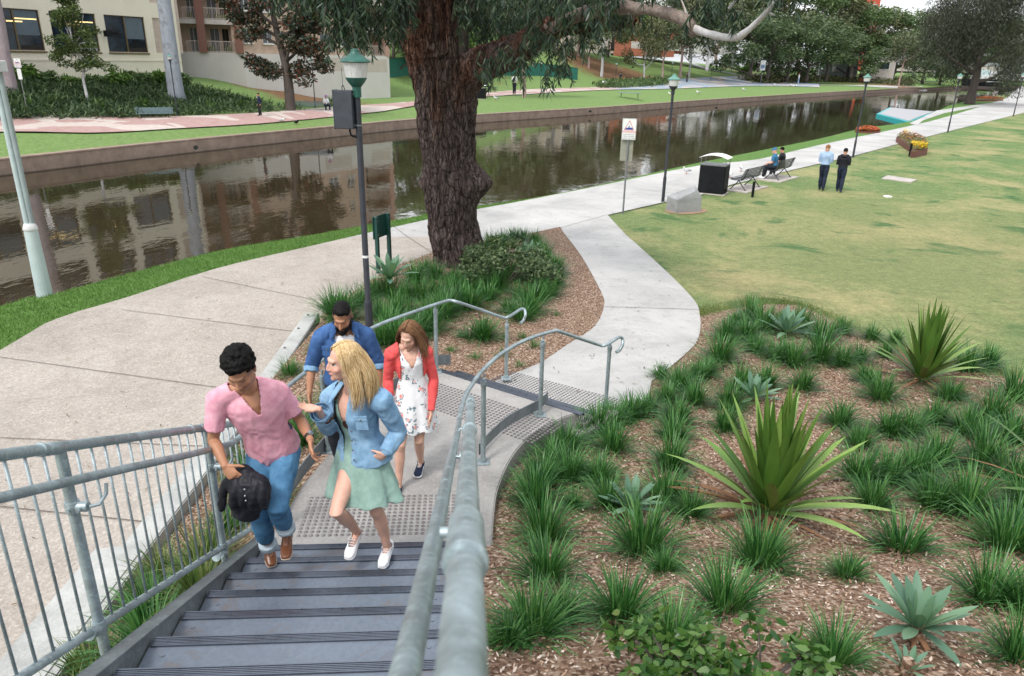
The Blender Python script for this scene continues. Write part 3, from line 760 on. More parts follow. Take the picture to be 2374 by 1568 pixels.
# left handrail continuing round the landing
HL = empty('handrail', (-1.0, 8.75, .95)); tag(HL, 'slim galvanised handrail on the left, rising behind the bearded man and ending in a hook', 'railing')
hp_ = [GP(-170, 1196, .1), GP(0, 1155, .1), GP(250, 1096, .1), GP(500, 1039, .1), GP(560, 1010, .1)]
hl = hp_ + [G(640, 925, 1.93), G(675, 890, 1.9), G(740, 840, 1.88), G(800, 799, 1.87), G(870, 757, 1.86), G(960, 723, 1.86), G(1028, 700, 1.87), G(1045, 697, 1.87), G(1065, 702, 1.84), G(1110, 717, 1.68), G(1165, 736, 1.49), G(1178, 735, 1.485), G(1195, 725, 1.50), G(1208, 717, 1.51), G(1216, 719, 1.49), G(1218, 730, 1.44), G(1214, 742, 1.37), G(1206, 750, 1.34)]
mb = MB(); mb.tube(spline(hl, 6), .0205, 18); c_ = GP(257, 1094, .1); collar(mb, c_, dt, .0215, .012)
ps(mb, HL).build('rail', M_GALV, HL, smooth='auto')
for (px, py, z0, zt) in ((1012, 862, .95, 1.84), (1173, 878, .62, 1.46), (905, 985, .95, 1.84)):
    b_ = G(px, py, z0) if px != 905 else V((-1.86, 6.6, .95)); post(HL, b_, (b_.x, b_.y, zt - .05))
    mb = MB(); collar(mb, (b_.x, b_.y, zt - .07), (0, 0, 1), .029, .06); mb.tube([(b_.x, b_.y, zt - .05), (b_.x, b_.y, zt + .02)], .011, 10); ps(mb, HL).build('bracket', M_GALV, HL, smooth='auto')
arc = [V((-2.0, 5.3, 0)), V((-1.98, 6.0, 0)), V((-1.82, 6.9, 0)), V((-1.49, 7.9, 0)), V((-1.02, 8.78, 0)), V((-.80, 8.90, 0))]
arc = spline(arc, 5); mb = MB()
for p in arc: mb.v += [(p.x, p.y, .965), (p.x, p.y, 1.11), (p.x - .008, p.y + .004, 1.11), (p.x - .008, p.y + .004, .965)]
for i in range(len(arc) - 1):
    for k in range(4): mb.f.append((4 * i + k, 4 * i + 4 + k, 4 * i + 4 + (k + 1) % 4, 4 * i + (k + 1) % 4)); mb.m.append(0)
ps(mb, HL).build('toe_plate', M_GALVD, HL)
# ---------------------------------------------------------------- furniture materials
M_POLE = m_var('black_lamp_paint', (.022, .025, .034), .5, .3, 8, .1, 60)
M_GREEN = m_var('green_lamp_paint', (.012, .085, .065), .45, .25, 6)
M_GREENP = m_var('pale_green_cap', (.10, .24, .20), .5, .25, 6)
M_DGREEN = m_var('dark_green_paint', (.006, .05, .04), .5, .25, 8)
def glass_mat():
    t = NT('frosted_lamp_glass'); co = t.coord('obj', (1, 1, .15)); n = t.noise(co, 40, 2)
    t.bump(n, .2, .003)
    return t.fin(t.ramp(n, [(.3, (.55, .56, .55)), (.7, (.78, .78, .76))]), .3, 0, Transmission_Weight=.25, IOR=1.3)
M_LGLASS = glass_mat()
M_WHITE = m_var('white_paint', (.72, .73, .72), .5, .08)
M_OFFW = m_var('dull_white', (.55, .56, .55), .6, .12)
M_GREYP = m_var('pale_grey_green_pole', (.42, .50, .50), .4, .10, 4)
M_DGREY = m_var('dark_grey_box_paint', (.035, .042, .055), .5, .25, 9, .1, 30)
M_BLACKP = m_var('black_panel', (.006, .007, .009), .6, .4, 5, Specular_IOR_Level=.2)
M_BENCHB = m_var('black_bench_paint', (.018, .02, .024), .4, .3, 9)
M_BENCHG = m_var('blue_grey_bench_paint', (.13, .19, .215), .5, .15, 6)
M_STEEL = m_var('sign_post_steel', (.20, .21, .22), .45, .2, 12, metal=.4)
M_RUST = m_var('rusted_steel', (.15, .055, .04), .75, .3, 10, .2, 40)
M_TURQ = m_var('turquoise_paint', (.02, .36, .38), .5, .12, 3)
M_DECK = m_var('grey_deck_boards', (.34, .34, .36), .7, .12, 3, stretch=(1, 8, 1))
M_PLINTH = conc_mat('plinth_concrete', (.24, .245, .25), (.33, .335, .34), .5, 1.5)
M_PADC = conc_mat('pad_concrete', (.38, .34, .31), (.47, .43, .40), .4, 1.5)
M_ORED = m_leaf('red_flowers', (.55, .06, .03), (.62, .12, .06), (.30, .20, .06), .6)
M_YEL = m_leaf('yellow_flowers', (.75, .50, .01), (.80, .58, .02), (.55, .38, .03), .6)
M_BEDG = m_leaf('bedding_leaves', (.05, .10, .03), (.10, .15, .05), (.22, .14, .06), .6)

# ---------------------------------------------------------------- street lamps
def lamp_head(par, z, s, cap, cup):
    mb = MB(); mb.lathe([(.062 * s, z - .30 * s), (.062 * s, z - .16 * s), (.07 * s, z - .155 * s), (.115 * s, z - .10 * s), (.145 * s, z - .055 * s), (.150 * s, z - .045 * s), (.150 * s, z - .035 * s)], n=24); a = mb.build('lamp_cup', cup, par, smooth='auto')
    mb = MB(); mb.lathe([(.145 * s, z - .035 * s), (.178 * s, z + .17 * s)], n=28); mb.build('lamp_glass', M_LGLASS, par, smooth='auto')
    mb = MB(); mb.lathe([(.205 * s, z + .165 * s), (.213 * s, z + .175 * s), (.205 * s, z + .187 * s), (.15 * s, z + .225 * s), (.08 * s, z + .275 * s), (.058 * s, z + .305 * s), (.055 * s, z + .335 * s), (.03 * s, z + .345 * s), (.0, z + .346 * s)], n=24); mb.build('lamp_cap', cap, par, smooth='auto')
    mb = MB(); mb.tube([(0, 0, z - .03 * s), (0, 0, z + .1 * s)], .03 * s, 10); mb.build('bulb', M_OFFW, par)
def street_lamp(p, Ht, label, s=1.0, cap=None, group=None, r=.043):
    L = empty('street_lamp', p); tag(L, label, 'street lamp', group)
    zh = Ht - .346 * s
    mb = MB(); mb.lathe([(.068, 0), (.068, .02), (.058, .03), (.058, .86), (.052, .90), (r, .92), (r, zh - .28 * s)], n=20); mb.build('pole', M_POLE, L, smooth='auto')
    lamp_head(L, zh, s, cap or M_GREENP, M_POLE if cap is None else cap); return L
LA = street_lamp(G(860, 829, near_h(-2.1, 10.3)), 4.34, 'lamp with dark green cap and a grey equipment box, rising beside the bearded man', .93, M_GREEN)
mb = MB(); mb.box((-.165, -.03, 3.58), (.25, .17, .49), bev=.006); bx = mb.build('equipment_box', M_DGREY, LA); LA.rotation_euler = (0, 0, R_(-6))
mb = MB(); mb.box((-.293, -.03, 3.58), (.012, .19, .50)); mb.box((-.165, -.12, 3.58), (.245, .006, .47), bev=.002); mb.build('door', M_DGREY, bx)
for z in (3.37, 3.77): mb = MB(); mb.tube([(0, 0, z), (0, 0, z + .018)], .05, 18); mb.box((-.06, -.03, z + .01), (.06, .05, .03)); mb.build('strap', M_STEEL, LA)
mb = MB(); mb.tube(spline([(-.12, -.02, 3.34), (-.11, -.03, 3.27), (-.08, -.03, 3.235), (-.02, -.03, 3.23)], 4), .013, 10); mb.build('conduit', M_BLACKP, LA, smooth=True)
mb = MB(); mb.tube(spline([(-.19, -.03, 3.82), (-.19, -.03, 3.87), (-.175, -.03, 3.885), (-.16, -.03, 3.85), (-.15, -.03, 3.82)], 4), .005, 8); mb.tube([(-.18, -.03, 3.87), (-.182, -.03, 4.10)], .003, 6); mb.build('cable', M_BLACKP, LA)
mb = MB(); mb.tube([(0, -.001, 1.55), (0, -.001, 1.585)], .0437, 16); mb.build('sticker', M_WHITE, LA)
for (x, y, lab) in ((1536.4, 469, 'lamp post between the warning sign and the litter bin by the walk'), (1977.4, 364.4, 'lamp post at the lawn edge just right of the two walking men'), (2197, 307, 'lamp post beyond the flower planter at the edge of the walk'), (2349, 270, 'farthest lamp post on the lawn edge at the right border')):
    street_lamp(G(x, y, 0), 4.37, lab, 1.02, None, 'lamp posts along the lawn edge of the walk', .045)
FL = [((412, 271), 4.75, 'lamp post beside the blue grey bench and the pale leaning trunk across the river'), ((731, 252), 4.6, 'lamp post on the far lawn just left of the near equipment box'), ((1083, 219), 4.6, 'far lamp post just right of the big tree trunk near the litter bin'),
      ((1253, 209), 4.6, 'far lamp post standing in front of the green fence'), ((1426, 202), 4.6, 'far lamp post beside the picnic table at the foot of the hill'), ((1555, 192), 4.6, 'far lamp post in front of the pinkish tree trunk'), ((1647, 189), 4.6, 'thin far lamp post at the foot of the grassy slope'), ((1899, 200), 4.4, 'far lamp post against the dark trees at the bend of the path')]
for (px, h_, lab) in FL: street_lamp(FT(*px), h_, lab, 1.05, None, 'lamp posts on the far bank', .045)

# tall grey-green pole at the left
p0 = G(105, 690, -.1); TP = empty('light_pole', p0); tag(TP, 'tall pale grey pole with a ribbed foot on the near grass verge', 'light pole')
lean = (EYE + ray(78, 562).normalized() * 0)
mb = MB(); n = 40; vs = []
for z in (-.6, 1.42):
    r = lerp(.165, .125, (z + .6) / 2)
    for k in range(n): th = 2 * math.pi * k / n; rr = r * (1 - .018 * (k % 2)); vs.append((rr * math.cos(th), rr * math.sin(th), z))
mb.add(vs, [(k, (k + 1) % n, n + (k + 1) % n, n + k) for k in range(n)]); mb.build('foot', M_GREYP, TP)
mb = MB(); mb.lathe([(.126, 1.42), (.135, 1.44), (.135, 1.47), (.10, 1.56), (.095, 1.565)], n=28); mb.build('collar', M_OFFW, TP, smooth='auto')
mb = MB(); mb.tube([(-.048, 0, 1.5), (-.048, 0, 4.45)], .052, 18); mb.build('column', M_GREYP, TP, smooth='auto')
mb = MB(); mb.tube([(.052, .01, 1.5), (.052, .01, 4.45)], .048, 18); mb.build('column', m_var('mid_grey_pole', (.26, .31, .31), .45, .12, 4), TP, smooth='auto')
mb = MB(); mb.box((0.02, -.03, 4.53), (.30, .26, .20), bev=.02); mb.build('junction_box', M_OFFW, TP)

# ---------------------------------------------------------------- text helper
def text_mesh(body, size, mat, parent, loc, rot, ext=.002, sx=1.0, name='lettering'):
    cu = bpy.data.curves.new(name, 'FONT'); cu.body = body; cu.size = size; cu.align_x = 'CENTER'; cu.align_y = 'CENTER'; cu.extrude = ext
    to = bpy.data.objects.new(name, cu); COL.objects.link(to); bpy.context.view_layer.update()
    me = bpy.data.meshes.new_from_object(to.evaluated_get(bpy.context.evaluated_depsgraph_get())); bpy.data.objects.remove(to)
    me.materials.clear(); me.materials.append(mat); o = bpy.data.objects.new(name, me); COL.objects.link(o)
    o.parent = parent; o.location = loc; o.rotation_euler = rot; o.scale = (sx, 1, 1); return o
M_RED = m_var('sign_red', (.55, .02, .03), .5, .05); M_BLUE = m_var('sign_blue', (.02, .06, .30), .5, .05); M_SIGNB = m_var('sign_grey_back', (.27, .27, .22), .5, .12, 8)
M_INK = m_var('sign_ink', (.04, .03, .10), .5, .1)
def warning_sign(p, H, label, s=1.0, rz=0.0, detail=True, back=True, lower=None):
    S = empty('warning_sign', p, rz); tag(S, label, 'sign')
    mb = MB(); mb.tube([(0, 0, -.02), (0, 0, H - .05)], .03 * s, 14); mb.build('post', M_STEEL, S, smooth='auto')
    mb = MB(); mb.box((0, -.045 * s, H - .33 * s), (.45 * s, .012, .66 * s), bev=.005); bd = mb.build('board', M_WHITE, S)
    y = -.052 * s; zc = H - .33 * s
    mb = MB(); w_, h_ = .43 * s, .64 * s
    for (a_, b_) in (((-w_ / 2, zc - h_ / 2), (w_ / 2, zc - h_ / 2)), ((-w_ / 2, zc + h_ / 2), (w_ / 2, zc + h_ / 2)), ((-w_ / 2, zc - h_ / 2), (-w_ / 2, zc + h_ / 2)), ((w_ / 2, zc - h_ / 2), (w_ / 2, zc + h_ / 2))):
        cx_, cz_ = (a_[0] + b_[0]) / 2, (a_[1] + b_[1]) / 2; mb.box((cx_, y, cz_), (abs(a_[0] - b_[0]) + .008, .004, abs(a_[1] - b_[1]) + .008))
    mb.build('border', M_STEEL, bd)
    mb = MB(); tri = [(-.165, -.03), (.165, -.03), (0, .27)]; tri = [V((a * s, y, zc + b * s)) for a, b in tri]; cc = (tri[0] + tri[1] + tri[2]) / 3
    inn = [cc + (q - cc) * .86 for q in tri]
    for i in range(3):
        j = (i + 1) % 3; mb.add([tri[i], tri[j], inn[j], inn[i]], [(0, 1, 2, 3)])
    mb.build('triangle', M_RED, bd)
    mb = MB(); wv = [(-.125, -.008), (.125, -.008)] + [(.10 - .2 * k / 8, .045 + .014 * math.sin(k * 1.7) + .012 * (1 - abs(k - 4) / 4)) for k in range(9)]
    mb.add([V((a * s, y - .003, zc + b * s)) for a, b in wv], [tuple(range(len(wv)))]); mb.build('wave', M_BLUE, bd)
    mb = MB(); mb.lathe([(.012 * s, 0), (.012 * s, .03 * s), (.002, .05 * s)], (0, y - .002, zc + .065 * s), 8); mb.build('figure', M_INK, bd)
    rr = (math.pi / 2, 0, 0)
    if detail:
        text_mesh('WARNING', .098 * s, M_RED, bd, (0, y, zc - .085 * s), rr, .001, .92)
        for k, tx in enumerate(('STORMWATER MAY', 'RISE IN THIS AREA', 'DURING HEAVY RAIN')): text_mesh(tx, .043 * s, M_INK, bd, (0, y, zc - (.165 + .055 * k) * s), rr, .001, .95)
    if lower: mb = MB(); mb.box((0, -.04 * s, H - 1.1 * s), (.26 * s, .01, .75 * s), bev=.003); mb.build('lower_board', M_WHITE, S)
    if back:
        mb = MB(); mb.box((-.03, .04 * s, H - 1.0 * s), (.40 * s, .01, .66 * s), bev=.003); mb.build('rear_board', M_SIGNB, S)
    mb = MB()
    for z in (H - .10, H - .62 * s, H - 1.28 * s): mb.tube([(0, 0, z), (0, 0, z + .03)], .036 * s, 14)
    mb.build('clamp', M_STEEL, S); return S
warning_sign(G(1444, 496, 0), 3.05, 'white WARNING sign with a red triangle on a steel post beside the branch path', 1.0, R_(-6))
warning_sign(FT(66, 271), 3.9, 'narrow white sign on a grey post across the river beside the thick mauve trunk', .95, R_(25), True, False, True)

# dark green twin-post board
p0, p1 = G(878, 640, .1), G(905, 628, .1); p1 = p0 + (p1 - p0).normalized() * .48
GB = empty('notice_board', (p0.x, p0.y, near_h(p0.x, p0.y))); tag(GB, 'dark green board on two square posts seen from behind, next to the grey agave', 'sign')
dd = V((p1.x - p0.x, p1.y - p0.y, 0)); ag = math.atan2(dd.y, dd.x)
for q in (V((0, 0, 0)), dd): mb = MB(); mb.box((q.x, q.y, .64), (.075, .075, 1.32), rz=ag, bev=.004); mb.build('post', M_DGREEN, GB)
mb = MB(); nn = V((-dd.y, dd.x, 0)).normalized() * .048; c = dd * .5 + nn; mb.box((c.x, c.y, 1.05), (.62, .02, .50), rz=ag, bev=.003); mb.build('board', M_DGREEN, GB)
mb = MB()
for q in (V((0, 0, 0)), dd):
    for z in (.9, 1.2): mb.ball((q.x - nn.x * .9, q.y - nn.y * .9, z), .012, n=8, m=5)
mb.build('bolt', M_STEEL, GB)

# ---------------------------------------------------------------- litter bin, plinth, bollard, slabs
WD = R_(50)
def bin_box(p, rz, W, D, H, label, s=1.0):
    B = empty('litter_bin', p, rz); tag(B, label, 'litter bin')
    mb = MB(); mb.box((0, 0, .02), (W + .12, D + .12, .04), bev=.005); mb.build('base', M_PADC, B)
    mb = MB(); mb.box((0, 0, .04 + H * .36), (W, D, H * .72), bev=.012); bd = mb.build('body', M_BLACKP, B)
    mb = MB()
    for sx in (-1, 1): mb.box((sx * W * .245, -D / 2 - .006, .06 + H * .36), (W * .475, .01, H * .67), bev=.003)
    mb.box((W / 2 + .006, 0, .06 + H * .36), (.01, D * .92, H * .67), bev=.003); mb.build('door', M_BLACKP, B)
    mb = MB(); mb.box((W / 2 + .03, -D * .1, .16), (.05, .14, .16), bev=.01); mb.build('latch', M_BLACKP, B)
    mb = MB(); mb.box((0, 0, H * .76), (W * .98, D * .98, .05)); mb.build('collar', M_STEEL, B)
    mb = MB()
    for sx in (-1, 1):
        for sy in (-1, 1): mb.box((sx * (W / 2 - .02), sy * (D / 2 - .02), H * .85), (.025, .025, H * .20))
    mb.build('corner_post', M_STEEL, B)
    mb = MB(); n = 12; vs = []
    for k in range(n + 1):
        t = -1 + 2 * k / n; x = t * (W / 2 + .05); z = H * .93 + .12 * s * (1 - t * t)
        for y_ in (-D / 2 - .04, D / 2 + .04): vs += [(x, y_, z), (x, y_, z + .02)]
    fs = []
    for k in range(n):
        a = 4 * k; b = a + 4; fs += [(a, b, b + 2, a + 2), (a + 1, a + 3, b + 3, b + 1), (a, a + 1, b + 1, b), (a + 2, b + 2, b + 3, a + 3)]
    fs += [(0, 2, 3, 1), (4 * n, 4 * n + 1, 4 * n + 3, 4 * n + 2)]
    mb.add(vs, fs); mb.build('roof', M_WHITE, B); return B
pb = G(1650, 452, 0); bin_box((pb.x + .1, pb.y + .35, 0), WD - R_(90) + R_(12), .98, .72, 1.46, 'large black litter bin with a white curved roof beside the near benches')
pb = FT(1108, 230); bin_box((pb.x, pb.y + .6, pb.z), R_(-25), 1.9, .9, 1.75, 'dark litter bin with a pale roof across the river, right of the big trunk')
pb = FT(1751, 190); bin_box((pb.x, pb.y, pb.z), R_(-20), 1.9, 1.2, 2.1, 'dark litter bin with a white roof at the foot of the hill path')

pp = G(1590, 490, 0)
PL = MB(); w_, d_, = .50, .36     # wedge: vertical body, sloped top
body = [(-w_, -d_, 0), (w_, -d_, 0), (w_, d_, 0), (-w_, d_, 0), (-w_ * .98, -d_, .46), (w_ * .98, -d_, .46), (w_ * .96, d_, .52), (-w_ * .96, d_, .52), (-w_ * .5, d_ * .15, .80), (w_ * .5, d_ * .15, .80), (w_ * .5, d_ * .55, .84), (-w_ * .5, d_ * .55, .84)]
body = [(-.56, -.30, 0), (.42, -.30, 0), (.42, .34, 0), (-.56, .34, 0), (-.56, -.30, .52), (.42, -.30, .58), (.42, .34, .62), (-.56, .34, .56), (.16, -.26, .84), (.36, .10, .98)]
PL.add(body, [(0, 3, 2, 1), (0, 1, 5, 4), (1, 2, 6, 5), (2, 3, 7, 6), (3, 0, 4, 7), (4, 5, 8), (5, 6, 9, 8), (4, 8, 9, 7), (6, 7, 9)])
o = PL.build('plinth', M_PLINTH, loc=(pp.x, pp.y + .1, -.02)); o.rotation_euler = (0, 0, R_(22)); o.scale = (1.0, 1.0, .88)
bm = bmesh.new(); bm.from_mesh(o.data); bmesh.ops.bevel(bm, geom=bm.edges[:], offset=.012, segments=2, affect='EDGES'); bm.to_mesh(o.data); bm.free(); auto_smooth(o.data, 30)
tag(o, 'grey concrete wedge shaped plinth on the grass beside the walk', 'plinth')
mb = MB(); rnd = random.Random(3); ring = []
for k in range(40):
    a_ = 2 * math.pi * k / 40; ring.append((.78 * math.cos(a_) * (1 + rnd.uniform(-.12, .12)), .55 * math.sin(a_) * (1 + rnd.uniform(-.12, .12)), 0.0))
mb.add(ring, [tuple(range(40))]); o = mb.build('worn_ground', m_var('dry_straw', (.30, .19, .12), .9, .3, 20), loc=(pp.x + .03, pp.y + .1, .004)); o.rotation_euler = (0, 0, R_(30)); tag(o, kind='structure')
mb = MB(); mb.box((0, 0, .28), (.085, .085, .60), bev=.01); o = mb.build('bollard', M_BLACKP, loc=G(1744, 457, 0)); tag(o, 'short black square bollard on the lawn in front of the nearer bench', 'bollard')
c = [G(x, y, 0) for x, y in ((2043, 415), (2058, 408), (2126, 418), (2112, 424))]
mb = MB(); mb.prism([(q.x, q.y) for q in c], -.05, .03); tag(mb.build('paving_slab', M_PADC), 'pale rectangular slab lying in the lawn below the flower planter', 'slab')
c = G(2058, 456, 0); mb = MB(); mb.lathe([(.16, -.02), (.16, .02), (.14, .025)], (c.x, c.y, 0), 18); tag(mb.build('access_lid', M_WHITE), 'small round white cover in the lawn', 'lid')

# ---------------------------------------------------------------- benches
def bench(p, rz, label, mat, group=None, W=1.8, arms=False, legm=None):
    B = empty('bench', p, rz); tag(B, label, 'bench', group)    # front faces -Y
    mb = MB()
    for k in range(9): 
        y = -.24 + k * .055; z = .43 - .03 * math.sin(k / 8 * math.pi) + (.02 if k == 0 else 0); mb.box((0, y, z), (W, .04, .018), bev=.004)
    mb.build('seat', mat, B)
    mb = MB()
    for k in range(7):
        t = k / 6; mb.box((0, .25 + .11 * t + .02 * t * t, .47 + .36 * t), (W, .018, .042), mat=Matrix.Rotation(R_(-14), 3, 'X'), bev=.004)
    mb.build('backrest', mat, B)
    for sx in (-1, 1):
        x = sx * W * .36; mb = MB()
        mb.tube(spline([(x, -.26, .42), (x, .0, .39), (x, .22, .42), (x, .28, .55), (x, .40, .86)], 4), .017, 8)
        mb.tube(spline([(x, .05, .39), (x, -.04, .25), (x, -.26, .01)], 4), .02, 8); mb.tube(spline([(x, .05, .39), (x, .14, .25), (x, .36, .01)], 4), .02, 8)
        for y in (-.26, .36): mb.box((x, y, .008), (.08, .08, .016))
        mb.build('leg_frame', legm or mat, B)
    mb = MB(); mb.tube([(-W * .36, .05, .33), (W * .36, .05, .33)], .014, 8); mb.build('stretcher', legm or mat, B)
    return B
bd_ = V((math.cos(WD), math.sin(WD), 0)); RZB = WD            # bench length along the walk, facing the river
b1 = G(1724, 437, 0); b2 = G(1800, 414, 0)
for (p, lab, lab2) in ((b1, 'empty black slatted bench on a concrete pad beside the litter bin', 'concrete pad under the empty black bench'), (b2, 'black slatted bench with two men sitting on it', 'concrete pad under the occupied black bench')):
    bench((p.x, p.y, .03), RZB, lab, M_BENCHB, 'black benches along the walk', 1.9)
    bpy.context.view_layer.update()
    mb = MB(); mb.box((p.x + .05, p.y - .02, 0.0), (2.2, 1.1, .06), rz=RZB); tag(mb.build('concrete_pad', M_PADC), lab2, 'pad')
fb = FT(361, 277); bench(fb, R_(30), 'empty blue grey bench at the left lamp post across the river', M_BENCHG, 'blue grey benches on the far bank', 2.7, legm=M_BENCHB)
fb2 = FT(727, 257); bench(fb2, R_(20), 'blue grey bench across the river with the man in a purple turban on it', M_BENCHG, 'blue grey benches on the far bank', 3.3, legm=M_BENCHB)
bench(FT(1438, 201), R_(-10), 'pale grey bench across the river in front of the picnic table', M_BENCHG, 'blue grey benches on the far bank', 2.6, legm=M_BENCHB)
bench(FT(1540, 193), R_(-15), 'pale grey bench across the river beside the pinkish tree trunk', M_BENCHG, 'blue grey benches on the far bank', 2.0, legm=M_BENCHB)
def table(p, rz, label, flat=False, s=1.0):
    T_ = empty('picnic_table' if not flat else 'backless_bench', p, rz); tag(T_, label, 'table' if not flat else 'bench')
    mb = MB(); mb.box((0, 0, (.74 if not flat else .5) * s), (2.1 * s, .75 * s, .06), bev=.01); mb.build('table_top' if not flat else 'seat', M_BENCHG if flat else M_BENCHB, T_)
    mb = MB()
    for sx in (-1, 1): mb.tube([(sx * .75 * s, 0, .72 * s if not flat else .48 * s), (sx * .8 * s, 0, 0)], .05, 8)
    mb.build('leg', M_BENCHB, T_)
    if not flat:
        for sy in (-1, 1): mb = MB(); mb.box((0, sy * .72 * s, .45 * s), (2.1 * s, .3 * s, .05), bev=.01); mb.build('seat', M_BENCHB, T_)
    return T_
table(FT(1459, 229), R_(-15), 'backless grey slab bench on the grass near the river wall', True, 1.6)
table(FT(1138, 214), R_(-12), 'dark picnic table across the river where a person in blue sits', False, 1.0)
table(FT(1442, 195), R_(-12), 'dark picnic table across the river beside the hedge and lamp', False, 1.3)
p = FT(1399, 203); mb = MB(); mb.box((0, 0, .9), (1.0, .08, .7), mat=Matrix.Rotation(R_(-35), 3, 'X')); I = empty('info_board', p); tag(I, 'small white tilted information board beside the far path', 'sign'); mb.build('panel', M_WHITE, I); mb = MB(); mb.tube([(0, 0, 0), (0, 0, .9)], .05, 8); mb.build('post', M_STEEL, I)
p = FT(1763, 196); I = empty('information_sign', p); tag(I, 'upright blue and white sign on a post near the yucca on the far bank', 'sign'); mb = MB(); mb.box((0, 0, 4.6), (1.3, .08, 2.4)); mb.build('panel', M_OFFW, I); mb = MB(); mb.box((0, -.06, 4.3), (1.0, .03, .9)); mb.build('picture', m_var('sign_blue_grey', (.12, .18, .30), .5, .3, 3), I); mb = MB(); mb.tube([(0, 0, 0), (0, 0, 3.5)], .06, 8); mb.build('post', M_STEEL, I)
p = FT(790, 190); I = empty('garden_box', p); tag(I, 'low grey concrete box by the pale wall across the river', 'box'); mb = MB(); mb.box((0, 0, .35), (3.2, 2.0, .5), bev=.03); mb.build('body', M_PADC, I); mb = MB(); mb.box((0, 0, .68), (3.5, 2.3, .14), bev=.02); mb.build('lid', M_STEEL, I)

# ---------------------------------------------------------------- flower planters
def flowers(par, pts, nm, mat, s, n, h, rng):
    mb = MB()
    for _ in range(n):
        x, y, r = pts(rng); z = h * rng.uniform(.6, 1.1) * (1 - .4 * r)
        a_ = rng.uniform(0, 6.28); tilt = rng.uniform(.1, .9)
        u0 = V((math.cos(a_), math.sin(a_), tilt * .6)).normalized() * s; v0 = V((-math.sin(a_), math.cos(a_), rng.uniform(-.5, .5))).normalized() * s; c = V((x, y, z))
        mb.add([c - u0, c - v0 * .8, c + u0, c + v0 * .8], [(0, 1, 2, 3)])
    return mb.build(nm, mat, par)
# steel edged planter: curved outline
q = [G(x, y, .0) for x, y in ((2076, 330), (2108, 352), (2112, 366), (2148, 359), (2146, 345), (2130, 330), (2092, 322))]
PLN = empty('flower_planter', q[2]); tag(PLN, 'raised rusty steel planter with yellow and orange flowers on the lawn', 'planter')
outl = [(k.x - q[2].x, k.y - q[2].y) for k in spline(q[:2], 4)[:-1] + spline(q[1:4], 3)[:-1] + spline(q[3:], 4)]
mb = MB(); n = len(outl); hh = .34
for k in range(n):
    a_, b_ = V(outl[k]), V(outl[(k + 1) % n]); mb.add([(a_.x, a_.y, -.02), (b_.x, b_.y, -.02), (b_.x, b_.y, hh), (a_.x, a_.y, hh)], [(0, 1, 2, 3)])
    ce = V((sum(o_[0] for o_ in outl) / n, sum(o_[1] for o_ in outl) / n)); ai, bi = a_ + (ce - a_).normalized() * .04, b_ + (ce - b_).normalized() * .04
    mb.add([(a_.x, a_.y, hh), (b_.x, b_.y, hh), (bi.x, bi.y, hh), (ai.x, ai.y, hh)], [(0, 1, 2, 3)]); mb.add([(ai.x, ai.y, hh), (bi.x, bi.y, hh), (bi.x, bi.y, .2), (ai.x, ai.y, .2)], [(0, 1, 2, 3)])
mb.build('edging', M_RUST, PLN)
mb = MB(); mb.add([(a, b, hh - .06) for a, b in outl], [tuple(range(n))]); mb.build('soil', M_MULCH, PLN)
def inside(x, y, poly):
    c = False; j = len(poly) - 1
    for i in range(len(poly)):
        if (poly[i][1] > y) != (poly[j][1] > y) and x < (poly[j][0] - poly[i][0]) * (y - poly[i][1]) / (poly[j][1] - poly[i][1]) + poly[i][0]: c = not c
        j = i
    return c
rng = random.Random(11); bx0, bx1 = min(o_[0] for o_ in outl), max(o_[0] for o_ in outl); by0, by1 = min(o_[1] for o_ in outl), max(o_[1] for o_ in outl)
def samp(test):
    def f(r):
        while True:
            x, y = r.uniform(bx0, bx1), r.uniform(by0, by1)
            if inside(x, y, outl) and test(x, y): return x, y, 0
    return f
m1 = lambda x, y: (V((x, y)) - V((q[3].x - q[2].x - 0.5, q[3].y - q[2].y + .1))).length < .75
m2 = lambda x, y: (V((x, y)) - V((q[6].x - q[2].x + .7, q[6].y - q[2].y - .2))).length < .95
flowers(PLN, samp(lambda x, y: True), 'leaves', M_BEDG, .06, 1500, .52, rng)
flowers(PLN, samp(lambda x, y: m1(x, y) or m2(x, y)), 'yellow_flowers', M_YEL, .045, 700, .66, rng)
flowers(PLN, samp(lambda x, y: not m1(x, y) and not m2(x, y) and rng.random() < .8), 'orange_flowers', M_ORED, .04, 420, .60, rng)
c = G(2109, 362, 0); mb = MB(); mb.box((0, 0, .35), (.09, .09, .74), bev=.01); tag(mb.build('bollard', M_BLACKP, loc=(c.x - .1, c.y - .15, 0)), 'short black bollard against the rusty flower planter', 'bollard')
def flower_bed(p, L, W, rz, label, h=.45):
    F = empty('flower_bed', p, rz); tag(F, label, 'flower bed'); rg = random.Random(int(p[0]))
    def f(r):
        while True:
            x, y = r.uniform(-1, 1), r.uniform(-1, 1); d = x * x + y * y
            if d < 1: return x * L, y * W, d
    mb = MB(); ring = [(L * 1.03 * math.cos(k * .3), W * 1.05 * math.sin(k * .3)) for k in range(21)]; mb.prism(ring, -.02, .14); mb.build('edging', M_RUST, F)
    flowers(F, f, 'leaves', M_BEDG, .09, 900, h * .9, rg); flowers(F, f, 'red_flowers', M_ORED, .08, 1300, h, rg)
p = G(2011, 307, 0); flower_bed((p.x, p.y, 0), 1.35, .8, R_(50), 'rounded bed of red orange flowers by the walk behind the third lamp post')
p = G(2290, 234, 0); flower_bed((p.x, p.y, 0), 4.2, 1.3, R_(35), 'long low bed of red flowers on the river side far along the walk', .7)

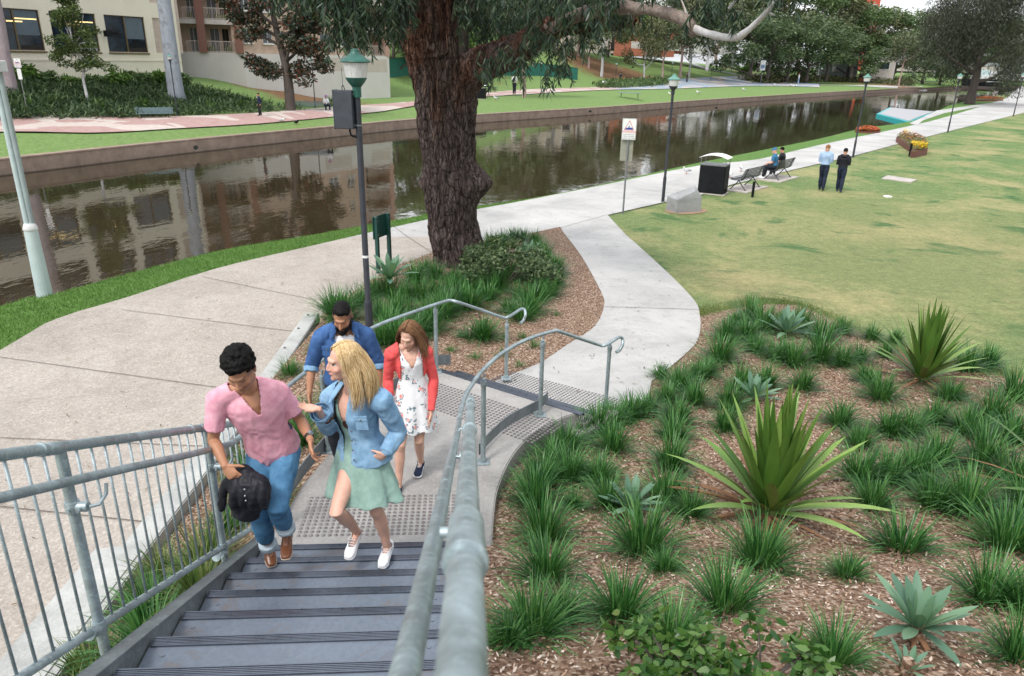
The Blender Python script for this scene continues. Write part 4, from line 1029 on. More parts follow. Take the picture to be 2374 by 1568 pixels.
# pontoon deck
z = -.35
c = [G(x, y, z) for x, y in ((2032, 264), (2062, 249), (2172, 259), (2140, 270), (2108, 283))]
PO = empty('pontoon', c[0]); tag(PO, 'floating pontoon with a turquoise rim and grey deck on the river', 'pontoon')
mb = MB(); pl = [(k.x - c[0].x, k.y - c[0].y) for k in c]
mb.prism(pl, z - .55 - c[0].z + .0, z - .02 - c[0].z); mb.build('rim', M_TURQ, PO)
ce = V((sum(a for a, b in pl) / 5, sum(b for a, b in pl) / 5)); inn = [tuple(ce + (V(k) - ce) * .90) for k in pl]
mb = MB(); mb.prism(inn, z - .1 - c[0].z, z + .03 - c[0].z); mb.build('deck', M_DECK, PO)
k = [G(x, y, 0) for x, y in ((2108, 287), (2172, 257), (2240, 247), (2310, 238), (2330, 240), (2260, 250), (2190, 263), (2140, 280), (2125, 292))]
tag(drape('landing_path', [(v.x, v.y) for v in k], near_h, .03, fr(-13, 200, 4), fr(30, 300, 4), M_CONC), kind='structure')

# ---------------------------------------------------------------- seagulls and ducks
M_GULL = m_var('gull_white', (.62, .63, .63), .7, .1); M_GULLG = m_var('gull_grey_wing', (.30, .31, .33), .7, .1); M_BEAK = m_var('orange_beak', (.5, .1, .02), .5, .1)
def gull(p, rz, label, s=1.0, group=None, dark=False):
    g = empty('seagull' if not dark else 'duck', p, rz); tag(g, label, 'bird', group)
    m = M_BLACKP if dark else M_GULL
    mb = MB(); mb.tube([(-.17, 0, .12), (-.09, 0, .125), (0, 0, .13), (.08, 0, .16), (.12, 0, .21), (.145, 0, .245), (.165, 0, .25)], [.012, .045, .062, .055, .033, .03, .02], 10, rnd=True); mb.build('body', m, g, smooth=True)
    for sy in (-1, 1):
        mb = MB(); mb.tube([(.06, sy * .045, .155), (-.05, sy * .055, .15), (-.20, sy * .02, .125)], [.03, .032, .006], 8, ecc=.35, side=V((1, 0, .2)).cross(V((0, 1, 0)))); mb.build('wing', m if dark else M_GULLG, g, smooth=True)
        mb = MB(); mb.tube([(.01, sy * .02, .08), (.015, sy * .022, 0)], .006, 6); mb.box((.03, sy * .022, .004), (.05, .03, .006)); mb.build('leg', M_BEAK, g)
    mb = MB(); mb.tube([(.17, 0, .25), (.215, 0, .242)], [.009, .003], 6); mb.build('beak', M_BEAK, g); g.scale = (s, s, s); return g
for (x, y, a, lab) in ((1592, 404, 200, 'white gull standing on the walk left of the litter bin'), (1692, 413, 80, 'white gull at the right edge of the litter bin'), (1718, 398, 95, 'white gull beyond the empty black bench')):
    gull(G(x, y, .02), R_(a), lab, 1.25, 'gulls on the near walk')
for i, (x, y) in enumerate(((1793, 200), (1832, 202), (1839, 203), (1846, 203), (1724, 212), (1619, 219), (1554, 223), (1150, 234))):
    gull(FT(x, y), R_(30 * i), ('white gull on the far grass, one of those near the bend of the path' if i < 5 else 'white gull on the far grass strip above the river wall'), 2.4, 'gulls on the far grass near the bend' if i < 5 else 'gulls on the far grass strip')
gull(FT(654, 285), R_(20), 'white breasted bird on the far grass right of the man in the suit', 1.5); gull(FT(688, 290), R_(60), 'small black bird on the far grass left of the equipment box', 1.5, dark=True)
# ---------------------------------------------------------------- buildings across the river
def brick_mat(name, a, b, mortar, sc=1.0):
    t = NT(name); co = t.n('ShaderNodeTexCoord').outputs['Object']; q = t.n('ShaderNodeTexBrick'); 
    mp = t.n('ShaderNodeMapping'); t.l(co, mp.inputs[0]); mp.inputs['Rotation'].default_value = (R_(90), 0, 0); t.l(mp.outputs[0], q.inputs['Vector'])
    q.inputs['Color1'].default_value = (*a, 1); q.inputs['Color2'].default_value = (*b, 1); q.inputs['Mortar'].default_value = (*mortar, 1); q.inputs['Scale'].default_value = 1 * sc
    q.inputs['Brick Width'].default_value = .46; q.inputs['Row Height'].default_value = .17; q.inputs['Mortar Size'].default_value = .012
    nz = t.noise(t.coord('obj'), .7, 5, .7)
    return t.fin(t.mix(1.0, q.outputs[0], t.ramp(nz, [(.3, .82), (.7, 1.08)]), 'MULTIPLY'), .9)
def render_mat(name, c):
    t = NT(name); co = t.coord('obj'); n = t.noise(co, .35, 6, .65); s = t.noise(t.coord('obj', (1, 1, .08)), 1.3, 5, .7)
    col = t.ramp(n, [(.3, sc3(c, .92)), (.7, sc3(c, 1.05))]); col = t.mix(t.ramp(s, [(.6, 0.0), (.78, .22)]), col, sc3(c, .62)); return t.fin(col, .9)
M_CREAM = render_mat('cream_render', (.76, .70, .58)); M_GREYR = render_mat('grey_render', (.47, .44, .42)); M_GREYR2 = render_mat('light_grey_render', (.58, .555, .53))
M_BRICK = brick_mat('buff_brick', (.48, .34, .255), (.54, .40, .31), (.42, .33, .27)); M_RBRICK = brick_mat('red_brick', (.34, .10, .06), (.42, .14, .085), (.3, .17, .12))
M_PBRICK = brick_mat('pinkish_brick', (.50, .40, .335), (.56, .46, .39), (.52, .45, .40))
def glass_dark(name, a, b):
    t = NT(name); n = t.noise(t.coord('obj'), .55, 3, .5, 1.0); return t.fin(t.ramp(n, [(.42, a), (.62, b)]), .08, 0, **{'Specular_IOR_Level': .6})
M_GLASS = glass_dark('office_glass', (.006, .008, .012), (.018, .034, .055)); M_GLASS2 = glass_dark('flat_glass', (.02, .025, .03), (.10, .11, .12))
M_FRAME = m_var('bronze_frame', (.12, .085, .035), .5, .15); M_BROWN = m_var('brown_post', (.17, .075, .055), .7, .12); M_PINKP = m_var('pink_post', (.40, .25, .20), .7, .1)
M_RAILB = m_var('beige_rail', (.42, .36, .32), .6, .1); M_CURT = m_var('curtain', (.16, .155, .16), .9, .3, 4, stretch=(6, 6, .2)); M_DARKI = m_var('dark_interior', (.02, .017, .015), .9, .3, 1)
M_SLAB = m_var('slab_render', (.45, .41, .38), .85, .1); M_ROOFG = m_var('grey_roof', (.30, .32, .33), .7, .15)
M_LITE = NT('office_ceiling_light'); 
_e = M_LITE.n('ShaderNodeEmission'); _e.inputs[0].default_value = (1, .72, .30, 1); _e.inputs[1].default_value = 1.3; M_LITE.l(_e.outputs[0], M_LITE.out.inputs[0]); M_LITE = M_LITE.m
M_WMET = m_var('paper_clutter', (.45, .46, .47), .7, .2, 3); M_BLIND = m_var('grey_blind', (.10, .13, .16), .8, .1, 2)

class Facade:
    """a vertical wall plane; u runs from A to B, n looks towards the river"""
    def __init__(s, A, B, z0, name, label, cat='building'):
        s.A = V((A.x, A.y, 0)); d = V((B.x - A.x, B.y - A.y, 0)); s.L = d.length; s.u = d.normalized()
        s.n = V((s.u.y, -s.u.x, 0))
        if s.n.dot(EYE - s.A) < 0: s.n = -s.n
        s.z0 = z0; ang = math.atan2(s.u.y, s.u.x); s.root = empty(name, (s.A.x, s.A.y, z0), ang); s.sg = 1 if s.n.dot(V((-math.sin(ang), math.cos(ang), 0))) > 0 else -1
        tag(s.root, label, cat)
    def uz(s, px, py, off=0.0):
        r = ray(px, py); t = ((s.A + s.n * off - EYE).dot(s.n)) / r.dot(s.n); p = EYE + r * t; return (p - s.A).dot(s.u), p.z - s.z0
    def bx(s, mb, u0, u1, z0, z1, d0, d1, bev=0):
        a, b = sorted((d0 * s.sg, d1 * s.sg)); mb.box(((u0 + u1) / 2, (a + b) / 2, (z0 + z1) / 2), (abs(u1 - u0), b - a, abs(z1 - z0)), bev=bev); return mb
    def wall(s, name, mat, u0, u1, z0, z1, openings, th=.35, d=0.0, parent=None):
        us = sorted(set([u0, u1] + [k for o in openings for k in o[:2] if u0 < k < u1])); zs = sorted(set([z0, z1] + [k for o in openings for k in o[2:4] if z0 < k < z1])); mb = MB()
        for a, b in zip(us, us[1:]):
            run = None
            for c, e in zip(zs, zs[1:]):
                mu, mz = (a + b) / 2, (c + e) / 2; op = any(o[0] < mu < o[1] and o[2] < mz < o[3] for o in openings)
                if not op: run = (run[0], e) if run else (c, e)
                if op and run: s.bx(mb, a, b, run[0], run[1], d - th, d); run = None
            if run: s.bx(mb, a, b, run[0], run[1], d - th, d)
        return mb.build(name, mat, parent or s.root)
    def window(s, u0, u1, z0, z1, fm, gm, mull=1, d=-.22, fw=.09, extra=None, sill=None):
        mb = MB()
        for k in range(mull + 2):
            u = lerp(u0, u1, k / (mull + 1)); s.bx(mb, u - fw / 2, u + fw / 2, z0, z1, d, d + .10)
        for z in (z0, z1): s.bx(mb, u0, u1, z - fw / 2, z + fw / 2, d + .002, d + .103)
        f = mb.build('window', fm, s.root)
        for k in range(mull + 1):
            a_, b_ = lerp(u0, u1, k / (mull + 1)), lerp(u0, u1, (k + 1) / (mull + 1)); mb = MB(); s.bx(mb, a_, b_, z0, z1, d - .02, d + .03); mb.build('pane', gm[k % len(gm)] if isinstance(gm, list) else gm, f)
        if sill: mb = MB(); s.bx(mb, u0 - .1, u1 + .1, z0 - .14, z0 - .02, -.05, .10); mb.build('sill', sill, f)
        return f
def between(F, a, b): return [F.uz(*a), F.uz(*b)]

# cream office block
A = GD(428, 195, 72.8); B = GD(0, 195, 57.0); B = B + (B - A).normalized() * 20
z0 = 0.6
F = Facade(A, B, z0, 'office_building', 'cream rendered office block with big dark windows across the river at the left')
H_ = 16.0; op = []
def rect(F, c): 
    q = [F.uz(*k) for k in c]; us = [k[0] for k in q]; us.sort(); zs = sorted(k[1] for k in q); return ((us[0] + us[1]) / 2, (us[2] + us[3]) / 2, (zs[0] + zs[1]) / 2, (zs[2] + zs[3]) / 2)
w3 = rect(F, [(238, 33), (332, 39), (255, 121), (346, 122)]); w2 = rect(F, [(110, 27), (218, 32), (131, 119), (236, 121)])
pit = (w2[0] + w2[1] - w3[0] - w3[1]) / 2; ww = w3[1] - w3[0]; zz0, zz1 = (w3[2] + w2[2]) / 2, (w3[3] + w2[3]) / 2; pz = 4.35
rows = []
for r in range(3):
    for k in range(5):
        u0 = w3[0] + pit * k - (0 if r == 0 else .1); rows.append((u0, u0 + ww, zz0 + r * (pz + (0.35 if r else 0)), zz1 + r * pz, r, k))
insets = []
for r in range(3): insets.append((w3[0] - .9 - 2.0, w3[0] - .9, zz0 + r * pz, zz1 + r * pz))
F.wall('wall', M_CREAM, .0, F.L, -3, H_, [k[:4] for k in rows] + insets, .5)
mb = MB(); F.bx(mb, 0, F.L, 0, H_, -.6 - 14, -.62); mb.build('core', M_DARKI, F.root)
mb = MB(); F.bx(mb, 0, F.L, zz0 - .75, zz0 - .62, 0.0, .06); mb.build('string_course', M_CREAM, F.root)
for a, b, c, d in insets: F.wall('brick_inset', M_PBRICK, a, b, c, d, [], .3, -.12)
mb = MB(); F.bx(mb, -.45, -.003, zz0, H_, -.8, -.1); mb.build('brick_return', M_PBRICK, F.root)
for (a, b, c, d, r, k) in rows:
    if r == 0:
        f = F.window(a, b, c, d, M_FRAME, M_GLASS, 1, -.2, .12)
        mb = MB(); F.bx(mb, a - .05, b + .05, c - .16, c - .03, -.03, .09); mb.build('sill', M_FRAME, f)
        # things behind the glass show faintly : blinds, desks, strip lights
        if k in (1, 2):
            for q in range(2): mb = MB(); F.bx(mb, a + .2 + q * 1.2, a + 2.0 + q * .7, d - .75 - q * .22, d - .66 - q * .22, -.17, -.165); mb.build('strip_light', M_LITE, f)
        mb = MB(); F.bx(mb, a + .15, (a + b) / 2 - .1 if k == 1 else a + 1.9, c + .08, c + (.75 if k == 1 else .4), -.17, -.165); mb.build('desk', M_WMET if k == 1 else M_DARKI, f)
        if k != 1: mb = MB(); F.bx(mb, a + .12, (a + b) / 2 - .1, c + 1.15, d - .1, -.17, -.166); mb.build('blind', M_BLIND, f)
    elif r == 1:
        F.window(a, b, c, d, M_FRAME, M_GLASS, 2, -.35, .1)
        mb = MB(); n = 30
        for q in range(n + 1): u = lerp(a, b, q / n); F.bx(mb, u - .02, u + .02, c + .03, c + 1.0, -.06, -.02)
        F.bx(mb, a, b, c + .98, c + 1.05, -.07, -.01); F.bx(mb, a, b, c + .02, c + .08, -.07, -.01); mb.build('balcony_rail', M_BLACKP, F.root)
mb = MB(); u_, zc_ = F.uz(237, 78); F.bx(mb, u_ - .28, u_ + .28, zc_ - .25, zc_ + .25, .5, .9); F.bx(mb, u_ - 1.0, u_ - .2, zc_, zc_ + .06, .62, .68); F.bx(mb, u_ - 1.0, u_ - .94, zc_ - .05, zc_ + .12, 0, .7); mb.build('floodlight', M_BLACKP, F.root)

# brick flats on the grey podium wall
A1 = GD(424, 195, 75.5); B1 = GD(573, 193, 77.5)
zt = 4.72
F = Facade(A1, B1, 1.0, 'apartment_building', 'buff brick apartment block with brown posts and railed balconies right of the cream office')
T0z = zt - 1.0
uA = 0; uB = F.L
F.wall('podium_wall', M_GREYR, -.2, uB, -3, T0z, [], .4, .15)
for lv in range(4):
    zb = T0z + lv * 3.12
    mb = MB(); F.bx(mb, -.2, uB + .1, zb - (.0 if lv == 0 else .42), zb + .04, -2.2, .12); mb.build('balcony_slab', M_SLAB, F.root)
    wn = [(F.uz(x0, 80)[0], F.uz(x1, 80)[0]) for x0, x1 in ((438, 456), (463, 471), (486, 508), (515, 530))]
    ops = [(a, b, zb + .05, zb + 2.35) for a, b in wn]
    F.wall('recess_wall', M_BRICK, -.2, uB, zb, zb + 3.1, ops, .3, -1.9)
    for i, (a, b, c, d) in enumerate(ops):
        mb = MB(); F.bx(mb, a, b, c, d, -2.15, -2.1); w_ = mb.build('balcony_door', M_CURT if i in (0, 2) else M_DARKI, F.root)
        mb = MB(); 
        for u in (a, (a + b) / 2, b): F.bx(mb, u - .03, u + .03, c, d, -2.08, -1.98)
        mb.build('frame', M_OFFW if i in (0, 2) else M_FRAME, w_)
    pr = [F.uz(x, 100)[0] for x in (433, 466, 478, 549)]
    for a, b in ((pr[0], pr[1]), (pr[2], pr[3])):
        mb = MB()
        for z in (zb + .12, zb + 1.1): F.bx(mb, a, b, z - .03, z + .03, .0, .06)
        n = int((b - a) / .16)
        for q in range(n + 1): u = lerp(a, b, q / n); w_ = .035 if q % 8 == 0 else .015; F.bx(mb, u - w_, u + w_, zb + .05, zb + 1.1, .01, .05)
        mb.build('balcony_rail', M_RAILB, F.root)
    rg = random.Random(lv)
    for q in range(7): mb = MB(); u = lerp(pr[0], pr[3], rg.random()); mb.ball((u, F.sg * -.6, zb + .3), (.2, .2, rg.uniform(.2, .5)), n=7, m=5); mb.build('pot_plant', M_BEDG, F.root)
for x in (470, 554):
    u = F.uz(x, 100)[0]; mb = MB(); F.bx(mb, u - .38, u + .38, T0z, T0z + 13, -.1, .42); mb.build('brown_post', M_BROWN, F.root)
u = F.uz(540, 60)[0]; mb = MB(); F.bx(mb, u - .25, u + .3, T0z, T0z + 13, -1.9, -.1); mb.build('brick_pier', M_BRICK, F.root)
mb = MB(); F.bx(mb, -.2, uB, 0, T0z + 13, -10, -2.3); mb.build('core', M_DARKI, F.root)
ROOT1 = F.root
A2 = GD(571, 193, 77.4); B2 = GD(902, 187, 93)
F = Facade(A2, B2, 1.0, 'apartment_building', 'long buff brick apartment wing above the pale grey wall behind the red leaved tree')
F.wall('podium_wall', M_GREYR2, 0, F.L, -3, T0z, [], .4, .15)
M_PATCH = m_var('beige_patch', (.47, .42, .37), .9, .06, 1)
for x0, x1, y0, y1 in ((738, 800, 135, 165), (850, 895, 138, 168)):
    a, c = F.uz(x0, y1); b, d = F.uz(x1, y0); mb = MB(); F.bx(mb, a, b, c, d, .15, .156); mb.build('paint_patch', M_PATCH, F.root)
ops = []
for lv in range(4):
    zb = T0z + lv * 3.12
    for x0, x1 in ((566, 586), (612, 634), (648, 662), (692, 714), (744, 766), (788, 806)):
        ops.append((F.uz(x0, 100)[0], F.uz(x1, 100)[0], zb + 1.05, zb + 2.35))
uE = F.uz(822, 100)[0]
F.wall('wall', M_BRICK, 0, uE, T0z, T0z + 13, ops, .3, -.1)
for o_ in ops: F.window(*o_, M_OFFW, M_GLASS2, 1, -.28, .07, sill=M_WHITE)
for lv in range(4):
    zb = T0z + lv * 3.12; a, b = uE, F.L
    mb = MB(); F.bx(mb, a, b, zb - (.0 if lv == 0 else .5), zb + .05, -2.2, .12); mb.build('balcony_slab', M_SLAB, F.root)
    mb = MB(); F.bx(mb, a, b, zb, zb + 3, -2.3, -2.2); mb.build('balcony_door', M_DARKI, F.root)
    mb = MB(); F.bx(mb, lerp(a, b, .3), lerp(a, b, .5), zb, zb + 2.6, -2.15, -2.1); F.bx(mb, lerp(a, b, .55), lerp(a, b, .95), zb, zb + 2.6, -2.15, -2.12); mb.build('recess_wall', M_BRICK, F.root)
    mb = MB()
    for z in (zb + .12, zb + 1.15): F.bx(mb, a, b, z - .035, z + .035, .0, .06)
    n = int((b - a) / .2)
    for q in range(n + 1): u = lerp(a, b, q / n); w_ = .04 if q % 8 == 0 else .018; F.bx(mb, u - w_, u + w_, zb + .05, zb + 1.15, .01, .05)
    mb.build('balcony_rail', M_RAILB, F.root)
for u in (uE + .1, F.L - .3): mb = MB(); F.bx(mb, u - .3, u + .3, T0z, T0z + 13, -2.2, .3); mb.build('pink_post', M_PINKP, F.root)
mb = MB(); F.bx(mb, 0, F.L, 0, T0z + 13, -10, -2.4); mb.build('core', M_DARKI, F.root)
M_FENCE = m_var('green_fence_cloth', (.012, .12, .09), .8, .25, 2.0)
def gfence(pts, h, label):
    ps_ = [FT(x, y) for x, y in pts]; R0 = empty('green_fence', ps_[0]); tag(R0, label, 'fence'); o0 = ps_[0]
    mb = MB(); mt = MB()
    for a, b in zip(ps_, ps_[1:]):
        d = (b - a); nn = V((-d.y, d.x, 0)).normalized() * .03; h1 = V((0, 0, h))
        a_, b_ = a - o0 - V((0, 0, .3)), b - o0 - V((0, 0, .3)); mb.add([a_ - nn, b_ - nn, b_ - nn + h1, a_ - nn + h1, a_ + nn, b_ + nn, b_ + nn + h1, a_ + nn + h1], [(0, 1, 2, 3), (5, 4, 7, 6), (3, 2, 6, 7), (0, 4, 5, 1), (0, 3, 7, 4), (1, 5, 6, 2)])
        mt.tube([a_ + h1, b_ + h1], .06, 6)
    mb.build('mesh_panel', M_FENCE, R0); mt.build('top_rail', M_DGREEN, R0)
    for a in ps_: m_ = MB(); m_.tube([a - o0 - V((0, 0, .3)), a - o0 + V((0, 0, h - .25))], .06, 6); m_.build('post', M_DGREEN, R0)
gfence([(1120, 174), (1185, 176), (1251, 177), (1285, 180), (1312, 183), (1338, 187)], 2.6, 'green cloth covered fence at the foot of the bare brown slope')
gfence([(903, 181), (925, 178), (948, 175)], 3.0, 'green fence joining the pale wall just left of the big trunk')

# houses on the hill, far red tower, cafe
def house(px, py, dep, W, D, Hh, wall, label, rz=0.0, roof=M_ROOFG, wins=3, name='house', z=None, fl=1, flat=False):
    p = GD(px, py, dep); Hs = empty(name, p, rz); tag(Hs, label, name.replace('_', ' '))
    mb = MB(); mb.box((0, 0, Hh / 2 - 2), (W, D, Hh + 4)); mb.build('wall', wall, Hs)
    mb = MB()
    if flat: mb.box((0, 0, Hh + .25), (W + .8, D + .8, .5))
    else:
        e = .6; x, y = W / 2 + e, D / 2 + e; mb.add([(-x, -y, Hh), (x, -y, Hh), (x, y, Hh), (-x, y, Hh), (-x + y * .9, 0, Hh + D * .28), (x - y * .9, 0, Hh + D * .28)], [(0, 1, 5, 4), (1, 2, 5), (2, 3, 4, 5), (3, 0, 4), (0, 3, 2, 1)])
    mb.build('roof', roof, Hs)
    for f_ in range(fl):
        for k in range(wins):
            x = lerp(-W / 2, W / 2, (k + .5) / wins); zz = (f_ + .55) * Hh / fl; w_, h_ = W / wins * .5, Hh / fl * .45
            mb = MB(); mb.box((x, -D / 2 - .05, zz), (w_ + .3, .12, h_ + .3)); wf = mb.build('window', M_WHITE, Hs); mb = MB(); mb.box((x, -D / 2 - .1, zz), (w_, .1, h_)); mb.build('pane', M_GLASS, wf)
    return Hs
house(1490, 97, 212, 17, 9, 7, M_RBRICK, 'red brick house with a white veranda at the top of the hill', 0, M_OFFW, 3)
house(1565, 92, 222, 13, 9, 8, M_RBRICK, 'red brick house right of the hilltop path behind the gum branches', R_(-8), M_ROOFG, 3)
house(1645, 92, 215, 14, 10, 14, M_OFFW, 'white block with balconies behind the trees above the long gum branch', R_(-12), M_ROOFG, 4, 'apartment_building', fl=4, flat=True)
house(1400, 90, 215, 26, 10, 14, m_var('pale_wall', (.5, .45, .4), .9, .1), 'pale flats behind the dense gum foliage in the middle', R_(5), M_ROOFG, 6, 'apartment_building', fl=4, flat=True)
house(1180, 120, 190, 34, 10, 18, m_var('pale_wall_warm', (.5, .44, .38), .9, .1), 'tall pale flats seen through the leaves right of the big trunk', R_(8), M_ROOFG, 8, 'apartment_building', fl=5, flat=True)
house(1990, 140, 300, 7.5, 8, 30, m_var('red_tower', (.42, .07, .04), .85, .1, .5), 'tall red building rising behind the white limbed gum tree', R_(-15), M_ROOFG, 2, 'tower_building', fl=7, flat=True)
house(1955, 120, 310, 12, 8, 28, M_OFFW, 'white tower block to the left of the tall red building', R_(-15), M_ROOFG, 3, 'tower_building', fl=7, flat=True)
house(2042, 172, 235, 7, 6, 4.6, M_SLAB, 'small cream and red kiosk under the trees near the bend', R_(-20), M_ROOFG, 1, 'kiosk', flat=True)
house(2018, 172, 238, 6, 6, 2.2, M_RBRICK, 'low red brick terrace beside the cream kiosk', R_(-20), m_var('terrace_rail', (.35, .4, .42), .5, .3, 3), 1, 'terrace', flat=True)
house(1940, 152, 250, 12, 6, 3, m_var('glasshouse', (.25, .28, .3), .4, .3, 2), 'pale grey structure glimpsed between the dark trees', R_(-10), M_ROOFG, 5, 'pavilion', flat=True)
mb = MB(); WF = empty('white_fence', FT(1520, 110)); tag(WF, 'low white picket fence in front of the red brick houses', 'fence'); a, b = GD(1465, 104, 200), GD(1600, 112, 200)
d = b - a; n = 46
for k in range(n): q = a + d * (k / n) - WF.location; mb.box(q + V((0, 0, .0)), (.28, .08, 1.8), rz=math.atan2(d.y, d.x))
mb.build('pickets', M_WHITE, WF); mb = MB(); mb.tube([a - WF.location, b - WF.location], .06, 6); mb.build('rail', M_WHITE, WF)

# road bridge, footbridge, boat, marquees at the right edge
p, q = GD(2215, 158, 330), GD(2430, 160, 290); BR = empty('road_bridge', p); tag(BR, 'grey concrete road bridge crossing in the distance at the right edge', 'bridge'); d = q - p; rz = math.atan2(d.y, d.x); m_ = d / 2
mb = MB(); mb.box((m_.x, m_.y, -.6), (d.length + 90, 9, 2.6), rz=rz); mb.build('deck', M_SLAB, BR)
mb = MB(); mb.box((m_.x, m_.y, 1.6), (d.length + 90, 9.3, 1.4), rz=rz); mb.build('parapet', M_ROOFG, BR)
mb = MB(); mb.box((m_.x, m_.y, -2.3), (d.length + 90, 7, .8), rz=rz); mb.build('girder', M_BLACKP, BR)
for t in (-.2, .55, 1.3): mb = MB(); c = d * t; mb.box((c.x, c.y, -5), (1.5, 6, 5), rz=rz); mb.build('pier', M_SLAB, BR)
p, q = G(2224, 203, -.5), G(2500, 214, -.5); FB = empty('footbridge', p); tag(FB, 'low dark footbridge over the water at the far right', 'bridge'); d = q - p; rz = math.atan2(d.y, d.x)
mb = MB(); mb.box((d.x / 2, d.y / 2, .1), (d.length, 3.0, .7), rz=rz); mb.build('deck', m_var('dark_timber', (.06, .045, .04), .8, .2), FB)
for t in (.12, .35, .6): mb = MB(); mb.box((d.x * t, d.y * t, -.9), (1.2, 2.4, 1.7), rz=rz); mb.build('pier', M_SLAB, FB)
p = G(2275, 199, -.1); BT = empty('boat', p, R_(10)); tag(BT, 'dark hulled boat moored beyond the footbridge', 'boat')
mb = MB(); secs = [(-6.5, .7), (-5, 1.6), (0, 1.8), (4, 1.5), (6.8, .15)]; vs = []
for x, hw in secs: vs += [(x, -hw * .7, -.6), (x, -hw, 1.6 + .05 * abs(x)), (x, hw, 1.6 + .05 * abs(x)), (x, hw * .7, -.6)]
fs = [(4 * i + k, 4 * i + 4 + k, 4 * i + 4 + (k + 1) % 4, 4 * i + (k + 1) % 4) for i in range(4) for k in range(4)] + [(0, 1, 2, 3), (19, 18, 17, 16)]
mb.add(vs, fs); mb.build('hull', M_BLACKP, BT); mb = MB(); mb.box((-.5, 0, 2.3), (6, 2.4, 1.2), bev=.1); mb.build('cabin', M_OFFW, BT); mb = MB(); mb.box((0, -1.83, 1.2), (11, .05, .12)); mb.build('stripe', M_WHITE, BT)
M_TENT = m_var('tent_white', (.74, .74, .76), .7, .06, 1)
def marquee(px, py, dep, s, label, mat=M_TENT):
    p = GD(px, py, dep); T_ = empty('marquee', p, R_(15)); tag(T_, label, 'marquee'); mb = MB(); w_ = 2.6 * s
    mb.add([(-w_, -w_, 2.2), (w_, -w_, 2.2), (w_, w_, 2.2), (-w_, w_, 2.2), (-.3, -.3, 3.6), (.3, -.3, 3.6), (.3, .3, 3.6), (-.3, .3, 3.6), (0, 0, 4.6)], [(0, 1, 5, 4), (1, 2, 6, 5), (2, 3, 7, 6), (3, 0, 4, 7), (4, 5, 8), (5, 6, 8), (6, 7, 8), (7, 4, 8), (3, 2, 1, 0)]); mb.build('canopy', mat, T_)
    mb = MB()
    mb.box((0, w_ - .1, 1.1), (2 * w_, .06, 2.2)); mb.box((-w_ + .1, 0, 1.1), (.06, 2 * w_, 2.2)); mb.build('side_sheet', M_TENT, T_)
    for sx in (-1, 1): mb = MB(); mb.tube([(sx * w_, -w_, 0), (sx * w_, -w_, 2.2)], .06, 6); mb.build('leg', M_STEEL, T_)
marquee(2323, 186, 265, 1.5, 'white peaked marquee left of the green topped tent')
marquee(2352, 187, 250, 1.2, 'marquee with a grey green canopy under the bridge', m_var('tent_green', (.16, .22, .20), .7, .1))
marquee(2378, 187, 262, 1.6, 'white marquee cut by the right edge of the picture')
p = GD(2277, 188, 262); mb = MB(); mb.box((0, 0, 1.9), (5.2, .3, 3.6)); BB = empty('display_board', p, R_(10)); tag(BB, 'large pale picture board beyond the boat', 'sign'); mb.build('panel', m_var('pale_blue_print', (.45, .55, .58), .6, .3, .6), BB); mb = MB(); mb.box((0, .2, 1), (.3, .2, 2.4)); mb.build('post', M_STEEL, BB)
# ---------------------------------------------------------------- foliage helpers
def leaf_obj(name, P, A, S, mat, parent=None):
    """N pointed leaves: P base, A long axis*length, S half width vector"""
    P, A, S = [np.asarray(k, dtype=np.float32) for k in (P, A, S)]; N = len(P)
    v = np.stack([P, P + A * .3 + S, P + A * .65 + S * .8, P + A, P + A * .65 - S * .8, P + A * .3 - S], 1).reshape(-1, 3)
    me = bpy.data.meshes.new(name); me.vertices.add(N * 6); me.vertices.foreach_set('co', v.ravel()); me.loops.add(N * 6); me.polygons.add(N)
    me.loops.foreach_set('vertex_index', np.arange(N * 6, dtype=np.int32)); me.polygons.foreach_set('loop_start', np.arange(0, N * 6, 6, dtype=np.int32)); me.polygons.foreach_set('loop_total', np.full(N, 6, dtype=np.int32))
    me.materials.append(mat); me.update(); me.validate(); o = bpy.data.objects.new(name, me); COL.objects.link(o)
    if parent: o.parent = parent
    return o
RG_ = np.random.default_rng(5)
def rdir(n, zs=1.0):
    d = RG_.normal(size=(n, 3)); d[:, 2] *= zs; return d / np.linalg.norm(d, axis=1, keepdims=True)
def clump_pts(cs, rs, n, squash=.7, shell=.55):
    k = RG_.integers(0, len(cs), n) if not hasattr(rs, '__len__') else RG_.choice(len(cs), n, p=np.array(rs) ** 2 / sum(np.array(rs) ** 2))
    d = rdir(n); r = (shell + (1 - shell) * RG_.random((n, 1))) ** 1.0
    R0 = np.array(rs)[k][:, None] if hasattr(rs, '__len__') else rs
    d[:, 2] *= squash; return np.array(cs)[k] + d * r * R0
def leaves_at(P, L, W, droop=.4):
    n = len(P); A = rdir(n); A[:, 2] = A[:, 2] * .6 - droop; A /= np.linalg.norm(A, axis=1, keepdims=True); l = L * (.6 + .8 * RG_.random((n, 1)))
    S = np.cross(A, rdir(n)); S /= np.linalg.norm(S, axis=1, keepdims=True) + 1e-6; return P, A * l, S * W * .5
def bark_mat(name, a, b, sc=3, bump=.5, stretch=(1, 1, .15), rough=.85, extra=None):
    t = NT(name); co = t.coord('obj', stretch); n = t.noise(co, sc * 3, 7, .75, .6); n2 = t.noise(t.coord('obj'), sc * .5, 4, .6)
    col = t.ramp(t.math('ADD', t.math('MULTIPLY', n, .7), t.math('MULTIPLY', n2, .3)), [(.34, a), (.6, b)])
    if extra: col = t.mix(t.ramp(n2, [(.55, 0.0), (.66, .8)]), col, extra)
    t.bump(n, bump, .05); return t.fin(col, rough)
M_BPALE = bark_mat('pale_gum_bark', (.34, .33, .33), (.56, .55, .56), 2, .15, (1, 1, .4), extra=(.36, .28, .22))
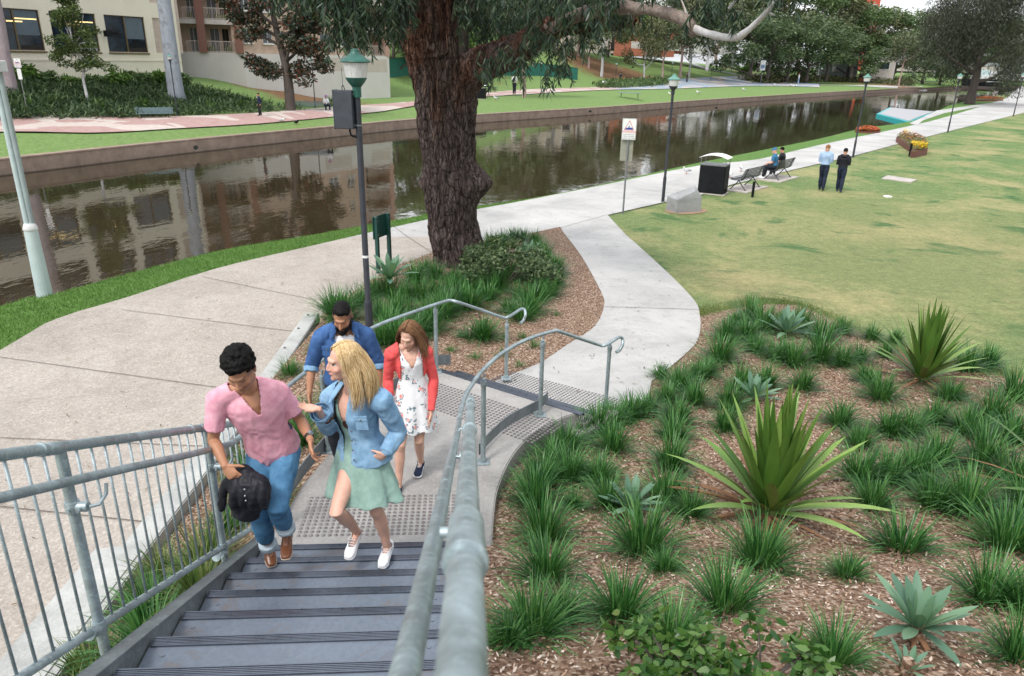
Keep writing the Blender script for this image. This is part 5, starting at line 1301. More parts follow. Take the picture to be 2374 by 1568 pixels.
M_BMAUVE = bark_mat('mauve_gum_bark', (.22, .17, .185), (.34, .285, .30), 1.5, .15, (1, 1, .4))
M_BBLUE = bark_mat('blue_grey_bark', (.20, .22, .25), (.33, .36, .41), 1.5, .15, (1, 1, .3), extra=(.12, .12, .13))
M_BDARK = bark_mat('dark_bark', (.035, .028, .024), (.09, .07, .06)); M_BPINK = bark_mat('pinkish_bark', (.26, .17, .15), (.40, .29, .26), 2, .2)
M_BWHITE = bark_mat('cream_bark', (.46, .38, .31), (.64, .56, .48), 2, .15, (1, 1, .4))
LG = [m_leaf('grey_green_leaves', (.045, .066, .036), (.11, .135, .072), (.20, .22, .125)), m_leaf('dark_green_leaves', (.03, .056, .024), (.07, .115, .05), (.15, .19, .09)),
      m_leaf('olive_leaves', (.05, .06, .025), (.10, .11, .05), (.18, .18, .09)), m_leaf('bright_green_leaves', (.04, .10, .018), (.09, .17, .035), (.15, .25, .06)),
      m_leaf('casuarina_needles', (.016, .022, .014), (.036, .044, .028), (.075, .082, .05)), m_leaf('mid_green_leaves', (.03, .068, .024), (.075, .13, .045), (.15, .20, .08)),
      m_leaf('mixed_red_green_leaves', (.018, .040, .028), (.045, .062, .038), (.16, .05, .03), .45, (.32, .065, .03)), m_leaf('purple_blossom', (.20, .15, .38), (.30, .24, .50), (.12, .16, .10))]
def limb_tree(H, rt, spread, rng, nl=7, fork=.35, bend=.06, split=None):
    """trunk and limbs of height H; returns mesh builder and the limb ends"""
    mb = MB(); tips = []; pts = [V((0, 0, -.3))]; n = 7
    for k in range(1, n + 1): pts.append(V((rng.uniform(-1, 1) * bend * H * k / n, rng.uniform(-1, 1) * bend * H * k / n, H * .82 * k / n)))
    rad = [rt * (1.25 if k == 0 else 1 - .75 * k / n) for k in range(n + 1)]; mb.tube(spline(pts, 3), [lerp(rad[min(int(i / 3), n)], rad[min(int(i / 3) + 1, n)], (i % 3) / 3) for i in range(n * 3 + 1)], 10)
    for i in range(nl):
        t = lerp(fork, .92, i / max(1, nl - 1)); k = t * n; b = pts[int(k)].lerp(pts[min(n, int(k) + 1)], k - int(k)); a = 2.4 * i + rng.uniform(-.5, .5)
        L = spread * (1.1 - .55 * t) * rng.uniform(.75, 1.15); e = b + V((math.cos(a) * L, math.sin(a) * L, H * (.10 + .20 * rng.random()))); m_ = b.lerp(e, .5) + V((rng.uniform(-.1, .1) * L, rng.uniform(-.1, .1) * L, -.06 * H * rng.random()))
        r0 = rt * (1 - .8 * t) * .55 + rt * .06; mb.tube(spline([b, m_, e], 4), [lerp(r0, r0 * .25, q / 8) for q in range(9)], 7); tips.append(e)
        for s_ in range(2):
            e2 = m_.lerp(e, .4 + .4 * s_) + V((rng.uniform(-.4, .4) * L, rng.uniform(-.4, .4) * L, rng.uniform(.0, .12) * H)); mb.tube([m_.lerp(e, .2 + .4 * s_), e2], [r0 * .4, r0 * .12], 5); tips.append(e2)
    tips.append(pts[-1] + V((0, 0, H * .1))); return mb, tips
def make_tree(name, label, p, H, rt, spread, leafm, barkm, n, seed, ls=.4, cl=.16, squash=.75, droop=.4, fork=.35, cat='tree', group=None, nl=7, aspect=.45, rz=0, bend=.05, sag=0.0):
    rng = random.Random(seed); T_ = empty(name, p, rz); tag(T_, label, cat, group)
    mb, tips = limb_tree(H, rt, spread, rng, nl, fork, bend); mb.build('trunk', barkm, T_, smooth=True)
    cs, rs = [], []
    for e in tips:
        for _ in range(2):
            cs.append((e.x + rng.uniform(-.1, .1) * spread, e.y + rng.uniform(-.1, .1) * spread, e.z + rng.uniform(-.06, .04) * H)); rs.append(cl * H * rng.uniform(.45, 1.0))
    P = clump_pts(cs, rs, n, squash)
    if sag: P[:, 2] -= sag * RG_.random(n) ** 2 * H
    P = P[P[:, 2] > .06 * H]
    leaf_obj('crown', *leaves_at(P, ls, ls * aspect, droop), leafm, T_); return T_
# prototypes for the far woods (height 10), copied with their parts
far_spec = [('gum_tree', LG[0], M_BPALE, .30), ('gum_tree', LG[2], M_BPALE, .24), ('dense_tree', LG[1], M_BDARK, .05), ('dense_tree', LG[5], M_BDARK, .08), ('gum_tree', LG[0], M_BPINK, .38), ('dense_tree', LG[3], M_BDARK, .05)]
PROT = []
for i, (nm, lm, bm_, fk) in enumerate(far_spec):
    T_ = make_tree(nm, 'x', (0, 0, -500), 10, .20 if fk > .2 else .26, 3.6 if fk > .2 else 4.2, lm, bm_, 3400 if fk > .2 else 4300, 40 + i, .42, .17 if fk > .2 else .20, fork=fk, nl=8); PROT.append(T_)
used = [False] * len(PROT)
def far_tree(i, p, H, label, w=1.0, rz=0.0, group=None):
    global used
    if not used[i]: T_ = PROT[i]; used[i] = True
    else: T_ = copy_tree(PROT[i])
    T_.location = p; T_.rotation_euler = (0, 0, rz); s = H / 10; T_.scale = (s * w, s * w, s); T_['label'] = label
    if group: T_['group'] = group
    elif 'group' in T_: del T_['group']
    return T_
# (pixel x, pixel y of foot, depth or None=on terrain, kind, height, width, label)
WOOD = [
 (1998, 168, 232, 3, 19, 1.1, 3), (1965, 168, 240, 5, 17, 1.1, 3),
 (915, 172, 112, 3, 12, 1.1, 0), (950, 165, 118, 5, 14, 1.1, 0), (985, 160, 122, 3, 13, 1.1, 0), (1085, 150, 130, 5, 13, 1.0, 0),
 (1010, 150, 150, 3, 13, 1.1, 0), (1075, 140, 165, 1, 14, 1.2, 0), (1140, 135, 170, 0, 15, 1.2, 0), (1215, 125, 165, 3, 13, 1.3, 0), (1290, 118, 170, 0, 16, 1.2, 0), (1350, 112, 175, 1, 15, 1.2, 0), (1420, 104, 185, 3, 14, 1.2, 0),
 (1365, 158, None, 4, 13, .9, 'slender pale gum leaning on the bare brown slope'), (1394, 178, None, 0, 19, .8, 'gum with a thick white trunk at the edge of the brown slope'), (1340, 130, None, 4, 15, .9, 'reddish gum on top of the brown slope'), (1410, 133, None, 2, 11, .9, 'dark forked tree on the slope behind the white trunk'),
 (1492, 190, None, 1, 13, .8, 'thin leafy gum behind the hedge beside the picnic table'), (1535, 183, None, 4, 14, .9, 'gum with a pinkish trunk between two far lamp posts'), (1576, 182, None, 4, 22, .8, 'tall pinkish trunk in front of the grassy slope'), (1597, 180, None, 1, 18, .8, 'pale leaning trunk just right of the tall pinkish one'),
 (1215, 226, None, 4, 13, 1.0, 'pale trunk beside the walker in white across the river'),
 (1640, 150, 175, 0, 15, 1.1, 1), (1600, 125, 185, 1, 14, 1.1, 1), (1660, 135, 195, 4, 17, 1.1, 1), (1700, 145, 200, 0, 18, 1.2, 1), (1545, 112, 188, 1, 10, 1.1, 1), (1500, 105, 195, 5, 9, 1.1, 1),
 (1740, 165, 190, 2, 15, 1.2, 2), (1780, 170, 195, 2, 14, 1.2, 2), (1825, 176, 200, 2, 16, 1.2, 2), (1870, 178, 205, 2, 15, 1.3, 2), (1915, 178, 210, 2, 14, 1.3, 2), (1975, 172, 225, 2, 13, 1.2, 2), (2070, 175, 240, 2, 14, 1.3, 2),
 (1760, 150, 215, 1, 24, 1.2, 3), (1810, 150, 220, 0, 25, 1.2, 3), (1850, 150, 225, 3, 22, 1.2, 3), (1895, 155, 235, 0, 23, 1.1, 3), (1935, 155, 240, 1, 24, 1.1, 3), (1985, 160, 250, 0, 22, 1.2, 3), (2030, 160, 255, 1, 20, 1.3, 3), (2075, 160, 260, 3, 19, 1.3, 3), (2120, 165, 265, 0, 21, 1.4, 3),
 (2165, 170, 260, 1, 18, 1.5, 3), (2200, 170, 270, 3, 19, 1.5, 3), (2140, 185, 235, 2, 12, 1.4, 2), (2180, 188, 240, 3, 10, 1.4, 2), (2290, 170, 330, 3, 20, 1.5, 3), (2340, 168, 330, 0, 22, 1.5, 3), (2385, 165, 340, 3, 24, 1.5, 3), (2420, 175, 300, 1, 22, 1.5, 3), (2240, 175, 330, 2, 18, 1.5, 3),
 (2083, 199, None, 4, 15, .9, 'leaning pale trunk on the path bend left of the dark casuarina'), (1815, 170, None, 1, 19, 1.0, 'forked white trunked gum in front of the dark trees')]
GR = {0: ('leafy tree behind the big gum foliage, in the row on the skyline', 'trees behind the big gum foliage'), 1: ('grey green tree around the hilltop houses', 'trees around the hilltop houses'),
      2: ('dark dense tree in the belt behind the far path', 'dark trees behind the far path'), 3: ('tall pale green tree rising at the back of the far woods', 'tall trees at the back of the woods')}
rr = random.Random(9)
for (x, y, dep, k, H, w_, lab) in WOOD:
    p = FT(x, y) if dep is None else GD(x, y, dep)
    if dep is not None: p = V((p.x, p.y, max(min(p.z, 9) - 1.0, far_h(p.x, p.y) - .2)))
    if isinstance(lab, int): far_tree(k, p, H, GR[lab][0], w_, rr.uniform(0, 6), GR[lab][1])
    else: far_tree(k, p, H, lab, w_, rr.uniform(0, 6))
# a few far trees that read on their own
p = FT(1967, 178); T_ = make_tree('gum_tree', 'big white limbed gum with bare twisting branches before the dark woods', p, 24, .65, 9, LG[0], M_BWHITE, 2600, 61, .6, .10, fork=.30, nl=9, bend=.05); T_.rotation_euler = (R_(4), R_(10), 0)
p = G(2247, 243, -.05); T_ = make_tree('casuarina', 'big dark feathery tree standing on the near bank at the right', p, 17.5, .62, 8.2, LG[4], M_BDARK, 60000, 63, .42, .165, fork=.22, nl=13, droop=1.1, aspect=.15, squash=1.0, sag=.28, bend=.02)
for (x, y, H, n, lab) in ((1695, 165, 6.5, 3500, 'bright green rounded bush at the foot of the hill path'), (1742, 176, 5.6, 3000, 'bright green bush beside the upright blue sign'), (1722, 178, 3.6, 1500, 'smaller darker bush left of the upright blue sign')):
    p = FT(x, y); T_ = empty('bush', p); tag(T_, lab, 'bush'); cs = [(rr.uniform(-.4, .4) * H, rr.uniform(-.3, .3) * H, H * rr.uniform(.25, .75)) for _ in range(14)]
    mb = MB(); mb.tube([(0, 0, 0), (0, 0, H * .4)], .12, 6); mb.build('stem', M_BDARK, T_); leaf_obj('crown', *leaves_at(clump_pts(cs, [H * .22] * 14, n, .8), .4, .2, .1), LG[3], T_)
# left bank: two great trunks, young tree, red leaved tree
def straight_gum(px, py, dep, r0, r1, H, bark, label, lx=0.0):
    p = FT(px, py) if dep is None else GD(px, py, dep); T_ = empty('gum_tree', p); tag(T_, label, 'tree'); mb = MB(); n = 14; rg = random.Random(int(px))
    mb.tube([(lx * k / n * H + rg.uniform(-.04, .04), rg.uniform(-.04, .04), H * k / n - .4) for k in range(n + 1)], [lerp(r0, r1, (k / n) ** .6) * (1.25 if k == 0 else 1) for k in range(n + 1)], 20); mb.build('trunk', bark, T_, smooth=True)
    cs = [(rg.uniform(-3, 3), rg.uniform(-3, 3), H + rg.uniform(-2, 3)) for _ in range(10)]; leaf_obj('crown', *leaves_at(clump_pts(cs, [1.6] * 10, 2500, .7), .35, .12), LG[0], T_); return T_
straight_gum(27, 225, None, .52, .33, 17, M_BMAUVE, 'thick mauve grey trunk at the left edge in front of the cream office', .03)
straight_gum(412, 240, None, .72, .42, 19, M_BBLUE, 'tall blue grey trunk beside the corner of the cream office')
p = FT(206, 248); T_ = make_tree('young_tree', 'young green tree with a thin trunk in front of the office windows', p, 8.8, .12, 1.2, LG[5], M_BPALE, 100, 71, .3, .1)
cr = [c for c in T_.children if c.name.startswith('crown')][0]; bpy.data.objects.remove(cr)
cs = []; rs = []; rg = random.Random(4)
for k in range(60):
    z = rg.uniform(2.9, 8.6); w_ = 1.75 * math.sin(max(.05, min(1, (9.0 - z) / 5.6)) * math.pi * .62) ; a_ = rg.uniform(0, 6.28); q = rg.random() ** .5 * w_; cs.append((math.cos(a_) * q - .35, math.sin(a_) * q, z)); rs.append(.5)
cs += [(1.9, 0, 3.0), (2.3, .2, 2.9), (1.3, 0, 3.3)]; rs += [.5, .4, .5]
leaf_obj('crown', *leaves_at(clump_pts(cs, rs, 7000, .8), .24, .09, .2), m_leaf('young_gum_leaves', (.025, .055, .015), (.07, .11, .03), (.14, .17, .06)), T_)
p = GD(670, 221, 67); p.z = far_h(p.x, p.y); T_ = empty('red_leaved_tree', p); tag(T_, 'spreading tree with mixed dark green and rust red leaves before the brick flats', 'tree')
mb = MB(); mb.tube(spline([(0, 0, -.3), (.05, 0, 2.0), (-.1, 0, 4.2), (-.6, .1, 6.5), (-1.0, .2, 9.5), (-1.1, 0, 12)], 4), [.62] + [lerp(.48, .12, k / 19) for k in range(20)], 12)
LT = []
for (z, dx, dy, dz) in ((2.9, 2.8, -.4, 1.0), (3.4, -2.6, .2, .6), (4.2, 2.4, 1, 2.6), (4.0, 1.4, -1.2, 3.4), (5.6, -3.8, 0, 2.2), (6.4, 3.4, 0, 2.0), (7.0, -3.2, -1, 3.0), (8, 2.6, 1, 2.6), (6.2, -5.0, .5, 3.2), (9, -2.4, 1, 2), (7.5, 4.2, -1, .8), (5.2, 3.9, -1.4, .6)):
    b = V((-.08 * z + .2, 0, z)); e = b + V((dx, dy, dz)); mb.tube(spline([b, b.lerp(e, .5) + V((0, 0, -.2)), e], 4), [lerp(.17, .04, k / 8) for k in range(9)], 7); LT += [e, b.lerp(e, .6)]
mb.build('trunk', M_BDARK, T_, smooth=True)
cs = [(e.x + rg.uniform(-.9, .9), e.y + rg.uniform(-.9, .9), e.z + rg.uniform(-.5, .7)) for e in LT for _ in range(3)]
P = clump_pts(cs, [rg.uniform(.5, 1.05) for _ in cs], 11000, .8); leaf_obj('crown', *leaves_at(P, .34, .16, .3), LG[6], T_)

# ---------------------------------------------------------------- ground cover on the far bank
def px_scatter(poly, n, seed):
    rg = random.Random(seed); x0, x1 = min(a for a, b in poly), max(a for a, b in poly); y0, y1 = min(b for a, b in poly), max(b for a, b in poly); out = []
    while len(out) < n:
        x, y = rg.uniform(x0, x1), rg.uniform(y0, y1)
        if inside(x, y, poly): out.append(FT(x, y))
    return out
gcp = [(-220, 196), (200, 200), (430, 203), (480, 214), (560, 236), (640, 248), (690, 258), (640, 262), (560, 268), (420, 272), (300, 278), (130, 276), (-220, 286)]
pts = px_scatter(gcp, 1050, 3); PP, hh = [], []
C = np.array([(p.x, p.y, p.z + .22) for p in pts]); nper = 34
P = np.repeat(C, nper, 0) + RG_.normal(size=(len(C) * nper, 3)) * np.array([.42, .42, .15]); A = rdir(len(P)); A[:, 2] = np.abs(A[:, 2]) * 1.1 + .1; A /= np.linalg.norm(A, axis=1, keepdims=True); L_ = .42 * (.5 + RG_.random((len(P), 1))); S = np.cross(A, rdir(len(P))); S /= np.linalg.norm(S, axis=1, keepdims=True) + 1e-6
o = leaf_obj('ground_cover', P, A * L_, S * .045, m_leaf('ground_cover_leaves', (.018, .045, .02), (.05, .09, .038), (.12, .17, .075))); tag(o, 'dense dark green ground cover in front of the cream office', 'ground cover', kind='stuff')
hp2 = [(1395, 200), (1425, 196), (1480, 196), (1535, 191), (1545, 197), (1500, 202), (1440, 205), (1400, 206)]
C = np.array([(p.x, p.y, p.z + .4) for p in px_scatter(hp2, 120, 5)]); P = np.repeat(C, 40, 0) + RG_.normal(size=(len(C) * 40, 3)) * np.array([.8, .8, .25]); A = rdir(len(P)); A[:, 2] = np.abs(A[:, 2]) + .5; S = np.cross(A, rdir(len(P)))
o = leaf_obj('hedge_plants', P, A * .55, S * .10, LG[5]); tag(o, 'low green strappy planting beside the far picnic table', 'ground cover', kind='stuff')
bnd = [(1730, 188), (1850, 184), (1960, 182), (2080, 188), (2110, 196), (2090, 199), (1990, 190), (1860, 192), (1760, 194)]
C = np.array([(p.x, p.y, p.z + .5) for p in px_scatter(bnd, 300, 6)]); P = np.repeat(C, 30, 0) + RG_.normal(size=(len(C) * 30, 3)) * np.array([1.2, 1.2, .5]); A = rdir(len(P)); S = np.cross(A, rdir(len(P)))
o = leaf_obj('undergrowth', P, A * .8, S * .22, LG[2]); tag(o, 'olive undergrowth along the foot of the far dark trees', 'undergrowth', kind='stuff')
# shrubs against the cream wall
for i, (x, y, s_, lab) in enumerate(((60, 196, 1.9, 'leafy shrub against the office wall just right of the mauve trunk'), (118, 200, 1.6, 'shrub at the office wall left of the young tree'), (165, 203, 1.2, 'small shrub at the foot of the office wall behind the thin young trunk'), (222, 205, 1.3, 'low shrub right of the young tree trunk'), (274, 205, 1.8, 'shrub with a dry spray on top against the cream wall'), (325, 204, 1.8, 'rounded shrub at the cream wall, second from the blue grey trunk'), (368, 203, 1.9, 'rounded shrub just left of the blue grey trunk'), (428, 205, 1.8, 'shrub at the office corner right of the blue grey trunk'), (5, 190, 1.8, 'shrub left of the mauve trunk at the left edge'))):
    s_ *= .52; p = FT(x, y); T_ = empty('shrub', p, 0); tag(T_, lab, 'shrub', None); rg = random.Random(i); cs = [(rg.uniform(-1, 1) * s_ * .7, rg.uniform(-1, 1) * s_ * .5, rg.uniform(.5, 1.5) * s_ * .8) for _ in range(12)]
    mb = MB(); mb.tube([(0, 0, -.1), (0, 0, s_)], .06, 6); mb.build('stem', M_BDARK, T_); leaf_obj('crown', *leaves_at(clump_pts(cs, [s_ * .4] * 12, 900, .8), .42, .15, .3), LG[5] if i % 2 else LG[3], T_)
def sword_plant(p, L, n, mat, label, seed, group=None, w=.09, cat='plant', nm='yucca'):
    rg = random.Random(seed); T_ = empty(nm, p); tag(T_, label, cat, group); mb = MB()
    for k in range(n):
        a_ = rg.uniform(0, 6.28); e = rg.uniform(.2, 1.35); mb.blade((0, 0, .05), (math.cos(a_) * math.cos(e), math.sin(a_) * math.cos(e), math.sin(e)), None, L * rg.uniform(.7, 1.1), w, 4, rg.uniform(.1, .6))
    mb.build('leaves', mat, T_); return T_
for i, (x, y, lab) in enumerate(((70, 258, 'light green yucca beside the narrow sign across the river'), (130, 252, 'blue green cycad like plant left of the young tree trunk'), (228, 258, 'yucca just right of the young tree trunk'), (488, 258, 'light green yucca left of the man in the suit'), (558, 255, 'light green yucca nearest the man in the suit'), (766, 250, 'yucca beside the bench with the man in the turban'), (1797, 188, 'spiky yucca below the upright blue sign'), (20, 262, 'low fern like plant at the left edge of the far garden'), (335, 258, 'strappy plant behind the empty blue grey bench'))):
    sword_plant(FT(x, y), 1.25 if i != 6 else 3.5, 46, LG[3] if i % 3 != 1 else LG[5], lab, i, None, .10 if i != 6 else .3)

# ---------------------------------------------------------------- the big gum
GB0 = V((-1.25, 16.75, near_h(-1.3, 16.7))); BG = empty('gum_tree', GB0); tag(BG, 'huge gum tree with rough reddish bark and a burl, standing in the island bed', 'tree')
def big_bark():
    t = NT('stringy_bark'); co = t.coord('obj', (1, 1, .22)); n = t.noise(co, 8, 9, .78, .9); n3 = t.noise(co, 26, 5, .8, .4)
    z = t.n('ShaderNodeSeparateXYZ'); t.l(t.coord('obj'), z.inputs[0])
    grey = t.ramp(n, [(.36, (.035, .024, .022)), (.50, (.115, .085, .078)), (.66, (.25, .20, .19))]); red = t.ramp(n, [(.36, (.03, .014, .010)), (.50, (.12, .055, .038)), (.66, (.28, .17, .12))])
    big = t.noise(t.coord('obj', (1, 1, .35)), 1.6, 4, .6, .8)
    f = t.math('ADD', t.math('MULTIPLY', t.math('SUBTRACT', z.outputs[2], 3.2), .28), t.math('MULTIPLY', t.math('SUBTRACT', big, .5), 2.6))
    col = t.mix(t.ramp(f, [(.1, 0.0), (.6, 1.0)]), grey, red); 
    vo = t.n('ShaderNodeTexVoronoi', feature='DISTANCE_TO_EDGE'); wv = t.mix(.12, t.coord('obj', (1, 1, .30)), t.n('ShaderNodeTexNoise', Scale=4.0).outputs[1]); t.l(wv, vo.inputs['Vector']); vo.inputs['Scale'].default_value = 13
    vo2 = t.n('ShaderNodeTexVoronoi', feature='DISTANCE_TO_EDGE'); t.l(t.coord('obj', (1, 1, .36), (.1, .2, .4)), vo2.inputs['Vector']); vo2.inputs['Scale'].default_value = 27
    ck = t.math('MULTIPLY', t.ramp(vo.outputs['Distance'], [(.0, .0), (.10, 1.0)]), t.ramp(vo2.outputs['Distance'], [(.0, .35), (.09, 1.0)]))
    col = t.mix(1.0, col, t.ramp(ck, [(.0, .22), (.7, 1.15)]), 'MULTIPLY'); b0_ = t.bump(ck, 1.0, .05); b1_ = t.bump(n, .9, .07, b0_); t.bump(n3, .7, .03, b1_); return t.fin(col, .9, 0, **{'Specular_IOR_Level': .2})
M_BIG = big_bark()
def rough_tube(pts, rad, n, name, mat, par, amp=.05, seed=0.0, bumps=()):
    """tube with ridged, plated bark relief in the mesh"""
    L = spline(pts, 10); R0 = []
    for i in range(len(L)): t = i / (len(L) - 1) * (len(rad) - 1); k = min(int(t), len(rad) - 2); R0.append(lerp(rad[k], rad[k + 1], t - k))
    mb = MB(); mb.tube(L, R0, n, cap=False, side=V((1, 0, 0)))
    o = mb.build(name, mat, par, smooth=True); bm = bmesh.new(); bm.from_mesh(o.data); bmesh.ops.subdivide_edges(bm, edges=[e for e in bm.edges if e.calc_length() > .07], cuts=1, use_grid_fill=True)
    bm.normal_update(); N_ = len(L)
    for v in bm.verts:
        c = v.co; q = V((c.x * 9, c.y * 9, c.z * 1.7 + seed)); d = mnoise.turbulence(q, 4, False, noise_basis='PERLIN_ORIGINAL') - .45
        d2 = mnoise.noise(V((c.x * 1.3, c.y * 1.3, c.z * .8 + seed))); off = amp * d * 1.6 + amp * 1.3 * d2
        for (bc, br, bh) in bumps: 
            e = (c - V(bc)).length / br; off += bh * math.exp(-e * e)
        v.co = c + v.normal * off
    bm.to_mesh(o.data); bm.free(); return o
tp = lambda x, y, Y: GY(x, y, Y) - GB0
tx = [(0, 0, -.35), (-.02, 0, .3), (0.0, 0, 1.2), (0, 0, 2.0)]
c1 = lambda x, y, dy=0: GY(x, y, GB0.y + dy) - GB0
tpts = [c1(1066, 645), c1(1066, 600), c1(1052, 520), c1(1046, 430), c1(1040, 340), c1(1030, 250), c1(1010, 130), c1(985, 20), c1(975, -150), c1(960, -330)]
trad = [.78, .66, .585, .62, .60, .60, .66, .74, .62, .45]
br_ = c1(1104, 425, -.15); bl_ = c1(975, 420, -.1)
tk = rough_tube(tpts, trad, 120, 'trunk', M_BIG, BG, .055, 0, [(br_, .30, .34), (bl_, .22, .18), (c1(1112, 405, .1), .2, .12), (c1(1080, 190, 0), .5, .15)])
# limbs
l1 = [c1(1055, 185, .1), c1(1110, 150, -.1), c1(1180, 125, -.5), c1(1250, 85, -1.0), c1(1300, 60, -1.4), c1(1380, 52, -1.8), c1(1450, 48, -2.1), c1(1475, 55, -2.2)]
rough_tube(l1, [.62, .40, .33, .27, .23, .19, .16, .10], 40, 'limb', M_BIG, BG, .035, 3.0)
l2 = [c1(1000, 120, -.4), c1(985, 40, -.6), c1(970, -80, -.8), c1(940, -260, -.9)]
rough_tube(l2, [.40, .36, .33, .25], 60, 'limb', M_BIG, BG, .05, 5.0)
l3 = [c1(1250, 85, -1.0), c1(1330, 40, -2.0), c1(1420, 18, -3.2), c1(1520, 25, -4.2), c1(1580, 45, -4.6), c1(1605, 70, -4.7), c1(1612, 85, -4.7)]
rough_tube(l3, [.17, .13, .115, .105, .115, .10, .06], 28, 'limb', bark_mat('scaly_limb_bark', (.10, .07, .055), (.26, .21, .18), 5, .5, (1, 1, 1)), BG, .02, 7.0)
l4 = [c1(1592, 60, -4.6), c1(1640, 78, -4.9), c1(1690, 88, -5.1), c1(1722, 80, -5.3), c1(1768, 38, -5.6), c1(1800, 0, -5.9), c1(1830, -50, -6.2)]
rough_tube(l4, [.075, .064, .056, .052, .044, .036, .025], 20, 'limb', M_BPALE, BG, .008, 9.0)
for a, b in ((c1(1690, 88, -5.1), c1(1702, 55, -5.2)), (c1(1768, 38, -5.6), c1(1796, 36, -5.5)), (c1(1690, 20, -5), c1(1770, -60, -5.4)), (c1(1600, 60, -4.6), c1(1570, -20, -4.4))): rough_tube([a, a.lerp(b, .5) + V((0, 0, .03)), b], [.028, .02, .010], 10, 'twig', M_BPALE, BG, .003, 2.0)
l5 = [c1(1060, 150, -.1), c1(1075, 60, -.2), c1(1090, -20, -.4)]; rough_tube(l5, [.22, .16, .13], 20, 'limb', M_BDARK, BG, .02, 4.0)
for pth in ([(1000, -60, -.5), (930, -90, -1.4), (850, -70, -2.6), (780, -60, -3.4)], [(1000, -40, 0), (900, -60, .6), (800, -40, 1.0), (700, -30, 1.2)], [(1010, -80, -.5), (1120, -110, -1.6), (1240, -100, -2.4), (1360, -90, -3)]):
    rough_tube([c1(*k) for k in pth], [.16, .12, .08, .04], 12, 'limb', M_BDARK, BG, .01, 1.0)
# hanging leaf sprays : (x0,x1,y0,y1, Y offset range, number of sprays)
SPR = [(1085, 1300, -40, 75, -3.5, .8, 150), (1120, 1260, 80, 150, .3, 1.8, 50), (1215, 1320, 60, 165, -3.0, -1.0, 34), (1300, 1470, -40, 100, -4.2, -.6, 140), (1330, 1390, 80, 165, -3.4, -1.6, 14), (1265, 1325, 160, 240, -3.0, -1.8, 18), (1480, 1600, -40, 5, -4.8, -3.0, 42), (1490, 1560, 10, 40, -5, -3.4, 5),
       (1450, 1510, 30, 80, -3.6, -2.2, 10), (1630, 1720, -40, 45, -6.0, -4.6, 30), (1600, 1640, 85, 110, -5.0, -4.2, 5), (1630, 1700, 92, 118, -5.0, -4.4, 12), (1780, 1850, -40, 50, -6.6, -5.2, 22), (1860, 1900, -40, -5, -6.6, -5.6, 6), (1700, 1730, 100, 112, -5.4, -5, 2),
       (905, 960, -30, 110, -2.5, -1.2, 50), (860, 935, -30, 120, -3.5, -1.5, 70), (755, 850, -40, 90, -4.2, -2.4, 110), (765, 850, 80, 150, -4.0, -2.6, 50), (620, 760, -40, 50, -3.6, -1.6, 75), (540, 640, -40, 0, -3.4, -1.6, 22), (690, 760, 10, 50, -4.0, -2.4, 26), (900, 940, 60, 140, -2.6, -1.4, 16), (1100, 1180, 165, 215, -2.6, -1.4, 9), (1195, 1215, 185, 235, -3.0, -2.4, 6), (1120, 1135, 225, 250, -2.4, -2.2, 2),
       (1060, 1110, -30, 110, -1.5, .5, 60), (1085, 1180, 40, 150, .2, 2.0, 70), (1000, 1400, -200, -60, -4, 1, 120), (600, 1000, -200, -60, -4, 1, 120)]
rg = random.Random(21); PL_, AL_, SL_ = [], [], []; tw = MB()
for (x0, x1, y0, y1, o0, o1, n) in SPR:
    for _ in range(n):
        x, y, dy = rg.uniform(x0, x1), rg.uniform(y0, y1), rg.uniform(o0, o1); b = c1(x, y - 52, dy) + V((0, 0, .22)); d = V((rg.uniform(-.6, .6), rg.uniform(-.6, .6), -1)).normalized(); L = rg.uniform(.28, .60); q = []
        cur = b.copy()
        for k in range(5): q.append(cur.copy()); cur = cur + d * L / 4; d = (d + V((0, 0, -.25))).normalized()
        tw.tube(q, .004, 3, cap=False)
        for k in range(rg.randint(15, 24)):
            t = rg.random(); a = q[0].lerp(q[-1], t) if False else q[min(3, int(t * 4))].lerp(q[min(4, int(t * 4) + 1)], t * 4 % 1)
            ld_ = V((rg.uniform(-.75, .75), rg.uniform(-.75, .75), -rg.uniform(.35, 1.3))).normalized(); ll = rg.uniform(.12, .22); sd_ = ld_.cross(V((rg.uniform(-1, 1), rg.uniform(-1, 1), rg.uniform(-.3, .3)))).normalized() * rg.uniform(.010, .017)
            PL_.append(a); AL_.append(ld_ * ll); SL_.append(sd_)
M_GUM = m_leaf('gum_leaves', (.012, .030, .020), (.030, .060, .036), (.085, .125, .065), .40, (.20, .10, .05))
leaf_obj('foliage', PL_, AL_, SL_, M_GUM, BG); tw.build('twigs', M_BDARK, BG)
M_STRIP = m_var('bark_strip_brown', (.13, .075, .05), .9, .4, 5)
for k in range(26):
    mb = MB()
    x, y = rg.uniform(955, 1075), rg.uniform(20, 320); 
    b = c1(x, y, -.62 + .45 * abs((x - 1015) / 60) ** 2); mb.blade(b, V((rg.uniform(-.3, .3), -.25, -1)), None, rg.uniform(.2, .5), rg.uniform(.012, .03), 4, rg.uniform(-.2, .3)); mb.build('bark_strip', M_STRIP, BG)
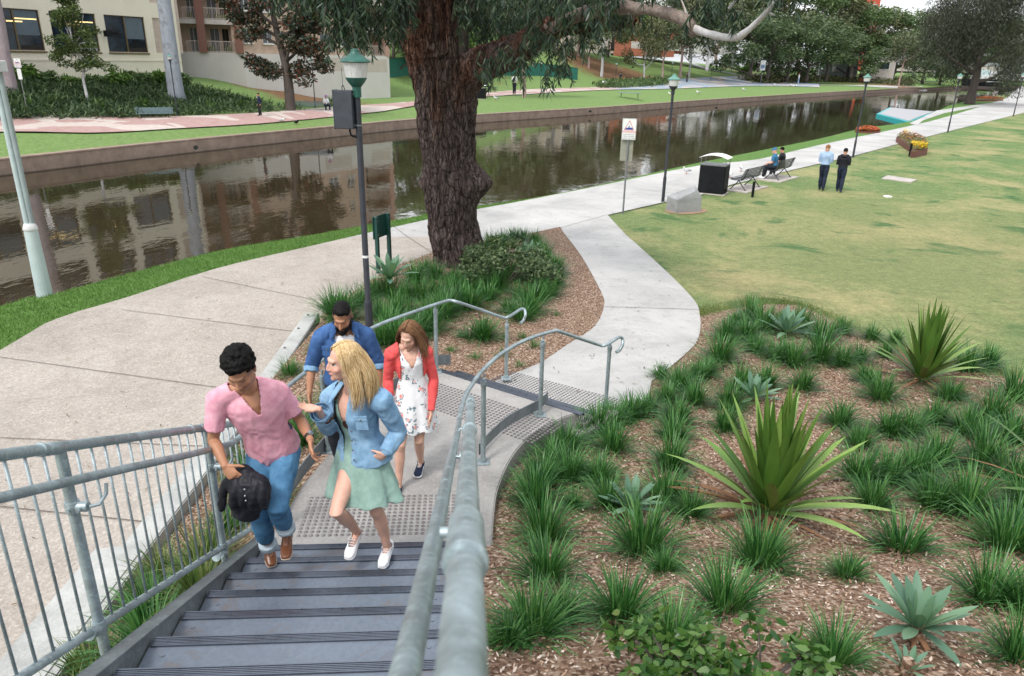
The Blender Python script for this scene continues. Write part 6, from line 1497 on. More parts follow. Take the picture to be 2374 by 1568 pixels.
# ---------------------------------------------------------------- garden plants
M_LIR = m_leaf('strappy_leaves', (.009, .055, .012), (.04, .14, .032), (.13, .28, .085), .33)
M_LIR2 = m_leaf('strappy_leaves_yellowing', (.03, .075, .018), (.08, .14, .035), (.22, .24, .09), .4)
M_FLAX = None
def flax_mat():
    t = NT('flax_leaves'); g = t.n('ShaderNodeNewGeometry'); co = t.coord('obj'); n = t.noise(co, 2.5, 3)
    col = t.ramp(t.math('ADD', t.math('MULTIPLY', g.outputs['Random Per Island'], .7), t.math('MULTIPLY', n, .3)), [(.2, (.05, .12, .018)), (.5, (.11, .21, .035)), (.8, (.20, .31, .07))])
    col = t.mix(t.ramp(t.noise(t.coord('obj', (1, 1, 1)), 30, 2), [(.4, .0), (.7, .25)]), col, (.05, .11, .02))
    return t.fin(col, .4, 0, **{'Specular_IOR_Level': .4})
M_FLAX = flax_mat(); M_FLAXD = m_var('dry_flax_edge', (.20, .10, .05), .8, .4, 9)
M_AGAVE = m_leaf('agave_leaves', (.075, .16, .11), (.13, .24, .16), (.20, .33, .21), .5)
M_SHRUB = m_leaf('glossy_shrub_leaves', (.02, .07, .015), (.055, .13, .025), (.13, .22, .06), .35, (.45, .12, .10))
def clump_proto(i, n, L, mat, spread=1.0, w=.011):
    rg = random.Random(100 + i); T_ = bpy.data.objects.new('liriope_clump', None); mb = MB()
    for k in range(n):
        a_ = rg.uniform(0, 6.283); r = .07 * spread * rg.random() ** .5; e = R_(rg.uniform(38, 88)) if k % 4 else R_(rg.uniform(15, 50))
        mb.blade((math.cos(a_) * r, math.sin(a_) * r, -.02), (math.cos(a_) * math.cos(e) + rg.uniform(-.15, .15), math.sin(a_) * math.cos(e) + rg.uniform(-.15, .15), math.sin(e)), None, L * rg.uniform(.55, 1.15), w * rg.uniform(.7, 1.2), 5, rg.uniform(1.0, 3.3))
    o = mb.build('liriope_clump', mat); return o
CL = [clump_proto(0, 330, .42, M_LIR), clump_proto(1, 380, .45, M_LIR), clump_proto(2, 300, .38, M_LIR), clump_proto(3, 320, .43, M_LIR2), clump_proto(4, 90, .32, M_LIR), clump_proto(5, 350, .48, M_LIR)]
CLU = [False] * len(CL)
def clump(i, x, y, s, label, group, z=None, rz=None):
    o = CL[i]
    if CLU[i]: o = o.copy(); COL.objects.link(o)
    CLU[i] = True; o.location = (x, y, near_h(x, y) if z is None else z); o.rotation_euler = (0, 0, rr.uniform(0, 6.28)); o.scale = (s, s, s * rr.uniform(.9, 1.1)); tag(o, label, 'plant', group); return o
# (pixel of the clump's foot, width in px of the photograph)
GP_ = [(1685,790,75,'e'),(1728,792,80,'e'),(1770,770,95,'e'),(1705,755,60,'e'),(1740,745,80,'e'),(1810,760,60,'e'),(1855,765,75,'e'),(1905,790,90,'e'),(1950,775,70,'e'),(1900,840,95,'e'),(1800,835,95,'e'),(1840,850,85,'e'),(1750,820,80,'e'),(1668,842,95,'e'),(1620,880,85,'k'),(1572,905,80,'k'),(1610,940,90,'k'),(1545,935,75,'k'),(1500,960,85,'k'),(1462,968,80,'k'),(1425,985,80,'k'),
 (1385,1000,95,'k'),(1345,1010,80,'k'),(1310,1050,95,'k'),(1420,1050,105,'k'),(1280,1085,95,'k'),(1255,1130,105,'k'),(1320,1115,110,'m'),(1385,1120,100,'m'),(1240,1180,120,'k'),(1560,1020,100,'m'),(1555,1090,115,'m'),(1540,1165,130,'m'),(1570,985,85,'m'),(1690,950,90,'m'),(1680,1000,80,'m'),(1720,905,85,'m'),(1775,900,85,'m'),(1950,850,80,'r'),(1990,840,60,'r'),(2020,790,55,'e'),(2075,795,55,'e'),(2050,830,60,'r'),(2005,890,75,'r'),(2040,930,100,'r'),
 (1945,990,95,'r'),(1990,1040,90,'r'),(2060,1010,95,'r'),(2110,1010,105,'r'),(2165,985,90,'r'),(2240,1010,120,'r'),(2300,980,110,'r'),(2350,1030,120,'r'),(2280,1080,130,'r'),(2175,1080,120,'r'),(2120,1110,120,'r'),(2060,1120,115,'r'),(1990,1120,115,'m'),(2340,1120,130,'r'),(2240,1190,150,'r'),(2090,1285,165,'r'),(2330,1280,170,'r'),(2375,1200,150,'r'),(2160,1180,110,'r'),(2020,1180,110,'m'),
 (1260,1260,140,'k'),(1265,1350,150,'k'),(1235,1480,190,'k'),(1175,1500,90,'k'),(1300,1440,120,'k'),(1490,1290,180,'m'),(1440,1440,175,'n'),(1540,1330,90,'m'),(1760,1320,160,'n'),(1680,1420,190,'n'),(1560,1500,150,'n'),(1960,1345,100,'n'),(2290,1400,170,'n'),(2380,1420,170,'n'),(1930,1545,150,'n'),(2360,1540,160,'n'),(2240,860,80,'e'),(2290,850,75,'e'),(2200,930,80,'r'),(1860,905,80,'m'),(1640,870,60,'k'),(1530,880,55,'k'),(2350,930,100,'r'),
 (1330,1180,70,'m'),(1600,1200,90,'m'),(1410,1180,110,'m')]
GLAB = {'e': ('dark green strappy clump near the lawn edge of the right garden bed', 'strappy clumps by the lawn edge'), 'k': ('strappy green clump in the row along the path and landing kerb', 'strappy clumps along the kerb'),
        'm': ('strappy clump in the middle of the bed around the big flax', 'strappy clumps around the big flax'), 'r': ('strappy clump at the right side of the mulched bed', 'strappy clumps on the right of the bed'), 'n': ('large strappy clump close to the camera at the bottom of the bed', 'strappy clumps nearest the camera')}
for j, (x, y, w_, g) in enumerate(GP_):
    p = NT_(x, y); dep = (p - EYE).dot(FW); s = w_ / FPX * dep / .50; s = max(.5, min(1.4, s)); i = 4 if w_ < 65 and dep < 9 else (0, 1, 2, 5)[(j * 7 + x) % 4]
    clump(i, p.x, p.y, s, *GLAB[g])
# island under the gum
ip = [(835, 715), (800, 745), (775, 735), (905, 690), (940, 700), (975, 700), (1010, 690), (1045, 690), (1075, 680), (1110, 680), (1100, 655), (1010, 650), (985, 640), (960, 660), (1060, 710), (1090, 720), (1130, 700), (1150, 680), (1125, 600), (1140, 580), (1165, 570), (1190, 560), (1215, 560), (1240, 570), (1250, 590), (1260, 610), (1275, 640), (1285, 665), (1270, 690), (1240, 700), (1230, 730), (1205, 700), (1180, 655), (1240, 655), (1220, 640), (1255, 630),
      (920, 740), (955, 745), (990, 745), (1000, 770), (965, 785), (900, 770), (880, 740), (1030, 740), (1030, 720), (1210, 745), (1180, 730), (1120, 765), (1085, 790), (1120, 790), (1285, 640), (870, 690), (1140, 640), (1120, 640), (1060, 660), (890, 800), (925, 800)]
for j, (x, y) in enumerate(ip):
    p = NT_(x, y); small = j in (47, 48); clump(4 if small else (0, 1, 2, 5)[(j * 5 + x) % 4], p.x, p.y, rr.uniform(.9, 1.25) * (.8 if small else 1.12), 'strappy green clump in the island bed under the big gum tree', 'strappy clumps under the big gum')
for (x, y) in ((1100, 835), (1070, 785), (1165, 830), (1205, 855), (1240, 810), (1170, 790), (1045, 820), (1210, 790), (1290, 735)):
    p = NT_(x, y); clump(4, p.x, p.y, rr.uniform(.45, .7), 'tiny seedling clump on bare mulch between the two handrails', 'tiny clumps on the bare mulch')
# left of the stairs, behind the balustrade
for j, (x, y, s) in enumerate(((-2.45, 6.55, .9), (-2.35, 6.0, 1.0), (-2.6, 5.7, .9), (-2.75, 6.6, .9), (-2.6, 5.2, 1.15), (-2.85, 4.75, 1.2), (-2.45, 4.75, 1.1), (-2.65, 4.3, 1.3), (-3.0, 4.1, 1.2), (-2.45, 3.9, 1.1), (-2.9, 3.6, 1.3), (-2.5, 3.35, 1.2), (-3.05, 3.1, 1.2), (-2.6, 2.8, 1.3), (-3.0, 2.5, 1.3), (-2.5, 2.3, 1.2), (-2.35, 7.2, .9), (-2.5, 7.7, .9), (-2.2, 8.0, .8), (-2.9, 7.1, .85), (-2.75, 8.3, .85), (-2.3, 8.7, .8), (-3.05, 5.3, 1.0), (-3.1, 9.4, .8), (-2.9, 10.3, .8), (-2.85, 11.2, .8))):
    clump((3, 0, 3, 5)[j % 4] if y < 5.4 else j % 3, x, y, s, 'strappy grass clump between the left balustrade and the low concrete wall', 'strappy clumps left of the stairs')
# thin grass fringe where bed meets path
# big flaxes
def flax(p, L, n, label, seed, w=.085):
    rg = random.Random(seed); T_ = empty('flax_plant', p, 0); tag(T_, label, 'plant'); mb = MB(); sh = lambda t: (.45 + 1.5 * t - 1.35 * t * t - .6 * t ** 6) if t < 1 else 0.0
    sh = lambda t: max(0, min(1, .5 + t * 1.6) * (1 - t ** 2.6))
    for k in range(n):
        a_ = k * 2.399 + rg.uniform(-.2, .2); t = k / n; e = R_(lerp(88, 20, t ** 2.3) + rg.uniform(-6, 6)); ll = L * lerp(1.0, .82, t) * rg.uniform(.85, 1.1)
        mb.blade((math.cos(a_) * .05, math.sin(a_) * .05, .05), (math.cos(a_) * math.cos(e), math.sin(a_) * math.cos(e), math.sin(e)), None, ll, w * rg.uniform(.8, 1.15), 8, rg.uniform(.05, .45) + .5 * t, .22, sh)
    mb.build('leaves', M_FLAX, T_, smooth=True); mb = MB()
    for k in range(int(n * .4)):
        a_ = rg.uniform(0, 6.28); e = R_(rg.uniform(0, 24)); mb.blade((math.cos(a_) * .05, math.sin(a_) * .05, .04), (math.cos(a_) * math.cos(e), math.sin(a_) * math.cos(e), math.sin(e)), None, L * rg.uniform(.5, .8), w * .4, 6, rg.uniform(.3, .9), .3, sh)
    mb.build('dry_leaves', M_FLAXD, T_, smooth=True); mb = MB(); mb.lathe([(.10, -.05), (.11, .05), (.07, .18), (.02, .24)], n=12); mb.build('crown_base', M_LIR2, T_); return T_
p = NT_(1780, 1195); flax(p, 1.22, 70, 'largest upright flax with long sword leaves in the middle of the bed', 3, .13)
p = NT_(2135, 885); flax(p, 1.15, 70, 'upright flax near the lawn edge at the right of the bed', 5, .105)
p = NT_(2520, 1190); flax(p, 1.6, 40, 'flax cut by the right edge of the picture, only leaf tips showing', 8, .10)
# agaves
def agave(p, L, n, label, seed, stem=0.0, tilt=0):
    rg = random.Random(seed); T_ = empty('agave', p); tag(T_, label, 'plant', None); mb = MB(); sh = lambda t: max(0.02, (.55 + 1.25 * t) * (1 - t ** 3.0) * .75)
    for k in range(n):
        a_ = k * 2.399 + rg.uniform(-.1, .1); t = k / n; e = R_(lerp(84, 8, t ** .9) + rg.uniform(-4, 4)); ll = L * lerp(.8, 1.05, min(1, t * 2)) * rg.uniform(.9, 1.08)
        mb.blade((math.cos(a_) * .025, math.sin(a_) * .025, stem + .03), (math.cos(a_) * math.cos(e), math.sin(a_) * math.cos(e), math.sin(e)), None, ll, L * .27 * rg.uniform(.9, 1.1), 8, rg.uniform(-.1, .45) + .35 * t, .20, sh)
    mb.build('leaves', M_AGAVE, T_, smooth=True); mb = MB(); mb.tube([(0, 0, -.05), (0, 0, stem + .08)], [.05, .035], 10); mb.build('stem', M_MULCH, T_)
    mb = MB()
    for k in range(5): a_ = rg.uniform(0, 6.28); mb.blade((0, 0, stem * .7 + .02), (math.cos(a_), math.sin(a_), -.1), None, L * .5, .03, 4, 1.6)
    mb.build('dead_leaves', M_FLAXD, T_); return T_
for (x, y, L, n, st, lab) in ((2115, 1495, .30, 26, .10, 'pale agave rosette nearest the camera at the lower right'), (1460, 1195, .30, 22, .06, 'agave rosette left of the biggest flax'), (1745, 935, .36, 22, .05, 'agave rosette behind the biggest flax'), (1822, 782, .48, 22, .05, 'agave rosette by the lawn edge among the strappy clumps'),
                          (905, 688, .52, 24, .35, 'grey green agave on a short stem beside the lamp post in the island bed'), (1222, 632, .48, 20, .30, 'agave on a stem at the right side of the island bed'), (1262, 655, .36, 18, .1, 'smaller agave low at the right of the island bed'), (2098, 1568, .13, 12, .02, 'small dark offset below the nearest agave')):
    agave(NT_(x, y), L, n, lab, int(x), st)
# shrubs with oval leaves
def oval_shrub(p, R, H, n, L, mat, label, seed, fl=False):
    rg = random.Random(seed); T_ = empty('shrub', p); tag(T_, label, 'shrub'); mb = MB(); tips = []
    for k in range(16):
        a_ = rg.uniform(0, 6.28); q = rg.random() ** .5 * R; e = V((math.cos(a_) * q, math.sin(a_) * q, H * rg.uniform(.5, 1.0) * (1 - .3 * q / R))); mb.tube([(0, 0, -.03), e * .5 + V((0, 0, H * .2)), e], [.008, .006, .003], 5); tips.append(e)
    mb.build('stems', M_BDARK, T_)
    cs = [tuple(e + V((rg.uniform(-.5, .5), rg.uniform(-.5, .5), rg.uniform(-.5, .1))) * R * .4) for e in tips for _ in range(3)]; leaf_obj('leaves', *leaves_at(clump_pts(cs, [R * .26] * len(cs), n, .8, .3), L, L * .55, -.05), mat, T_)
    return T_
oval_shrub(NT_(1165, 665), .95, .95, 5200, .07, LG[1], 'dark small leaved bush in the middle of the island bed', 2); oval_shrub(NT_(1150, 640), .6, .9, 2400, .07, LG[5], 'mid green bush top rising behind the dark bush in the island bed', 3)
for (x, y, R, H, lab) in ((1560, 1615, .36, .28, 'glossy oval leaved shrub at the bottom edge with pink young tips'), (1760, 1625, .38, .28, 'glossy shrub at the bottom edge just left of the last strappy clump'), (1660, 1655, .32, .24, 'low glossy shrub at the very bottom between its two neighbours')):
    T_ = oval_shrub(NT_(x, y), R, H, 520, .062, M_SHRUB, lab, int(x))
# white fluffy flowers at the bottom edge
mb = MB(); rg = random.Random(5)
# loose wood chips
def chips(name, label, poly, n, seed, zoff=.02):
    rg = random.Random(seed); r2 = np.random.default_rng(seed); x0, x1 = min(a for a, b in poly), max(a for a, b in poly); y0, y1 = min(b for a, b in poly), max(b for a, b in poly); P, A, S = [], [], []
    while len(P) < n:
        x, y = rg.uniform(x0, x1), y0 + (y1 - y0) * rg.random() ** 1.6
        if not inside(x, y, poly): continue
        L = rg.uniform(.012, .042) * (2.2 if rg.random() < .04 else 1); a_ = rg.uniform(0, 6.28); d = V((math.cos(a_), math.sin(a_), rg.uniform(-.35, .35))); s_ = V((-math.sin(a_), math.cos(a_), rg.uniform(-.5, .5))) * rg.uniform(.003, .008)
        P.append((x, y, near_h(x, y) + zoff + rg.uniform(0, .018))); A.append(d * L); S.append(s_)
    t = NT(name + '_wood'); g = t.n('ShaderNodeNewGeometry'); col = t.ramp(g.outputs['Random Per Island'], [(.05, (.05, .025, .014)), (.3, (.19, .10, .06)), (.55, (.33, .21, .14)), (.75, (.44, .34, .26)), (.95, (.58, .50, .43))]); t.fin(col, .85)
    return tag(leaf_obj(name, P, A, S, t.m), label, 'mulch', kind='stuff')
chips('wood_chips', 'loose pale and brown wood chips over the right garden bed', gard, 110000, 4); chips('bark_chips', 'loose wood chips in the island bed and beside the stairs', isl, 26000, 6, .03)
# blades of grass on the near verge
P, A, S = [], [], []; r2 = random.Random(8); vv = [q for q in verge if q[1] < 27]; vpoly = [(p.x, p.y) for p in bank if p.y < 27] + [q for q in walk_riv if q[1] < 26][::-1]
while len(P) < 42000:
    x, y = r2.uniform(-12, 1), r2.uniform(7, 27)
    if inside(x, y, vpoly): L = r2.uniform(.03, .075); d = V((r2.uniform(-.5, .5), r2.uniform(-.5, .5), 1)).normalized(); P.append((x, y, near_h(x, y))); A.append(d * L); S.append(V((r2.uniform(-1, 1), r2.uniform(-1, 1), 0)).normalized() * .0045)
tag(leaf_obj('verge_grass', P, A, S, m_leaf('verge_grass_blades', (.05, .13, .022), (.10, .21, .04), (.20, .30, .09))), 'bright green grass blades on the near verge by the water', 'grass', kind='stuff')
P, A, S = [], [], []; ge = spline([V((p.x, p.y, 0)) for p in gard_edge[3:]], 30)
for q in ge:
    for _ in range(70): d = V((r2.uniform(-.5, .5), r2.uniform(-.5, .5), 1)).normalized(); x, y = q.x + r2.gauss(0, .12), q.y + abs(r2.gauss(0, .30)) - .05; P.append((x, y, near_h(x, y))); A.append(d * r2.uniform(.015, .045)); S.append(V((r2.uniform(-1, 1), r2.uniform(-1, 1), 0)).normalized() * .004)
tag(leaf_obj('lawn_edge_grass', P, A, S, m_leaf('lawn_edge_blades', (.07, .12, .035), (.15, .20, .06), (.30, .30, .13))), 'short grass blades along the edge of the lawn by the bed', 'grass', kind='stuff')
# litter : leaves and twigs on the paving
P, A, S = [], [], []
while len(P) < 900:
    x, y = r2.uniform(-9, 3.5), r2.uniform(4, 26)
    if inside(x, y, plz) or inside(x, y, branch): a_ = r2.uniform(0, 6.28); L = r2.uniform(.03, .11); P.append((x, y, near_h(x, y) + .045)); A.append(V((math.cos(a_), math.sin(a_), .05)) * L); S.append(V((-math.sin(a_), math.cos(a_), .1)) * r2.uniform(.003, .010))
tag(leaf_obj('fallen_leaves', P, A, S, m_leaf('fallen_leaf', (.06, .04, .02), (.16, .10, .05), (.34, .26, .16))), 'dry gum leaves scattered on the riverside walk', 'leaf litter', kind='stuff')
mb = MB(); mb.tube(spline([G(515, 905, 0) + V((0, 0, .05)), G(535, 904, 0) + V((0, 0, .06)), G(552, 905, 0) + V((0, 0, .05))], 3), [.012] * 7, 8); tag(mb.build('seed_pod', M_FLAXD), 'dark brown pod lying on the walk left of the pink shirted man', 'pod')
# ---------------------------------------------------------------- people
DG = None
def evald(o):
    me = bpy.data.meshes.new_from_object(o.evaluated_get(bpy.context.evaluated_depsgraph_get())); old = o.data; o.modifiers.clear(); o.data = me; bpy.data.meshes.remove(old); return o
def fuse(mb, name, mats, par, vox, smooth=4, wr=None, cut=None, thick=0.0, keep=False):
    """closed pieces joined into one continuous skin, smoothed, wrinkled, trimmed"""
    me = bpy.data.meshes.new(name); me.from_pydata(mb.v, [], mb.f); me.update(); o = bpy.data.objects.new(name, me); COL.objects.link(o)
    m = o.modifiers.new('r', 'REMESH'); m.mode = 'VOXEL'; m.voxel_size = vox
    if smooth: m = o.modifiers.new('s', 'SMOOTH'); m.factor = .5; m.iterations = smooth
    bpy.context.view_layer.update(); evald(o); me = o.data
    n = len(me.vertices); co = np.empty(n * 3, np.float32); me.vertices.foreach_get('co', co); co = co.reshape(-1, 3)
    if wr:
        no = np.empty(n * 3, np.float32); me.vertices.foreach_get('normal', no); no = no.reshape(-1, 3); amp, f, st = wr
        for i in range(n):
            p = V(co[i]); q = V((p.x * f, p.y * f, p.z * f * st)) + mnoise.noise_vector(p * f * .7) * .9; d = 1 - abs(mnoise.noise(q)) * 2.2; d += .4 * mnoise.noise(q * 2.7)
            co[i] += no[i] * amp * d
        me.vertices.foreach_set('co', co.ravel()); me.update()
    if cut:
        kill = cut(co); bm = bmesh.new(); bm.from_mesh(me); bm.verts.ensure_lookup_table(); bmesh.ops.delete(bm, geom=[bm.verts[i] for i in np.nonzero(kill)[0]], context='VERTS'); bm.to_mesh(me); bm.free()
        if thick: m = o.modifiers.new('t', 'SOLIDIFY'); m.thickness = thick; m.offset = -1; bpy.context.view_layer.update(); evald(o); me = o.data
    l = np.array(par.location, dtype=np.float32); n = len(me.vertices); co = np.empty(n * 3, np.float32); me.vertices.foreach_get('co', co); co = co.reshape(-1, 3) - l; me.vertices.foreach_set('co', co.ravel())
    me.materials.clear()
    for m_ in (mats if isinstance(mats, list) else [mats]): me.materials.append(m_)
    me.polygons.foreach_set('use_smooth', [True] * len(me.polygons)); me.update(); o.parent = par; return o
def skin_mat():
    t = NT('skin'); a = t.n('ShaderNodeAttribute', attribute_name='tone'); n = t.noise(t.coord('obj'), 30, 4); col = t.mix(1.0, a.outputs['Color'], t.ramp(n, [(.3, .92), (.7, 1.06)]), 'MULTIPLY')
    m = t.fin(col, .48, 0, **{'Specular_IOR_Level': .4}); t.b.inputs['Subsurface Weight'].default_value = .12; t.b.inputs['Subsurface Radius'].default_value = (.02, .008, .004); t.b.inputs['Subsurface Scale'].default_value = .5; return m
M_SKIN = skin_mat()
def cloth(name, c, c2=None, rough=.85, weave=260, sc=9, var=.12):
    t = NT(name); co = t.coord('obj'); n = t.noise(co, sc, 5, .7); f = t.noise(co, weave, 2); col = t.ramp(t.math('ADD', t.math('MULTIPLY', n, .7), t.math('MULTIPLY', f, .3)), [(.34, sc3(c, 1 - var)), (.62, c2 or sc3(c, 1 + var))]); t.bump(f, .25, .002); return t.fin(col, rough, 0, **{'Specular_IOR_Level': .2})
def floral():
    t = NT('floral_print'); co = t.coord('obj', (1, 1, 1)); v = t.n('ShaderNodeTexVoronoi', feature='F1'); t.l(co, v.inputs['Vector']); v.inputs['Scale'].default_value = 13.5; v.inputs['Randomness'].default_value = .9
    v2 = t.n('ShaderNodeTexVoronoi', feature='F1'); t.l(co, v2.inputs['Vector']); v2.inputs['Scale'].default_value = 60; n = t.noise(co, 90, 3)
    d = t.math('ADD', v.outputs['Distance'], t.math('MULTIPLY', t.math('SUBTRACT', n, .5), .16)); red = t.ramp(v2.outputs['Distance'], [(.1, (.62, .10, .10)), (.55, (.80, .38, .34))])
    leafm = t.math('MULTIPLY', t.ramp(d, [(.26, 0.0), (.28, 1.0), (.44, 1.0), (.46, 0.0)]), t.ramp(v2.outputs['Color'], [(.5, 0.0), (.52, 1.0)]))
    col = t.mix(leafm, (.76, .76, .78), (.17, .24, .27)); col = t.mix(t.ramp(d, [(.235, 1.0), (.26, 0.0)]), col, red); return t.fin(col, .8)
M_PINK = cloth('pink_marl_cotton', (.66, .28, .37), (.80, .42, .50), .85, 300, 14); M_JEAN = cloth('blue_jeans', (.045, .135, .27), (.10, .25, .42), .8, 300, 7, .2); M_CUFF = cloth('turned_cuff', (.42, .50, .56)); M_DENIM = cloth('mid_denim', (.028, .075, .21), (.06, .14, .33), .8, 300, 9, .2)
M_LDENIM = cloth('light_denim', (.13, .27, .45), (.28, .45, .62), .8, 300, 7, .2); M_SAGE = cloth('sage_crepe', (.20, .32, .28), (.28, .41, .36), .85, 200, 12); M_CORAL = cloth('coral_knit', (.68, .07, .07), (.78, .12, .12), .85, 200, 20); M_TEE = cloth('white_cotton', (.68, .68, .70)); M_BLKC = cloth('black_nylon', (.008, .008, .012), (.02, .02, .028), .5, 100, 9); M_FLORAL = floral()
M_BOOT = m_var('tan_leather', (.10, .032, .012), .32, .35, 7, c2=(.20, .07, .028)); M_SOLE = m_var('pale_sole', (.42, .34, .27), .7, .1); M_WSHOE = m_var('white_leather', (.74, .74, .76), .5, .05); M_NAVY = m_var('navy_canvas', (.012, .022, .06), .8, .2, 30); M_NAVYC = cloth('navy_suiting', (.012, .018, .035), (.022, .03, .055)); M_LBLUE = cloth('light_blue_shirt', (.26, .38, .58), (.36, .48, .68)); M_BLUET = cloth('teal_blue_tshirt', (.03, .13, .25), (.05, .18, .32)); M_DARKT = cloth('dark_trousers', (.02, .022, .03)); M_WATCH = m_var('watch_strap', (.01, .01, .01), .4, .2); M_SILV = m_var('silver', (.6, .6, .6), .25, .1, metal=.9); M_LENS = m_var('dark_lens', (.04, .02, .015), .1, .2)
def hair_mat(name, a, b, c, st=140):
    t = NT(name); co = t.coord('obj', (1, 1, .12)); n = t.noise(co, st, 3, .7); g = t.n('ShaderNodeNewGeometry'); f = t.math('ADD', t.math('MULTIPLY', n, .5), t.math('MULTIPLY', g.outputs['Random Per Island'], .5)); col = t.ramp(f, [(.25, a), (.5, b), (.75, c)]); return t.fin(col, .6, 0, **{'Specular_IOR_Level': .15})
M_HBLK = hair_mat('black_hair', (.0015, .001, .001), (.004, .003, .003), (.010, .008, .009)); M_HBLO = hair_mat('blonde_hair', (.34, .21, .09), (.54, .38, .19), (.74, .58, .36)); M_HBRN = hair_mat('light_brown_hair', (.075, .035, .018), (.16, .08, .04), (.27, .15, .08)); M_HGIN = hair_mat('ginger_hair', (.10, .045, .02), (.19, .09, .04), (.25, .13, .06))

